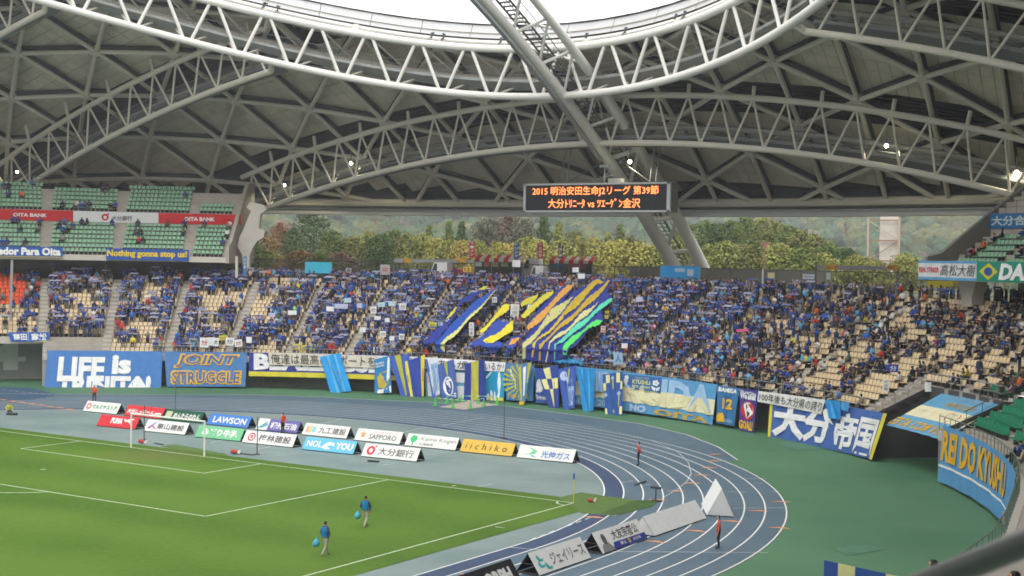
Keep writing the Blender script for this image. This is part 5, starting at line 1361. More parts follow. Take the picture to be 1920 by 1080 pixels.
# ================================================================ giant striped flags carried over the crowd
def onst(u, v, h):
    d = ray(u, v); lo = None
    for r in np.linspace(86, 60.6, 250):
        g = oncyl(u, v, r)
        e = g[2] - (Z0 + (r - R0) * .494 + h)
        if lo is not None and e * lo[1] < 0: return g
        lo = (r, e)
    return oncyl(u, v, 61.0 - (h - 2.4))
import mathutils
def crowdflag(label, S, O, base, strips, h=2.4):
    """polygons measured on a plane of the crowd's raised hands"""
    P = lambda q, dh: onst(O[0] + q[0] / S, O[1] + q[1] / S, h + dh)
    pts = [P(q, 0) for q in base[1]]
    def sheet(poly, dh, b):
        tri = mathutils.geometry.tessellate_polygon([[Vector((x, y, 0)) for x, y in poly]]); stack = [[poly[i] for i in t_] for t_ in tri]; key = {}
        def vid(q):
            k = (round(q[0], 2), round(q[1], 2))
            if k not in key:
                g = P(q, dh); f_ = 0 if hypot(g[0], g[1] + 13) < 61.2 else .10 * sin(q[0] * .045 + q[1] * .02) + .06 * sin(q[0] * .13 - q[1] * .03); key[k] = len(b.v); b.v.append((g[0], g[1], g[2] + f_))
            return key[k]
        while stack:
            t_ = stack.pop(); L = [hypot(t_[i][0] - t_[(i + 1) % 3][0], t_[i][1] - t_[(i + 1) % 3][1]) for i in range(3)]; m_ = max(L)
            if m_ > 34:
                i = L.index(m_); a, c_, e = t_[i], t_[(i + 1) % 3], t_[(i + 2) % 3]; h_ = ((a[0] + c_[0]) / 2, (a[1] + c_[1]) / 2)
                stack.append([a, h_, e]); stack.append([h_, c_, e])
            else: b.f.append(tuple(vid(q) for q in t_)); b.m.append(0)
        return b
    t = thing('crowd_flag', label, 'flag', np.mean(pts, 0) * [1, 1, 0] + [0, 0, min(p[2] for p in pts)])
    b = sheet(base[1], 0, MB()); b.build('cloth', cmat(base[0], cloth=True), t, smooth=True)
    for i, (col, poly) in enumerate(strips):
        b = sheet(poly, .06 + .012 * i, MB()); b.build('stripe', cmat(col, cloth=True), t, smooth=True)
S3, O3 = 4.909, (960, 480); S2, O2 = 5.4, (640, 480)
crowdflag('giant navy flag with gold, yellow and green stripes draped over the crowd', S3, O3,
          ((.03, .045, .25), [(760, 205), (905, 225), (885, 340), (930, 378), (905, 420), (830, 490), (835, 600), (700, 690), (620, 790), (520, 860), (515, 920), (380, 975), (300, 980), (100, 950), (75, 830), (170, 690), (400, 450), (620, 300)]),
          [((.50, .50, .20), [(565, 380), (470, 500), (350, 610), (220, 750), (125, 835), (125, 940), (95, 950), (95, 815), (220, 690), (360, 500), (470, 420)]),
           ((.46, .35, .04), [(800, 215), (850, 235), (780, 262), (620, 440), (480, 560), (470, 525), (580, 390), (720, 245)]),
           ((.54, .42, .05), [(475, 520), (472, 580), (330, 712), (218, 800), (190, 940), (180, 925), (190, 800), (330, 690), (440, 560)]),
           ((.46, .33, .05), [(880, 228), (905, 232), (840, 320), (640, 510), (470, 650), (300, 790), (268, 850), (262, 965), (245, 960), (250, 820), (400, 670), (560, 530), (700, 390)]),
           ((.55, .55, .28), [(805, 415), (690, 540), (560, 655), (440, 740), (350, 812), (318, 978), (305, 975), (345, 790), (430, 715), (540, 640), (650, 520)]),
           ((.10, .55, .38), [(905, 378), (928, 393), (780, 530), (650, 640), (520, 755), (405, 815), (395, 950), (385, 960), (390, 820), (500, 710), (700, 550)]),
           ((.10, .62, .14), [(790, 583), (838, 588), (800, 625), (650, 705), (560, 800), (512, 850), (502, 910), (470, 910), (468, 830), (560, 740), (660, 668)])])
crowdflag('narrow navy flag with one orange stripe beside the giant striped flag', S3, O3, ((.03, .05, .27), [(460, 290), (585, 250), (470, 400), (290, 600), (145, 700), (135, 640), (300, 430)]), [((.60, .32, .07), [(515, 265), (580, 255), (470, 370), (300, 560), (150, 692), (138, 650), (260, 520), (400, 380)])])
crowdflag('royal blue ribbon flag with a pale yellow edge sweeping down the crowd', S2, O2, ((.03, .09, .40), [(1605, 300), (1500, 360), (1300, 500), (1150, 660), (950, 870), (960, 965), (1050, 980), (1050, 880), (1200, 760), (1360, 570), (1480, 440)]),
          [((.60, .62, .22), [(1595, 318), (1480, 430), (1350, 560), (1210, 700), (1000, 890), (1002, 930), (1045, 975), (1050, 880), (1190, 765), (1340, 600), (1490, 440)])])
crowdflag('thin navy ribbon flag with yellow tips, farthest from the giant flag', S2, O2, ((.03, .05, .28), [(1480, 300), (1400, 340), (1200, 450), (1165, 560), (1050, 680), (840, 850), (835, 930), (960, 860), (1120, 650), (1225, 480), (1440, 365)]),
          [((.50, .48, .07), [(1485, 295), (1400, 335), (1385, 352), (1450, 345)]), ((.58, .55, .07), [(1168, 500), (1150, 570), (1055, 640), (1110, 560)])])
crowdflag('bright yellow ribbon flag crossing above a royal blue cloth', S2, O2, ((.04, .08, .36), [(1440, 790), (1300, 905), (1320, 930), (1400, 900), (1560, 990), (1640, 900), (1560, 850), (1740, 690), (1600, 640)]),
          [((.66, .58, .05), [(1700, 480), (1640, 500), (1590, 560), (1480, 680), (1390, 770), (1440, 765), (1560, 650), (1700, 530)]), ((.68, .60, .05), [(1740, 645), (1640, 740), (1430, 860), (1470, 882), (1600, 850), (1740, 740)])])
crowdflag('pale yellow twin ribbon flag near the large white placard', S3, O3, ((.50, .47, .06), [(240, 340), (80, 430), (85, 475), (180, 430), (240, 365)]), [((.56, .52, .06), [(380, 308), (280, 370), (170, 450), (80, 560), (105, 572), (240, 470), (380, 335)])])
crowdflag('orange tipped blue flag low at the edge beside the white-shirted drummers', S3, O3, ((.04, .08, .36), [(0, 745), (75, 735), (60, 780), (10, 850), (-60, 900), (-40, 800)]), [((.72, .32, .05), [(0, 765), (70, 738), (60, 765), (0, 812), (-30, 820)])])
# sky blue sheer cloth pulled over the front row
crowdflag('sheer sky blue cloth pulled over supporters in the front rows', S3, O3, ((.03, .24, .50), [(395, 960), (430, 930), (510, 915), (600, 950), (680, 1025), (640, 1040), (480, 1020), (330, 1035)]), [((.06, .34, .60), [(500, 925), (520, 920), (640, 1025), (610, 1025)])], h=1.2)

# ================================================================ placards held up in the crowd
SIGNS = [(383, 642, 16, 18, 'wr'), (397, 640, 12, 15, 'w'), (405, 641, 10, 15, 'wb'), (431, 640, 15, 14, 'wb'), (447, 643, 14, 13, 'wr'), (467, 637, 10, 11, 'w'), (418, 633, 14, 9, 'y'), (554, 650, 13, 11, 'y'), (571, 652, 12, 10, 'y'), (589, 651, 15, 11, 'y'),
         (548, 586, 16, 8, 'w'), (619, 579, 14, 9, 'w'), (640, 574, 24, 9, 'l'), (652, 563, 13, 9, 'c'), (674, 573, 10, 9, 'l'), (700, 581, 11, 13, 'wb'), (715, 571, 13, 9, 'c'), (735, 569, 14, 9, 'c'), (755, 575, 13, 13, 'wb'), (708, 596, 12, 7, 'w'), (726, 600, 9, 8, 'w'),
         (680, 618, 11, 9, 'w'), (718, 626, 11, 11, 'wb'), (735, 634, 9, 8, 'w'), (753, 631, 10, 11, 'wb'), (704, 656, 8, 11, 'wb'), (811, 610, 15, 13, 'y'), (826, 607, 11, 9, 'u'), (884, 617, 9, 25, 'wb'), (927, 562, 9, 11, 'wb'), (965, 586, 16, 32, 'big'), (994, 582, 11, 22, 'wb'), (903, 636, 8, 11, 'wb'),
         (950, 628, 10, 12, 'wb'), (1079, 506, 12, 9, 'w'), (1090, 518, 13, 9, 'w'), (1199, 561, 12, 9, 'l'), (1131, 617, 9, 12, 'p'), (1171, 648, 11, 9, 'w'), (1138, 585, 7, 5, 'y'), (1137, 594, 7, 6, 'y'), (1392, 619, 22, 5, 'k'), (1661, 722, 11, 22, 'wb'), (1740, 725, 11, 17, 'wt'), (1159, 672, 17, 22, 'f'),
         (876, 505, 15, 10, 'o'), (968, 494, 15, 13, 'w'), (1248, 581, 8, 11, 'o'), (1675, 690, 17, 14, 'n'), (782, 580, 9, 8, 'l'), (510, 590, 12, 7, 'l'), (1427, 723, 9, 9, 'k'), (1180, 706, 8, 9, 'w')]
SC_ = {'w': (C_WH, 'white'), 'wr': (C_WH, 'white, red lettered'), 'wb': (C_WH, 'white, black lettered'), 'y': ((.66, .58, .05), 'yellow'), 'l': ((.48, .50, .70), 'lavender'), 'c': ((.42, .62, .74), 'pale blue'), 'u': ((.10, .22, .55), 'blue'), 'p': ((.70, .48, .44), 'pink'),
       'k': ((.75, .12, .30), 'magenta'), 'wt': (C_WH, 'white, blank looking'), 'f': ((.30, .48, .66), 'white and blue'), 'o': ((.62, .38, .05), 'orange'), 'n': ((.03, .06, .30), 'navy'), 'big': ((.70, .69, .62), 'tall cream')}
cN = {}
def landmark(u, v):
    hz = 'high' if v < 560 else ('midway' if v < 625 else 'low')
    if u < 470: w = 'over the JOINT STRUGGLE banner'
    elif u < 600: w = 'over the long navy banner'
    elif u < 670: w = 'over the sheer blue flag'
    elif u < 770: w = 'over the golden figure flag'
    elif u < 860: w = 'by the ribbon flags'
    elif u < 1000: w = 'by the yellow ribbons'
    elif u < 1150: w = 'by the giant striped flag'
    elif u < 1300: w = 'over the KYUSHU banner'
    elif u < 1500: w = 'over the paper banner'
    else: w = 'over the wide character banner'
    return hz + ' in crowd ' + w
for n_, (u, v, w_, h_, k) in enumerate(SIGNS):
    p = onst(u, v, 1.75 if v < 700 else 1.2); d = np.linalg.norm(p - CAM); sx, sz = w_ / FPX * d, h_ / FPX * d
    a = radians(azof(p)); ex = np.array([cos(a), -sin(a), 0]); ey = np.array([sin(a), cos(a), 0]); up = np.array([0, 0, 1.0])
    f = CAM - p; f[2] = 0; f /= np.linalg.norm(f); ex = np.cross(up, f); ex /= np.linalg.norm(ex); tl = rng.normal(0, .05)
    if ex @ AX[0] < 0: ex = -ex
    up2 = up * cos(tl) + ex * sin(tl); ex2 = ex * cos(tl) - up * sin(tl)
    c_, nm = SC_[k]; lab = f'{nm} placard {landmark(u, v)}'
    ext = ['', ' beside the aisle', ' with a bent corner', ' in the same row', ' slightly tilted']
    q = cN.get(lab, 0); cN[lab] = q + 1
    t = thing('placard', (lab + (f', {numw(q)} of these' if q else ''))[:200], 'placard', p - up * sz / 2, 'placards held up by supporters')
    fn = lambda uu, vv: p + ex2 * (uu - .5) * sx + up2 * (vv - .5) * sz + f * (.25 + .03 * sin(uu * 5 + n_))
    b = MB(); b.grid(fn, 3, 1); b.grid(lambda a_, b__: fn(a_, b__) - f * .02, 3, 1); b.build('sheet', cmat(c_), t)
    fo = lambda uu, vv: fn(uu, vv) + f * .03
    b = MB()
    ink = {'wr': C_RED, 'wb': C_INK, 'y': (.10, .12, .25), 'u': C_WH, 'big': (.35, .35, .4), 'f': (.05, .14, .35), 'o': C_INK, 'n': C_WH, 'p': (.2, .1, .1), 'c': C_WH}.get(k)
    if ink is not None:
        txt = {'wr': '大分', 'wb': '大分' if w_ > h_ * .8 else '大', 'y': '大分', 'u': 'UB', 'big': '7', 'f': '人', 'o': '12', 'n': '分', 'p': 'ニ', 'c': 'ニ'}[k]
        if k in ('wb', 'big') and h_ > 1.5 * w_:
            for j, ch in enumerate('大分県' if k == 'wb' else '必勝'): put_text(b, ch, fo, .2, .68 - .3 * j, .8, .92 - .3 * j, .0)
        else: put_text(b, txt, fo, .15, .18, .85, .82, .01)
        b.build('lettering', cmat(ink), t)

# ================================================================ advertising boards beside the pitch
def aboard(label, PL, PR, h, depth, texts, shapes, col, backsign=1.0, back=None, cat='board', solid=False, name='advertising_board'):
    """A-shaped board: front foot from PL to PR on the ground, ridge behind it, open dark ends"""
    PL, PR = np.array([PL[0], PL[1], 0.0]), np.array([PR[0], PR[1], 0.0]); ex = PR - PL; L = np.linalg.norm(ex); ex /= L
    n = np.array([-ex[1], ex[0], 0]); n *= backsign
    if n @ (CAM - PL) > 0: n = -n
    up = np.array([0, 0, 1.0]); dz = .06 * up
    t = thing(name, label, cat, (PL + PR) / 2 + n * depth / 2, 'A-shaped advertising boards beside the pitch' if not solid else None)
    RL, RR = PL + n * depth / 2 + up * h, PR + n * depth / 2 + up * h
    BL_, BR_ = PL + n * depth, PR + n * depth
    th = np.cross(ex, (RL - PL)); th /= np.linalg.norm(th); th *= .03
    if th @ n < 0: th = -th
    b = MB(); b.hexa([PL + dz, PR + dz, PR + dz + th, PL + dz + th, RL, RR, RR + th, RL + th]); b.build('front_panel', cmat(col), t)
    b = MB(); th2 = th * [-1, -1, 1]; b.hexa([BL_ + dz, BR_ + dz, BR_ + dz + th2, BL_ + dz + th2, RL + th, RR + th, RR + th + th2, RL + th + th2]); b.build('back_panel', cmat(col) if solid else M_foot, t)
    if solid:
        for A, B_, C_ in ((PL, BL_, RL), (PR, BR_, RR)):
            b = MB(); b.poly([A + dz, B_ + dz, C_]); b.build('end_panel', cmat(col), t)
    else:
        b = MB()
        for A, B_ in ((PL, BL_), (PR, BR_)):
            b = MB(); b.bar(A + dz * .5 + ex * (.05 if A is PL else -.05), B_ + dz * .5 + ex * (.05 if A is PL else -.05), .05, .05); b.bar((A + (RL if A is PL else RR)) / 2 + n * .05, (B_ + (RL if A is PL else RR)) / 2 - n * .05, .03, .03); b.build('brace', M_rail, t)
        b = MB(); b.poly([PL + up * .012 + n * .05, PR + up * .012 + n * .05, BR_ + up * .012, BL_ + up * .012]); b.build('base_sheet', M_foot, t)
    fn = lambda off: (lambda u, v: PL + dz + (PR - PL) * u + (RL - PL - dz) * v - th / .03 * off)
    if th @ (CAM - PL) > 0: fn = lambda off: (lambda u, v: PL + dz + (PR - PL) * u + (RL - PL - dz) * v + th / .03 * (off + .03))
    by = {}
    for c_, poly in shapes: by.setdefault((c_, 0), MB()).poly([fn(.004 + .003 * len(by))(*p) for p in poly])
    for tx, u0, v0, u1, v1, bold, c_, sh_ in texts: put_text(by.setdefault((c_, 1), MB()), tx, fn(.016), u0, v0, u1, v1, bold, 0, sh_)
    for (c_, k_), bb in by.items(): bb.build('lettering' if k_ else 'logo', cmat(c_), t)
    return t
W0 = (.72, .72, .70); GR = (.03, .28, .12); DK = (.12, .12, .13)
back_row = [(-24.76, -20.6, 'white board reading マルミヤストア in green beside a pink rosette', W0, [('マルミヤストア', .22, .28, .95, .72, .03, GR, 0)], [((.66, .22, .24), disc(.11, .5, .075, .32, 16)), (W0, disc(.11, .5, .03, .13, 12))]),
            (-19.5, -15.1, 'red board with white outlined script partly behind the crossbar', (.60, .04, .05), [('大分しっちゃん.com', .04, .22, .96, .66, .05, W0, .1)], []),
            (-14.8, -10.5, 'dark green board with white brushed words めんたらのれん', (.02, .10, .055), [('めんたらのれん', .25, .18, .95, .72, .04, W0, .1)], [((.5, .5, .35), R(.04, .15, .2, .8))]),
            (-9.6, -5.1, 'blue board with white words LAWSON', (.06, .20, .58), [('LAWSON', .12, .2, .92, .78, .03, W0, 0)], []),
            (-4.1, .2, 'white and purple board reading 相光石油 behind the orange-jacketed steward', (.14, .12, .38), [('相光石油', .32, .18, .95, .78, .04, W0, 0)], [(W0, R(0, 0, .27, 1)), ((.05, .35, .25), [(.02, .1), (.14, .5), (.24, .9), (.2, .5), (.12, .2)]), ((.12, .32, .58), [(.08, .05), (.25, .4), (.25, .7), (.14, .3)])]),
            (.86, 5.3, 'white board reading 九工建設 with small coloured squares', W0, [('九工建設', .34, .22, .95, .78, .012, DK, 0)], [((.66, .30, .28), R(.06, .2, .11, .75)), ((.70, .55, .2), R(.12, .2, .18, .8)), ((.25, .55, .65), R(.19, .25, .27, .75))]),
            (6.2, 10.5, 'white board with an orange star and words SAPPORO', W0, [('SAPPORO', .30, .2, .90, .62, .008, DK, 0), ('サッポロビール', .38, .72, .9, .84, .01, (.6, .15, .15), 0)], [((.75, .32, .10), [(.16 + (.075 if i % 2 == 0 else .035) * cos(radians(90 + 36 * i)), .5 + (.36 if i % 2 == 0 else .17) * sin(radians(90 + 36 * i))) for i in range(10)])]),
            (11.1, 15.7, 'white board with a green tree and words Kijima Kogen', W0, [('Kijima Kogen', .28, .42, .97, .80, .0, (.25, .27, .26), 0), ('城島高原', .28, .12, .55, .32, .01, (.25, .27, .26), 0)], [((.05, .50, .18), disc(.14, .6, .07, .3, 10)), ((.05, .50, .18), R(.125, .08, .155, .4))]),
            (16.2, 20.7, 'yellow ochre board with spaced letters iichiko', (.66, .43, .08), [('i i c h i k o', .08, .25, .88, .75, .0, (.10, .07, .03), .1)], []),
            (21.2, 25.8, 'white board with a green swoosh and blue words 光伸ガス', W0, [('光伸ガス', .42, .15, .93, .68, .015, (.07, .18, .50), 0)], [((.15, .55, .28), [(.14, .9), (.26, .6), (.2, .35), (.06, .2), (.3, .38), (.34, .62)]), ((.2, .5, .62), [(.28, .1), (.22, .3), (.35, .2)])])]
for x0_, x1_, lab, col, tx, shp in back_row: aboard(lab, (x0_, 13.75 + (x0_ + x1_) * .003), (x1_, 13.9 + (x0_ + x1_) * .003), .92, 1.15, tx, shp, col)
front_row = [(-15.6, -11.4, 'red board with a white leaping cat and words PUMA', (.60, .03, .045), [('PUMA', .32, .28, .62, .80, .07, W0, 0)], [(W0, [(.62, .8), (.70, .7), (.82, .85), (.9, .8), (.80, .62), (.84, .3), (.76, .55), (.68, .5)])]),
             (-10.1, -5.8, 'white board reading 栗山建設 seen through the goal', W0, [('栗山建設', .28, .25, .93, .75, .02, DK, 0)], [((.3, .15, .45), [(.05, .25), (.2, .8), (.24, .8), (.12, .2)]), ((.5, .2, .3), [(.16, .4), (.24, .2), (.28, .25), (.2, .5)])]),
             (-4.4, .1, 'light green board with white words みどり牛乳', (.17, .50, .27), [('みどり牛乳', .12, .18, .90, .82, .05, W0, 0)], []),
             (.6, 5.4, 'white board with a red round crest reading 梅林建設', W0, [('梅林建設', .30, .2, .93, .78, .015, DK, 0)], [((.60, .06, .10), disc(.15, .5, .075, .34, 18)), (W0, disc(.15, .5, .052, .23, 16)), ((.60, .06, .10), disc(.15, .5, .03, .14, 12))]),
             (6.6, 11.2, 'light blue board with white words NOL YOU and an orca shape', (.14, .48, .70), [('NOL', .06, .25, .36, .75, .03, W0, 0), ('YOU', .62, .22, .96, .78, .05, W0, 0)], [(W0, [(.36, .25), (.4, .55), (.48, .75), (.58, .7), (.6, .45), (.52, .5), (.46, .4), (.55, .2), (.45, .15)])]),
             (12.2, 16.9, 'white board with a red ring and characters 大分銀行', W0, [('大分銀行', .28, .2, .92, .78, .008, DK, 0)], [((.60, .05, .08), disc(.14, .48, .075, .35, 18)), (W0, disc(.14, .48, .035, .17, 12)), ((.60, .05, .08), disc(.215, .82, .018, .08, 8))])]
for x0_, x1_, lab, col, tx, shp in front_row: aboard(lab, (x0_, 7.15), (x1_, 7.45), .92, 1.15, tx, shp, col)
X4 = 42.55
aboard('white board reading ジェイリース with teal arrows on the track', (X4, -17.9), (X4, -13.1), 1.0, 1.3, [('ジェイリース', .30, .22, .95, .74, .015, (.17, .17, .18), 0)], [((.05, .38, .38), [(.08, .7), (.10, .85), (.14, .6), (.19, .62), (.17, .5), (.10, .52)]), ((.05, .42, .5), [(.06, .4), (.08, .56), (.12, .34), (.17, .36), (.15, .24), (.08, .26)]), ((.04, .40, .30), [(.17, .3), (.19, .45), (.23, .2), (.28, .22), (.26, .08), (.19, .12)])], (.78, .78, .78))
aboard('white board with a bearded portrait, brushed characters 大友宗麟公 and blue strip', (X4, -11.9), (X4, -7.1), 1.0, 1.3, [('大友宗麟公', .33, .40, .90, .88, .01, (.04, .04, .04), 0), ('郷土', .42, .10, .55, .26, .02, W0, 0), ('大分市', .70, .10, .88, .26, .02, W0, 0)], [((.035, .05, .30), [(.25, 0), (1, 0), (1, .32), (.3, .32)]), ((.25, .25, .26), [(.03, .0), (.06, .3), (.12, .42), (.2, .4), (.25, .2), (.28, 0)]), ((.12, .11, .11), disc(.15, .58, .045, .26, 14)), ((.45, .34, .08), disc(.62, .18, .035, .14, 6))], (.78, .78, .78))
aboard('black board with white letters ORPH at the picture edge on the track', (X4 + .1, -24.2), (X4, -19.4), 1.0, 1.3, [('ORPH', .45, .15, .90, .75, .06, W0, 0)], [((.7, .35, .15), disc(.1, .5, .12, .3, 14))], (.015, .015, .018))
aboard('long blank white prism on the track beside the corner', (X4, -6.3), (X4, .2), 1.0, 1.45, [], [], (.76, .77, .77), solid=True, name='white_prism')
p0 = np.array([42.3, .9]); p1 = np.array([43.55, 1.75])
t = thing('white_prism', 'short white prism standing end on, shaped like a pyramid, on the track', 'board', (43.0, 2.6, 0))
A_, B_, C_ = onz(1325, 967), onz(1376, 970), onz(1352, 969); C_ = C_ + np.array([0, 0, 1.62]); dd_ = np.array([-.50, .87, 0]) * 3.6
MB().poly([A_ + [0, 0, .05], B_ + [0, 0, .05], C_]).build('end_panel', cmat((.74, .75, .75)), t); MB().poly([A_ + dd_ + [0, 0, .05], B_ + dd_ + [0, 0, .05], C_ + dd_]).build('end_panel', cmat((.74, .75, .75)), t)
MB().hexa([A_ + [0, 0, .05], A_ + dd_ + [0, 0, .05], A_ + dd_ + [.04, 0, .05], A_ + [.04, 0, .05], C_, C_ + dd_, C_ + dd_ + [.04, 0, -.03], C_ + [.04, 0, -.03]]).build('side_panel', cmat((.74, .75, .75)), t)
MB().hexa([B_ + [0, 0, .05], B_ + dd_ + [0, 0, .05], B_ + dd_ + [-.04, 0, .05], B_ + [-.04, 0, .05], C_, C_ + dd_, C_ + dd_ + [-.04, 0, -.03], C_ + [-.04, 0, -.03]]).build('side_panel', cmat((.74, .75, .75)), t)

# ================================================================ goal, corner flag, poles and small things
t = thing('goal', 'white football goal with a bare frame on the goal line', 'goal', (0, 0, 0))
for s_ in (-1, 1): MB().tube([(s_ * 3.72, 0, 0), (s_ * 3.72, 0, 2.5)], .06, 8).build('post', M_white, t)
MB().tube([(-3.78, 0, 2.5), (3.78, 0, 2.5)], .06, 8).build('crossbar', M_white, t)
b = MB()
for s_ in (-1, 1): b.tube([(s_ * 3.72, .06, 2.46), (s_ * 3.72, 2.0, .03)], .006, 3)
nm = mat('net_cord', (.55, .57, .57), .8, alpha=.35)
for i in range(31):
    x = -3.7 + 7.4 * i / 30; b.tube([(x, .08, 2.42), (x, 2.0, .02)], .004, 3)
for j in range(13):
    f_ = j / 12; b.tube([(-3.7, .08 + 1.92 * f_, 2.42 - 2.4 * f_), (3.7, .08 + 1.92 * f_, 2.42 - 2.4 * f_)], .004, 3)
b.build('net', nm, t, kind='stuff')
def pole(lab, x, y, h, r=.04, m=M_rail):
    t = thing('net_pole', lab, 'pole', (x, y, 0)); MB().tube([(x, y, 0), (x, y, h)], r, 6).build('pole', m, t); b = MB(); b.tube([(x, y, 0), (x, y, .05)], .22, 10); b.build('foot', M_foot, t); return t
pole('thin black pole behind the goal nearer the LAWSON board end', -6.1, 3.5, 2.7)
pole('thin black pole just outside the far goal post by the steward', 5.8, 3.2, 2.7)
pole('thin black pole standing on the inner edge of the bend', 14.5, 22.6, 2.9, .03)
pole('thin grey pole at the edge of the bend above the dark green board', -19.1, 19.4, 2.6, .03)
pole('thin pale pole in front of the long navy banner', -29.3, 42.2, 2.4, .03, M_steel)
t = thing('corner_flag', 'yellow corner pole with a small blue flag', 'flag', (34, 0, 0))
MB().tube([(34, 0, 0), (34, 0, 1.75)], .03, 6).build('pole', cmat((.62, .60, .08)), t)
b = MB(); b.grid(lambda u, v: (34 + .09 * u - .02, -.02 * u, 1.42 + .34 * v), 2, 2); b.tube([(34, 0, 1.42), (34, 0, 1.78)], .05, 6); b.build('flag_cloth', cmat((.05, .12, .38), cloth=True), t)
def bag(lab, x, y, cols, s=.3, name='bag'):
    t = thing(name, lab, 'bag', (x, y, 0))
    b = MB(); b.tube([(x - s * .6, y, s * .3), (x - s * .2, y, s * .42), (x + s * .3, y, s * .4), (x + s * .6, y, s * .25)], [s * .15, s * .36, s * .34, s * .12], 8); b.build('bag_body', cmat(cols[0]), t, smooth=True)
    b = MB(); b.tube([(x + s * .9, y + .05, .08), (x + s * 1.1, y + .1, .3)], [s * .25, s * .12], 7); b.build('bottle', cmat(cols[1]), t)
bag('small heap of red and white kit behind the far side of the goal', -4.7, 1.9, [(.5, .06, .06), W0], .45)
bag('small heap of red, white and navy kit beside the near goal post', 4.4, 2.3, [(.5, .06, .06), W0], .45)
b = MB(); b.bar((3.9, 2.5, .05), (6.0, 2.7, .05), .12, .06); b.build('ball_rail', M_rail, label='dark low bar lying beside the near goal post kit', cat='bar')
b = MB(); b.bar((-4.0, 2.6, .05), (-2.9, 2.4, .05), .12, .06); b.build('ball_rail', M_rail, label='dark low bar lying behind the goal on the grey floor', cat='bar')
bag('red cooler with a white lid on the grass beside the corner flag', 34.7, .8, [(.48, .05, .04), W0], .30)
t = thing('timer_stand', 'black T-shaped stand on the track beside the turf strip', 'stand', (37.6, 3.7, 0))
MB().tube([(37.6, 3.7, 0), (37.6, 3.7, .75)], .035, 6).build('stem', M_foot, t); MB().box((37.6, 3.7, .82), (.62, .25, .12)).build('top', M_foot, t); MB().box((37.65, 3.75, .03), (.6, .35, .06)).build('foot', M_foot, t)
b = MB(); b.bar(list(onz(1190, 909, .06)), list(onz(1200, 905, .06)), .09, .08); b.bar(list(onz(1199, 906, .06)), list(onz(1211, 902, .06)), .09, .08); b.build('hurdle_bar', M_rail, label='dark hurdle bar lying across a lane near the steward', cat='bar')
for p_, lab in (((700, 866), 'flat black tray on the grey floor above the bank board'),): b = MB(); q = onz(*p_); b.box((q[0], q[1], .06), (.8, .3, .1), .2); b.build('tray', M_foot, label=lab, cat='tray')
# sand pit with green cones and striped bars
pit = [onz(*p) for p in ((822, 763), (872, 768), (935, 759), (882, 751))]
b = MB(); b.poly([(p[0], p[1], .004) for p in pit]); b.build('landing_pit_cover', mat('pit_cover', (.42, .35, .33), .8, noise=.1, scale=1), kind='structure')
cpx = [(816, 758, 'first'), (849, 762, 'second'), (882, 764, 'third'), (907, 759, 'fourth'), (838, 754, 'fifth'), (865, 750, 'sixth'), (897, 754, 'seventh'), (932, 755, 'eighth')]
cm = None
for u, v, w_ in cpx:
    q = onz(u, v + 3.2)
    if cm is None:
        b = MB(); b.tube([(0, 0, .04), (0, 0, .75)], [.17, .04], 10); b.box((0, 0, .02), (.4, .4, .04)); o = b.build('traffic_cone', cmat((.10, .50, .10)), None, local=True); cm = o.data
    else: o = bpy.data.objects.new('traffic_cone', cm); COL.objects.link(o)
    o.location = (q[0], q[1], .004); ang = 'nearest the straight olive flag' if w_ == 'sixth' else f'{w_} one round the pale pit cover'
    tag(o, f'green cone holding striped bars, {ang}', 'cone', 'green cones round the pit')
def sbar(lab, a, c_):
    A, B_ = onz(*a), onz(*c_); A = A + [0, 0, .78]; B_ = B_ + [0, 0, .78]; t = thing('striped_bar', lab, 'bar', (A + B_) / 2); n = 12
    for k_, m_, nmz in ((0, cmat((.10, .50, .10)), 'green_band'), (1, cmat(W0), 'white_band')):
        for i in range(n):
            if i % 2 == k_: MB().tube([A + (B_ - A) * i / n, A + (B_ - A) * (i + 1) / n], .035, 6).build(nmz, m_, t)
sbar('green and white striped bar along the near edge of the pit cover', (816, 761), (882, 767)); sbar('green and white striped bar along the rear edge of the pit cover', (838, 757), (932, 758)); sbar('green and white striped bar at the short near side of the pit', (882, 767), (907, 762))
# ================================================================ outside: ground, hills, wood
M_ground = mat('outer_ground', (.10, .11, .06), .95, col2=(.16, .145, .10), scale=.05)
P = ring_pts(88); b = MB(); n = len(P)
RR = [(88, ZC - .02), (130, ZC - .02), (230, ZC - 2.5), (520, ZC - 6), (1500, ZC - 6), (4500, ZC - 6)]
vs = []
for r, z in RR: vs += [(x, y, z) for x, y in ring_pts(r)]
b.add(vs, [(j * n + i, j * n + (i + 1) % n, (j + 1) * n + (i + 1) % n, (j + 1) * n + i) for j in range(len(RR) - 1) for i in range(n)])
b.build('ground', M_ground, kind='structure')
def fbm(x, y, s=1.0):
    v = 0; a = 1
    for o in range(4):
        v += a * sin(x * .011 * s * (1.9 ** o) + 1.3 * o + 1.7 * sin(y * .013 * s * (1.7 ** o) + o)) * cos(y * .009 * s * (1.8 ** o) + 2.1 * o); a *= .5
    return v
CX, CY = CAM[0], CAM[1]
def hillz(x, y):
    d = hypot(x - CX, y - CY)
    if d < 430: return ZC - 7
    t_ = min(1, (d - 430) / 560); t2 = min(1, max(0, (d - 800) / 700))
    ph = atan2(x - CX, y - CY)
    h = 46 * t_ ** 1.1 * (1 + .30 * fbm(x * 1.5, y * 1.5) + .20 * sin(ph * 9 + 1)) + 95 * t2 ** 1.2 * (1 + .2 * fbm(x + 500, y))
    return ZC - 7 + h
M_hill = mat('hill_soil', (.035, .055, .03), .95, col2=(.05, .065, .035), scale=.02)
NA_, NR_ = 120, 40; a0, a1 = YAW - .62, YAW + .62
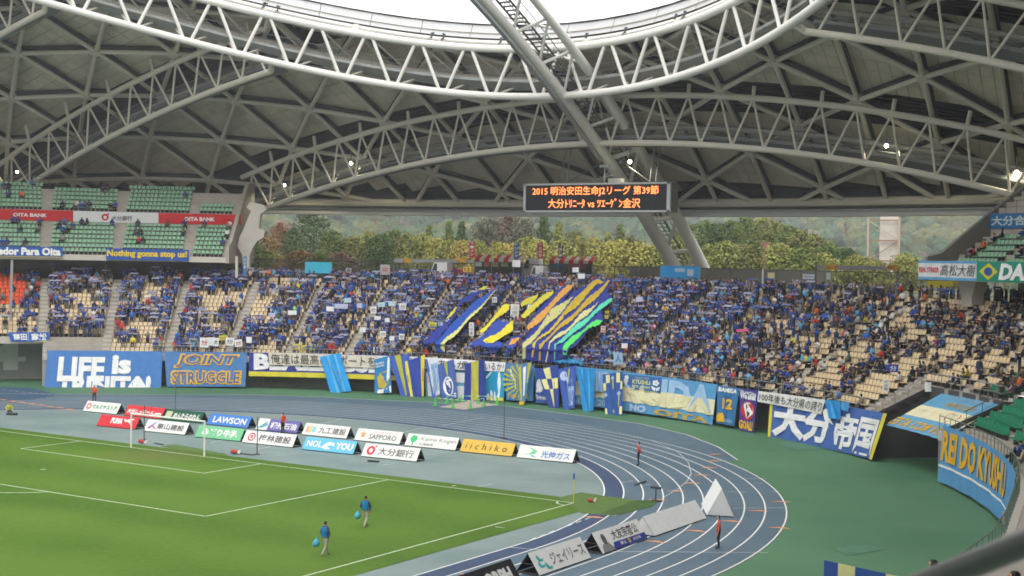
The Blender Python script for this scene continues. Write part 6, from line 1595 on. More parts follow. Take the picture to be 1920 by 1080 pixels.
b = MB(); b.grid(lambda u, v: (lambda a, d: (CX + d * sin(a), CY + d * cos(a), hillz(CX + d * sin(a), CY + d * cos(a))))(a0 + (a1 - a0) * u, 430 + 1500 * v ** 1.3), NA_, NR_)
b.build('hills', M_hill, kind='structure', smooth=True)
# canopy of the far wood: thousands of leafy domes in one mass
M_wood = mat('wood_foliage', source='attr', rough=.9, spec=.05, noise=.28, scale=.35)
def dome_base(seed, nf=105):
    r_ = np.random.default_rng(seed); V = []; T = []
    for i in range(nf):
        z = r_.uniform(-.25, 1); ph = r_.uniform(0, 2 * pi); s_ = sqrt(max(0, 1 - z * z)); c = np.array([s_ * cos(ph), s_ * sin(ph), max(z, -.2) * .9]) * r_.uniform(.78, 1.08)
        nrm = c + r_.normal(0, .35, 3); nrm /= np.linalg.norm(nrm); a = np.cross(nrm, r_.normal(0, 1, 3)); a /= np.linalg.norm(a); b__ = np.cross(nrm, a); q = r_.uniform(.10, .24)
        k = len(V); V += [c + a * q, c + b__ * q * .8, c - a * q, c - b__ * q * .8]; T += [(k, k + 1, k + 2), (k, k + 2, k + 3)]
    return np.array(V), np.array(T), np.zeros(len(T), int), np.zeros(len(V), int)
DOMES = [dome_base(s_) for s_ in range(6)]
def lump_base(seed):
    r_ = np.random.default_rng(seed); V = []; T = []; nu, nv = 12, 6
    f = r_.uniform(0, 6.28, 6)
    for j in range(nv + 1):
        for i in range(nu):
            ph = 2 * pi * i / nu; el = -.35 + (pi / 2 + .35) * j / nv
            q = 1 + .16 * sin(3 * ph + f[0] + 2 * el) + .12 * sin(5 * ph + f[1] - 3 * el) + .10 * sin(7 * el + 2 * ph + f[2]) + r_.normal(0, .05)
            V.append((q * cos(el) * cos(ph), q * cos(el) * sin(ph), q * sin(el) * .85))
    for j in range(nv):
        for i in range(nu):
            a, b_, c_, d_ = j * nu + i, j * nu + (i + 1) % nu, (j + 1) * nu + (i + 1) % nu, (j + 1) * nu + i
            T += [(a, b_, c_), (a, c_, d_)]
    return np.array(V), np.array(T), np.zeros(len(T), int), np.zeros(len(V), int)
LUMPS = [lump_base(s_) for s_ in range(8)]
M_far = mat('far_foliage', source='attr', rough=.95, spec=.02, noise=.38, scale=.55, bump=.9, bscale=.9, detail=8)
HC = [((.060, .092, .048), 30), ((.072, .100, .048), 26), ((.095, .108, .045), 14), ((.048, .080, .050), 20), ((.105, .095, .055), 5), ((.090, .070, .060), 4), ((.12, .115, .05), 4)]
hw = np.array([h[1] for h in HC], float); hw /= hw.sum(); items = []
hx0, hx1 = a0 + .17, a1 - .17
for _ in range(7500):
    a = rng.uniform(hx0, hx1); d = 440 + 1150 * rng.random() ** 1.25
    x, y = CX + d * sin(a), CY + d * cos(a); z = hillz(x, y)
    col = np.array(HC[int(rng.choice(len(HC), p=hw))][0]) * rng.uniform(.75, 1.3)
    s_ = rng.uniform(2.6, 5.6) * (1 + (d - 440) / 1500)
    items.append((int(rng.integers(0, 8)), (x, y, z + s_ * .3), rng.uniform(0, 6.28), s_, [col]))
wh = merged('wooded_hillside', LUMPS, items, M_far, colors=True, label='bluish wooded hillside filling the gap under the roof edge', cat='forest', kind='stuff')
wh.data.polygons.foreach_set('use_smooth', [True] * len(wh.data.polygons))

# individual trees beyond the fence
M_bark = mat('bark', (.09, .075, .06), .9, noise=.2, scale=2)
leafm = {}
def leafmat(c):
    k = 'leaf_%02d%02d%02d' % tuple(int(x * 100) for x in c)
    return mat(k, c, .8, noise=.35, scale=.9, spec=.1)
tree_mesh = {}
def crown_mb(seed, h, w, kind):
    r_ = np.random.default_rng(seed); b = MB(); n = 4600 if kind != 'cone' else 3000
    lobes = []
    nl = 30
    for i in range(nl):
        t_ = (i + .5) / nl; z = h * (.22 + .74 * t_)
        rr = w * .5 * (sin(pi * min(1, .18 + .80 * t_)) ** .7) if kind != 'cone' else w * .5 * (1.05 - t_)
        ph = i * 2.4 + r_.uniform(-.4, .4); rad = rr * r_.uniform(.15, .85)
        lobes.append((rad * cos(ph), rad * sin(ph), z, rr * r_.uniform(.22, .42) + .35))
    for i in range(n):
        lx, ly, lz, lr = lobes[int(r_.integers(0, nl))]
        d = r_.normal(0, 1, 3); d /= np.linalg.norm(d); q = lr * r_.uniform(.62, 1.10) ** .8
        c = np.array([lx, ly, lz]) + d * q * [1, 1, .78]
        nrm = d + r_.normal(0, .5, 3) + [0, 0, .5]; nrm /= np.linalg.norm(nrm); a = np.cross(nrm, r_.normal(0, 1, 3)); a /= np.linalg.norm(a); e = np.cross(nrm, a); s_ = r_.uniform(.09, .20)
        b.add([c + a * s_, c + e * s_ * .7, c - a * s_, c - e * s_ * .7], [(0, 1, 2, 3)])
    return b
def trunk_mb(seed, h, w):
    r_ = np.random.default_rng(seed + 50); b = MB(); b.tube([(0, 0, 0), (.05, .03, h * .3), (-.05, .05, h * .62), (0, 0, h * .86)], [.16 + h * .012, .12 + h * .01, .08, .03], 7)
    for i in range(6):
        ph = i * 1.1 + r_.uniform(0, .5); z = h * (.28 + .08 * i); b.tube([(0, 0, z), (w * .22 * cos(ph), w * .22 * sin(ph), z + h * .14), (w * .38 * cos(ph), w * .38 * sin(ph), z + h * .22)], [.07, .045, .02], 5)
    return b
VAR = [(1, 10, 7.5, 'round'), (2, 8, 7.5, 'round'), (3, 12, 8, 'round'), (4, 9, 4.2, 'cone'), (5, 5.5, 6, 'round')]
TM = []
for sd_, h, w, kd in VAR: TM.append((crown_mb(sd_, h, w, kd), trunk_mb(sd_, h, w), h, w))
DKG = (.065, .105, .04); MDG = (.115, .155, .045); YG = (.22, .235, .065); YEL = (.30, .285, .075); OLV = (.165, .175, .06); ORG = (.21, .14, .06); RDD = (.20, .095, .06); BRN = (.14, .10, .07); GOLD_ = (.34, .28, .08); GRY = (.13, .135, .095)
CNAME = {DKG: 'dark green', MDG: 'mid green', YG: 'yellow-green', YEL: 'yellow', OLV: 'olive', ORG: 'orange', RDD: 'reddish', BRN: 'brownish', GOLD_: 'golden', GRY: 'grey-green'}
# (u of the trunk, v of the tip, distance from the camera, width factor, variant, colour, look)
TREES = [(500, 440, 215, 1.0, 1, ORG, 'with thin autumn leaves next to the forked pier'), (478, 455, 205, .9, 4, MDG, 'low and rounded beside the forked pier'), (528, 415, 240, .9, 0, RDD, 'tall and loose, red leaves at its tip'), (588, 392, 225, 1.15, 2, DKG, 'tallest of the wood, broad crown rising to the roof edge'),
         (548, 425, 230, .9, 0, DKG, 'dense, in front of the tall broad one'), (625, 430, 215, .8, 1, MDG, 'bushy, over the turquoise tent panels'), (560, 470, 200, 1.1, 4, ORG, 'low hedge-like with rusty leaves by the fence'), (640, 474, 200, 1.0, 4, BRN, 'low with coppery leaves by the fence'), (600, 475, 198, .9, 4, MDG, 'low shrub-like between the coppery ones'),
         (663, 442, 215, .9, 1, OLV, 'rounded, just past the tall dark crown'), (690, 432, 218, .8, 1, YG, 'with a bright tip in the middle of the hedge row'), (712, 438, 214, .9, 1, DKG, 'dense and dark beside the bright tip'), (740, 428, 220, 1.0, 0, MDG, 'broad, centre of the green row'), (765, 436, 218, .9, 1, OLV, 'tinged orange low on its side'),
         (790, 436, 215, .9, 1, YG, 'bright, above the white van roof'), (805, 420, 225, .8, 3, MDG, 'slim and pointed above the row'), (822, 445, 212, .85, 1, YEL, 'yellow crown behind the white van'), (843, 450, 208, .8, 4, YG, 'low, near the red vertical banner'), (842, 412, 240, .8, 3, MDG, 'pointed, second slim one'), (866, 412, 240, .9, 3, DKG, 'pointed, third slim one, darker'),
         (868, 452, 206, .7, 4, GOLD_, 'glowing gold low crown by the red vertical banner'), (893, 448, 210, .8, 1, YG, 'light, between red and yellow vertical banners'), (905, 410, 250, 1.0, 0, GRY, 'greyish, high behind the gold one'), (920, 405, 255, .9, 2, GRY, 'greyish and tallest here'), (938, 455, 206, .8, 4, YEL, 'low, at the yellow vertical banner'), (955, 400, 250, 1.0, 0, BRN, 'brown tinged, next to the scoreboard edge'),
         (962, 458, 206, .8, 4, GOLD_, 'low, golden at the blue vertical banner'), (985, 408, 245, .9, 0, GRY, 'thin brownish under the scoreboard'), (990, 445, 212, .9, 4, YG, 'soft, under the scoreboard corner'), (1020, 396, 250, .9, 3, DKG, 'tall and pointed under the scoreboard'), (1012, 452, 206, .8, 4, YEL, 'behind the second red banner'), (1048, 415, 235, .9, 3, YG, 'light pointed crown right of the tall dark one'),
         (1052, 450, 210, .9, 4, YG, 'behind the dark brown banner'), (1085, 440, 215, .8, 3, YEL, 'small yellow, above the striped tents'), (1078, 430, 240, 1.0, 0, OLV, 'wide, behind the small yellow one'), (1115, 444, 212, .9, 1, YEL, 'bright above the end of the tents'), (1140, 432, 225, .9, 3, YG, 'tall yellow-green column'), (1163, 418, 240, .9, 3, MDG, 'pointed green, before the keel foot'),
         (1160, 452, 205, 1.0, 4, YEL, 'low wide yellow beside the keel foot'), (1195, 455, 204, 1.1, 4, YEL, 'low wide yellow touching the keel foot'), (1225, 462, 204, 1.0, 4, YG, 'low, seen through the keel foot'), (1180, 440, 225, .9, 0, OLV, 'behind the low yellow ones'), (1290, 415, 225, 1.0, 2, MDG, 'tall, right behind the keel pipe'), (1275, 440, 215, .8, 1, YG, 'inside the keel frame'),
         (1320, 412, 235, 1.0, 0, MDG, 'rounded, second past the keel'), (1303, 452, 208, .7, 3, YEL, 'slim yellow beside the keel pipe'), (1345, 416, 230, 1.0, 0, DKG, 'darker, third past the keel'), (1372, 410, 232, 1.0, 2, MDG, 'tall, fourth past the keel'), (1360, 450, 205, 1.2, 1, YG, 'broad light crown in front of the taller ones'), (1395, 460, 203, 1.0, 4, OLV, 'low olive beside the lamp mast'),
         (1400, 402, 235, 1.0, 2, MDG, 'tall, fifth past the keel'), (1430, 405, 238, 1.0, 2, YG, 'tall light crown over the lamp mast'), (1425, 452, 205, 1.0, 1, MDG, 'round, behind the lamp mast'), (1455, 412, 235, 1.0, 0, OLV, 'tall olive, past the lamp mast'), (1480, 420, 230, 1.0, 0, MDG, 'sloping down the row'), (1462, 458, 203, 1.0, 4, YG, 'low and pale by the grey wall'), (1505, 430, 228, 1.0, 1, OLV, 'rounded, midway down the slope'),
         (1532, 440, 225, .9, 1, OLV, 'rounded, lower down the slope'), (1500, 465, 202, 1.0, 4, MDG, 'low green by the fence'), (1558, 455, 218, .9, 1, MDG, 'small round near the row end'), (1585, 466, 212, .9, 4, DKG, 'small dark at the row end'), (1605, 478, 206, .8, 4, YG, 'last low bush before the white tower'), (1545, 476, 202, 1.0, 4, YG, 'low pale bush by the fence'),
         (1700, 476, 205, .9, 4, YG, 'small bush just past the white tower'), (1640, 488, 205, .8, 4, YG, 'bush at the foot of the white tower')]
gcr = {}
for i, (u, vt, d, wf, var, col, look) in enumerate(TREES):
    cm_, tm_, h0, w0 = TM[var]
    dr = ray(u, vt); dr = dr / np.linalg.norm(dr[:2]); tip = CAM + dr * d
    base = ZC - 2.0; H = max(3.0, tip[2] - base); sz = H / h0; sx = (H / h0) * wf if wf < 1.3 else wf
    sx = max(sx, wf * 1.0)
    t = thing('tree', f'{CNAME[col]} tree {look}', 'tree', (tip[0], tip[1], base), 'trees beyond the fence')
    key = (var, col)
    if key not in gcr: gcr[key] = cm_.build('crown', leafmat(col), t, local=True).data
    else:
        o = bpy.data.objects.new('crown', gcr[key]); COL.objects.link(o); o.parent = t
    if ('t', var) not in gcr: gcr[('t', var)] = tm_.build('trunk', M_bark, t, local=True).data
    else:
        o = bpy.data.objects.new('trunk', gcr[('t', var)]); COL.objects.link(o); o.parent = t
    t.rotation_euler = (0, 0, i * 1.7); t.scale = (sx, sx, sz)
# a darker understorey so that no ground shows between the trunks
items = []
for u in np.arange(455, 1700, 7):
    d = rng.uniform(222, 262); dr = ray(u, 470); dr = dr / np.linalg.norm(dr[:2]); p = CAM + dr * d; s_ = rng.uniform(2.6, 4.6) * (1.1 if u < 1500 else .75)
    items.append((int(rng.integers(0, 6)), (p[0], p[1], ZC - 1.5), rng.uniform(0, 6), s_, [np.array([DKG, MDG, OLV, YG][int(rng.integers(0, 4))]) * rng.uniform(.7, 1.2)]))
merged('undergrowth', DOMES, items, M_wood, colors=True, label='mixed undergrowth between the trees beyond the fence', cat='bushes', kind='stuff')

# tower behind scaffolding
def at(u, v, d):
    dr = ray(u, v); dr = dr / np.linalg.norm(dr[:2]); return CAM + dr * d
DT = 245
exv = np.cross([0, 0, 1.0], (CAM - at(1668, 450, DT)) * [1, 1, 0]); exv /= np.linalg.norm(exv)
if exv @ AX[0] < 0: exv = -exv
nv = np.cross(exv, [0, 0, 1.0]); nv = nv if nv @ (at(1668, 450, DT) - CAM) > 0 else -nv
c0, zt_ = at(1667, 450, DT), at(1667, 400, DT)[2]; zb_ = ZC - 4
tw = thing('concrete_tower', 'pale square concrete tower with rusty scaffold frame in front of the hillside', 'tower', (c0[0], c0[1], zb_))
hwid = 16.5 / FPX * DT
b = MB(); c1 = c0 + nv * 1.0; ang = atan2(exv[1], exv[0]); b.box((c1[0], c1[1], (zt_ + zb_) / 2), (2 * hwid, 1.8, zt_ - zb_), ang); b.build('shaft', mat('pale_concrete', (.52, .49, .44), .85, noise=.10, scale=.6), tw)
b = MB(); b.box((c1[0], c1[1], zt_ + .15), (2 * hwid + .2, 2.0, .3), ang); b.build('cap', M_conc_light, tw)
rust = mat('rusty_steel', (.26, .15, .11), .8, noise=.2, scale=1); tanb = mat('tan_steel', (.42, .35, .27), .7)
pl = c0 + exv * (-37 / FPX * DT) - nv * .5; pr = c0 + exv * (17 / FPX * DT) - nv * .5; pr2 = pr + nv * 4; zs = [at(1650, v, DT)[2] for v in (413, 451, 489)]
def seg(nm, p, q, w, m_): MB().bar(p, q, w, w).build(nm, m_, tw)
for p in (pl, pr): seg('mast', [p[0], p[1], zb_], [p[0], p[1], zs[0] + .4], .28, tanb)
for z in zs:
    seg('crossbeam', [pl[0], pl[1], z], [pr[0], pr[1], z], .20, rust); seg('crossbeam', [pr[0], pr[1], z], [pr2[0], pr2[1], z], .18, rust)
seg('brace', [pl[0], pl[1], zs[0]], [pr[0], pr[1], zs[1]], .14, tanb); seg('brace', [pl[0], pl[1], zs[2]], [pr[0], pr[1], zs[1]], .14, rust); seg('brace', [pl[0], pl[1], zs[2]], [c0[0], c0[1], zs[2] - 2.5], .12, tanb)

# striped food tents, vans, upright banners
M_tred = cmat((.42, .03, .03), cloth=True); M_twh = cmat((.50, .47, .42), cloth=True)
def place(u, d, r=None): p = at(u, 480, d); return np.array([p[0], p[1], ZC])
def tent(lab, u0, u1, d, vt=478, ve=486, signs=()):
    A, B_ = place(u0, d), place(u1, d); ex = B_ - A; L = np.linalg.norm(ex); ex /= L; nn = np.array([-ex[1], ex[0], 0]); nn = nn if nn @ (A - CAM) > 0 else -nn; up = np.array([0, 0, 1.0])
    t = thing('market_tent', lab, 'tent', (A + B_) / 2, 'red and white striped tents'); hr = at(u0, vt, d)[2] - ZC; he = at(u0, ve, d)[2] - ZC; W = 3.0; n = int(L / .55)
    for k_, m_, nmz in ((0, M_tred, 'red_stripes'), (1, M_twh, 'white_stripes')):
        b = MB()
        for i in range(n):
            if i % 2 != k_: continue
            a, c_ = A + ex * L * i / n, A + ex * L * (i + 1) / n; R1, R2 = a + ex * .5 + nn * W / 2 + up * hr, c_ + ex * .5 + nn * W / 2 + up * hr
            b.poly([a + up * he, c_ + up * he, R2, R1]); b.poly([a + nn * W + up * he, c_ + nn * W + up * he, R2, R1]); b.poly([a + up * he, c_ + up * he, c_ + up * (he - .35), a + up * (he - .35)])
        for j in range(4):
            if j % 2 == k_: b.poly([B_ + nn * W * j / 4 + up * (he - 1.2), B_ + nn * W * (j + 1) / 4 + up * (he - 1.2), B_ + nn * W * (j + 1) / 4 + up * (he + (hr - he) * (1 - abs(2 * (j + 1) / 4 - 1))), B_ + nn * W * j / 4 + up * (he + (hr - he) * (1 - abs(2 * j / 4 - 1)))])
        b.build(nmz, m_, t)
    for q in (A, B_, A + nn * W, B_ + nn * W): MB().tube([q, q + up * he], .04, 5).build('leg', M_steel, t)
    b = MB(); b.poly([A + nn * W, B_ + nn * W, B_ + nn * W + up * he, A + nn * W + up * he]); b.build('rear_sheet', cmat((.10, .09, .10), cloth=True), t)
    for i, (a_, c_, col_) in enumerate(signs):
        P0, P1 = A + ex * L * a_ - nn * .05, A + ex * L * c_ - nn * .05
        b = MB(); b.hexa([P0 + up * (he - .95), P1 + up * (he - .95), P1 + up * (he - .95) - nn * .03, P0 + up * (he - .95) - nn * .03, P0 + up * (he - .42), P1 + up * (he - .42), P1 + up * (he - .42) - nn * .03, P0 + up * (he - .42) - nn * .03]); b.build('menu_sign', cmat(col_), t)
tent('long red and white striped food tent beside the yellow vertical banner', 890, 980, 176, 477, 485, [(.02, .15, (.35, .5, .45)), (.2, .32, (.4, .15, .12)), (.36, .5, (.45, .42, .2)), (.55, .7, (.3, .4, .2)), (.78, .98, (.06, .30, .52))])
tent('second striped food tent nearer the keel arch foot, with a dark blue panel', 1030, 1112, 176, 480, 488, [(.0, .3, (.03, .08, .22)), (.4, .85, (.30, .05, .08))])
def van(lab, u, d, w, h, col, ln=4.6, name='parked_van'):
    c = place(u, d); t = thing(name, lab, 'van', c); ex = exv.copy(); a = atan2(ex[1], ex[0]); L2, W2 = w / FPX * d / 2, 1.0
    f = nv; up = np.array([0, 0, 1.0]); H = h
    prof = [(-L2, .3), (L2, .3), (L2, H), (-L2 * .45, H), (-L2 * .8, H * .62), (-L2, H * .52)]
    b = MB(); b.prism([c + ex * x + up * z - f * W2 for x, z in prof], f * 2 * W2); b.build('body', mat('van_paint_' + str(int(col[0] * 100)), col, .35, spec=.5), t)
    b = MB(); b.prism([c + ex * x + up * z - f * (W2 + .01) for x, z in ((-L2 * .74, H * .62), (-L2 * .42, H * .93), (-L2 * .15, H * .93), (-L2 * .15, H * .62))], f * .02); b.build('side_window', mat('dark_glass', (.03, .035, .04), .15), t)
    for s_ in (-.62, .62):
        q = c + ex * L2 * s_ + up * .33; MB().tube([q - f * (W2 + .03), q - f * (W2 - .18)], .33, 12).build('wheel', M_foot, t)
    b = MB()
    q = c - ex * (L2 + .02) + up * .62; b.box(q, (.06, .3, .15), a); b.build('headlight', cmat((.7, .7, .65)), t)
van('white van parked beyond the fence beside the red tents', 827, 172, 34, 2.85, (.72, .72, .72))
van('white kitchen truck with tall box between the two striped tents', 998, 180, 34, 3.5, (.62, .62, .62), name='parked_truck')
van('small white van in front of the white kitchen truck', 1010, 170, 26, 2.6, (.75, .75, .74))
van('red car parked to the side of the white van behind the yellow number board', 860, 174, 26, 2.0, (.35, .02, .03), name='parked_car')
for u, v0, v1, w_, col, txt, lab in [(885, 455, 483, 9, (.50, .02, .05), 'ラーメン', 'red vertical banner with white brush writing behind the tents'), (927, 455, 483, 8, (.58, .56, .10), 'やきそば', 'yellow vertical banner with dark writing behind the tents'), (968, 457, 486, 8, (.03, .14, .36), 'ドリンク', 'blue vertical banner with pale writing behind the tents'),
                                    (1013, 457, 485, 9, (.48, .04, .05), '大分名物', 'second red vertical banner, nearer the scoreboard middle'), (1051, 461, 484, 7, (.10, .06, .07), 'コーヒー', 'dark brown narrow vertical banner'), (1092, 460, 484, 8, (.50, .42, .15), 'からあげ', 'ochre vertical banner before yellow leaves')]:
    d = 174; T1, B1 = at(u, v0 - 2, d), at(u, v1, d); hw_ = w_ * 1.15 / FPX * d / 2
    t = thing('vertical_banner', lab, 'banner', (B1[0], B1[1], ZC), 'upright vendor banners')
    fn = lambda uu, vv: B1 + (T1 - B1) * vv + exv * (uu - .5) * 2 * hw_ - nv * .03 * sin(vv * 7 + uu)
    b = MB(); b.grid(fn, 2, 8); b.build('cloth', cmat(col, cloth=True), t)
    MB().tube([B1 - exv * hw_ * 1.1 + [0, 0, ZC - B1[2]], T1 - exv * hw_ * 1.1 + [0, 0, .2]], .03, 5).build('pole', M_steel, t)
    b = MB(); fo = lambda uu, vv: fn(uu, vv) - nv * .05
    for j, ch in enumerate(txt): put_text(b, ch, fo, .18, .80 - .23 * j, .82, .98 - .23 * j, .02)
    b.build('lettering', cmat(C_WH if col[0] < .55 and col[1] < .3 else C_INK), t)
# gate header beams with orange signs, light strips of wall, posters, turquoise booth panels
def header(lab, u0, u1, vt, vb, d, sg):
    A, B_ = at(u0, vb, d), at(u1, vb, d); zt2 = at(u0, vt, d)[2]; t = thing('gate_header', lab, 'gate', [A[0], A[1], ZC])
    b = MB(); b.hexa([A, B_, B_ + nv * .3, A + nv * .3, [A[0], A[1], zt2], [B_[0], B_[1], zt2], [B_[0] + nv[0] * .3, B_[1] + nv[1] * .3, zt2], [A[0] + nv[0] * .3, A[1] + nv[1] * .3, zt2]]); b.build('header_beam', mat('header_grey', (.22, .22, .24), .6), t)
    for q in (A, B_): MB().tube([[q[0], q[1], ZC], [q[0], q[1], zt2]], .09, 6).build('post', M_rail, t)
    for us in sg:
        q = at(us, (vt + vb) / 2, d) - nv * .1; b = MB(); b.box(q, (20 / FPX * d, .1, 1.1 * (zt2 - A[2])), atan2(exv[1], exv[0])); b.build('exit_sign', cmat((.60, .32, .02)), t)
        b = MB(); put_text(b, '出口', lambda x, y: q - nv * .07 + exv * (x - .5) * 1.0 + np.array([0, 0, (y - .5) * .42]), 0, 0, 1, 1, .01); b.build('lettering', cmat(C_INK), t)
DF = 166
header('grey gate beam with two orange signs over the white van', 738, 890, 485, 492, DF, (762, 864))
header('grey gate beam with two orange signs near the white tower', 1530, 1685, 497, 506, 150, (1558, 1674))
def panel(nm, lab, cat, u0, u1, v0, v1, d, col, ms=(), txt=None, tc=C_WH):
    A, B_ = at(u0, v1, d), at(u1, v1, d); B_ = [B_[0], B_[1], A[2]]; zt2 = at(u0, v0, d)[2]; A = np.array(A); B_ = np.array(B_); h = zt2 - A[2]; up = np.array([0, 0, 1.0])
    t = thing(nm, lab, cat, A); b = MB(); b.hexa([A, B_, B_ + nv * .06, A + nv * .06, A + up * h, B_ + up * h, B_ + nv * .06 + up * h, A + nv * .06 + up * h]); b.build('panel', cmat(col), t)
    for c_, a_, b__, e_, f_ in ms:
        bb = MB(); q = lambda x, y: A + (B_ - A) * x + up * h * y - nv * .02; bb.poly([q(a_, b__), q(e_, b__), q(e_, f_), q(a_, f_)]); bb.build('printed_patch', cmat(c_), t)
    if txt: bb = MB(); put_text(bb, txt, lambda x, y: A + (B_ - A) * x + up * h * y - nv * .03, .1, .3, .9, .7, .02); bb.build('lettering', cmat(tc), t)
    for q in (A, B_): MB().tube([[q[0], q[1], ZC], q + up * h], .035, 5).build('leg', M_steel, t)
panel('booth_panel', 'bright turquoise panel behind three figures at the fence', 'panel', 572, 622, 491, 512, 170, (.05, .42, .60))
panel('booth_panel', 'wide bright blue panel with pale figures below the keel foot', 'panel', 1238, 1312, 498, 526, 158, (.02, .27, .60), [((.35, .45, .6), .36, .6, .62, .85), ((.4, .5, .6), .68, .35, .84, .8)])
panel('notice_board', 'pale notice board with faint red writing beside a dark figure', 'board', 713, 731, 496, 515, 168, (.42, .38, .37), txt='祭', tc=(.4, .15, .15))
panel('notice_board', 'white framed notice sheet with blue border past the lamp mast', 'board', 1505, 1527, 513, 524, 150, (.60, .62, .68), [((.1, .15, .4), 0, 0, 1, .08), ((.1, .15, .4), 0, .92, 1, 1)], txt='案内', tc=(.15, .2, .45))
panel('notice_board', 'pale yellow sheet on the fence left of the waving fan', 'board', 1439, 1452, 511, 524, 150, (.55, .52, .28))
panel('notice_board', 'pale green sheet near the second gate beam', 'board', 1549, 1557, 511, 524, 150, (.42, .52, .42))
panel('notice_board', 'bright yellow wall panel under the striker banner', 'board', 1738, 1802, 508, 540, 146, (.55, .48, .05))
panel('retaining_wall', 'low grey concrete wall beyond the fence past the keel foot', 'wall', 1180, 1560, 500, 524, 171, (.20, .195, .18))
# lamp mast
t = thing('lamp_mast', 'reddish lamp mast with twin heads standing before the trees', 'lamp', place(1434, 190)); q = place(1434, 190); H_ = at(1434, 456, 190)[2]
MB().tube([q, [q[0], q[1], H_]], .07, 6).build('mast', rust, t)
for s_ in (-1, 1):
    MB().bar([q[0], q[1], H_], np.array([q[0], q[1], H_]) + exv * .7 * s_, .12, .25).build('lamp_head', rust, t)
b = MB(); b.box([q[0], q[1], H_ - .5], (.5, .5, .5)); b.build('junction_box', rust, t)
t = thing('light_pole', 'white upright post shining at the fence', 'post', place(1431, 160)); q = place(1431, 160); MB().tube([q, [q[0], q[1], at(1431, 504, 160)[2]]], .10, 8).build('post', cmat((.75, .76, .78)), t); MB().box(q + [0, 0, .05], (.4, .4, .1)).build('foot', M_steel, t)

# ================================================================ people on the field
ppose = {}
def figure(lab, x, y, face, kind, shirt, trous, sc=1.0, extra=None, vest=None, z=0.0, shoe=(.04, .04, .045)):
    V, F, mi = pose(kind, 1); b = MB(); b.v = [tuple(v) for v in V]; b.f = F; b.m = mi
    o = b.build('person', [M_skin, M_hair, cmat(shirt), cmat(trous), cmat(shoe)], None, local=True, smooth=True, label=lab, cat='person')
    o.location = (x, y, z); o.rotation_euler = (0, 0, face); o.scale = (sc * 1.1, sc * 1.14, sc)
    # hands with separate fingers, thumb to the side
    hz = {'down': [(-.24, -.08, .75), (.24, -.08, .75)], 'walk': None, 'behind': None}.get(kind)
    if kind == 'walk': hz = [(-.30, .05, .80), (.30, -.19, .80)]
    if hz:
        for s_, (hx, hy_, hh) in zip((-1, 1), hz):
            fb = MB()
            for i in range(4):
                ox = (i - 1.5) * .018; L_ = (.07, .085, .08, .06)[i]
                fb.tube([(hx, hy_ + ox, hh + .01), (hx, hy_ + ox * 1.2, hh - L_ * .6), (hx - s_ * .015, hy_ + ox * 1.2, hh - L_)], [.010, .009, .007], 5)
            fb.tube([(hx, hy_ - .03, hh + .03), (hx - s_ * .01, hy_ - .055, hh - .01), (hx - s_ * .015, hy_ - .06, hh - .035)], [.011, .010, .008], 5)
            fb.build('fingers', M_skin, o, local=True)
    fb = MB(); hz_ = .93 + .68 if not kind.startswith('sit') else .52 + .68; yy = -.02
    fb.tube([(0, yy - .085, hz_ + .03), (0, yy - .115, hz_ - .005)], [.010, .017], 5); fb.build('nose', M_skin, o, local=True)
    fb = MB()
    for s_ in (-1, 1): fb.tube([(s_ * .085, yy, hz_ - .02), (s_ * .095, yy + .005, hz_ + .02)], .014, 5)
    fb.build('ears', M_skin, o, local=True)
    if vest is not None:
        c_ = 1.35; vb = MB(); n = 14; P_ = []
        for zz, rx, ry in ((.96, .215, .165), (1.15, .205, .16), (1.36, .225, .165), (1.46, .15, .11)):
            P_ += [(rx * cos(2 * pi * k / n), ry * sin(2 * pi * k / n), zz) for k in range(n)]
        vb.add(P_, [(j * n + k, j * n + (k + 1) % n, (j + 1) * n + (k + 1) % n, (j + 1) * n + k) for j in range(3) for k in range(n)])
        vb.build('vest', cmat(vest, cloth=True), o, local=True, smooth=True)
    return o
ORJ = (.62, .10, .05); BLK = (.02, .022, .028)
q = lambda u, v: onz(u, v)[:2]
def faceto(x, y, tx, ty): return atan2(tx - x, -(ty - y))      # figure looks along -y
for (u, v, kd, lab, tgt) in [(177, 755, 'down', 'steward in an orange jacket and black trousers by the green-lettered board', (0, -40)), (530, 813, 'behind', 'steward in an orange jacket standing before the purple board', (-40, 10)),
                             (1197, 873, 'behind', 'steward in an orange jacket with hands behind, out on the bend', (0, 0)), (1347, 1029, 'down', 'steward in an orange jacket and dark tracksuit trousers near the white pyramid', (0, -30))]:
    x, y = q(u, v); figure(lab, x, y, faceto(x, y, *tgt), kd, ORJ, BLK, 1.0)
for (u, v, lab, tgt, vst) in [(685, 988, 'groundsman in a blue vest walking away on the grass, nearer the corner', (0, 20), (.02, .20, .42)), (609, 1042, 'groundsman in a blue vest and pale trousers walking, nearest the sideline', (60, 30), (.02, .18, .42))]:
    x, y = q(u, v); o = figure(lab, x, y, faceto(x, y, x + (10 if 'nearest' in lab else 0), y + 30), 'walk', (.05, .06, .09), (.50, .47, .42), .98, vest=vst, shoe=(.30, .25, .22))
    bx, by = q(u - (13 if 'nearest' in lab else 10), v); bx, by = x - AX[0][0] * .42, y - AX[0][1] * .42
    t = thing('plastic_bag', 'light blue plastic bag in the hand of the groundsman ' + ('nearest the sideline' if 'nearest' in lab else 'nearer the corner'), 'bag', (bx, by, .45))
    b = MB(); b.tube([(bx, by, .42), (bx - .02, by, .52), (bx, by, .68), (bx, by, .84)], [.08, .19, .15, .03], 9); b.build('bag_body', cmat((.08, .42, .62)), t, smooth=True)
    b = MB(); b.tube([(bx, by, .82), (bx + .03, by, .90), (bx + .06, by, .95)], [.02, .015, .012], 5); b.build('bag_handle', cmat((.08, .42, .62)), t)
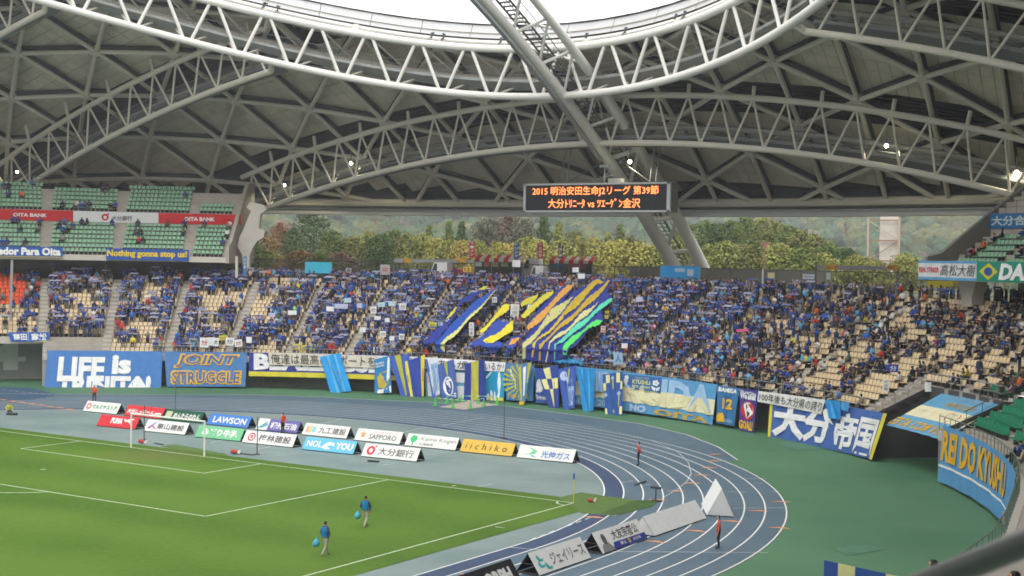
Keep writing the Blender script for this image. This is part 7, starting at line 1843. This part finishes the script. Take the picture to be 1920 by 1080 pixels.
x, y = q(17, 776); o = figure('squatting helper in a yellow vest beside the track, near the orange marks', x, y, faceto(x, y, 30, -20), 'sit_lean', (.50, .52, .06), BLK, .95, z=-.22)
b = MB(); b.box((x + .9, y - .4, .1), (.9, .3, .2), .5); b.build('kit_box', M_foot, label='low dark box beside the squatting helper', cat='box')
# near row of heads and the side stand's banner, rail in front of the lens
for (u, v, d, sh_, lab) in [(1752, 1058, 30, (.06, .17, .40), 'young spectator with black hair and blue shirt above the handrail'), (1714, 1088, 29, (.05, .10, .3), 'spectator of whom only dark hair shows beside the striped banner'),
                            (1905, 1082, 24, (.30, .05, .05), 'spectator in red leaning in the dark under the handrail'), (1862, 1100, 24, (.12, .10, .09), 'spectator raising a hand in the dark under the handrail')]:
    p = at(u, v, d); hz_ = 1.61
    figure(lab, p[0], p[1], faceto(p[0], p[1], 0, -10) , 'down', sh_, BLK, 1.0, z=p[2] - hz_)
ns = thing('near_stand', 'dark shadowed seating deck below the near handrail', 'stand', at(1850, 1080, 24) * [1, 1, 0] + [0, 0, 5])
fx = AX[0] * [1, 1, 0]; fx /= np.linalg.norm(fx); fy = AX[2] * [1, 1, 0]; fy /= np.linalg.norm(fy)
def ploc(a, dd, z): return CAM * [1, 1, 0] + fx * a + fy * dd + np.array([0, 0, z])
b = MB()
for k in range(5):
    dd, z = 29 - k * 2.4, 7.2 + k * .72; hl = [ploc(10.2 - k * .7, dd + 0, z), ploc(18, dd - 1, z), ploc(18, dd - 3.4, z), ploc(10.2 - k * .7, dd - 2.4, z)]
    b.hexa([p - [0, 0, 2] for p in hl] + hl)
b.build('deck', mat('near_deck_painted_shade', (.045, .048, .05), .8, noise=.2, scale=1.5), ns)  # shade of the unbuilt deck above is put into this near-black colour
c4 = [onz(1545, 1050, 4.0), onz(1672, 1078, 4.0), onz(1672, 1078, 4.0) + [0, 0, -3], onz(1545, 1050, 4.0) + [0, 0, -3]]
banner('banner', 'navy and yellow striped banner on the near railing at the picture edge', None, 0, 0, (.04, .09, .32), [], [(C_PALEY, R(.19, 0, .40, 1)), (C_PALEY, R(.77, 0, .99, 1))], wave=.02, corners=[onz(1545, 1050, 4.0), onz(1700, 1084, 4.0), onz(1700, 1084, 4.0) + [0, 0, -3], onz(1545, 1050, 4.0) + [0, 0, -3]], nu=24)
t = thing('near_handrail', 'thick blurred dark handrail crossing the lower corner close to the viewer', 'handrail', at(1800, 1050, 2.6))
pts_ = [at(1560, 1180, 2.9), at(1680, 1116, 2.8), at(1760, 1083, 2.7), at(1840, 1052, 2.6), at(1920, 1019, 2.5), at(2080, 952, 2.4)]
MB().tube(pts_, .024, 14).build('rail_tube', mat('dark_paint_rail', (.045, .05, .048), .35, spec=.5), t, smooth=True)
MB().tube([pts_[-1], pts_[-1] - [0, 0, 1]], .02, 10).build('rail_post', MATS['dark_paint_rail'], t)
print('script', time.time() - T0)

# ================================================================ haze: a closed box of thin even air round the place
hm = bpy.data.materials.new('haze_air'); hm.use_nodes = True
for n_ in list(hm.node_tree.nodes):
    if n_.type == 'BSDF_PRINCIPLED': hm.node_tree.nodes.remove(n_)
pv = hm.node_tree.nodes.new('ShaderNodeVolumePrincipled'); pv.inputs['Color'].default_value = (.90, .94, 1.0, 1); pv.inputs['Density'].default_value = HAZE
pv.inputs['Anisotropy'].default_value = 0.1
hm.node_tree.links.new(pv.outputs[0], [n_ for n_ in hm.node_tree.nodes if n_.type == 'OUTPUT_MATERIAL'][0].inputs['Volume'])
b = MB(); zt3 = 310.0; b.box((-500, 400, (zt3 - 3) / 2 ), (7000, 7000, zt3 + 3)); hz_o = b.build('haze', hm, kind='stuff', label='thin pale autumn haze over the hills', cat='haze')
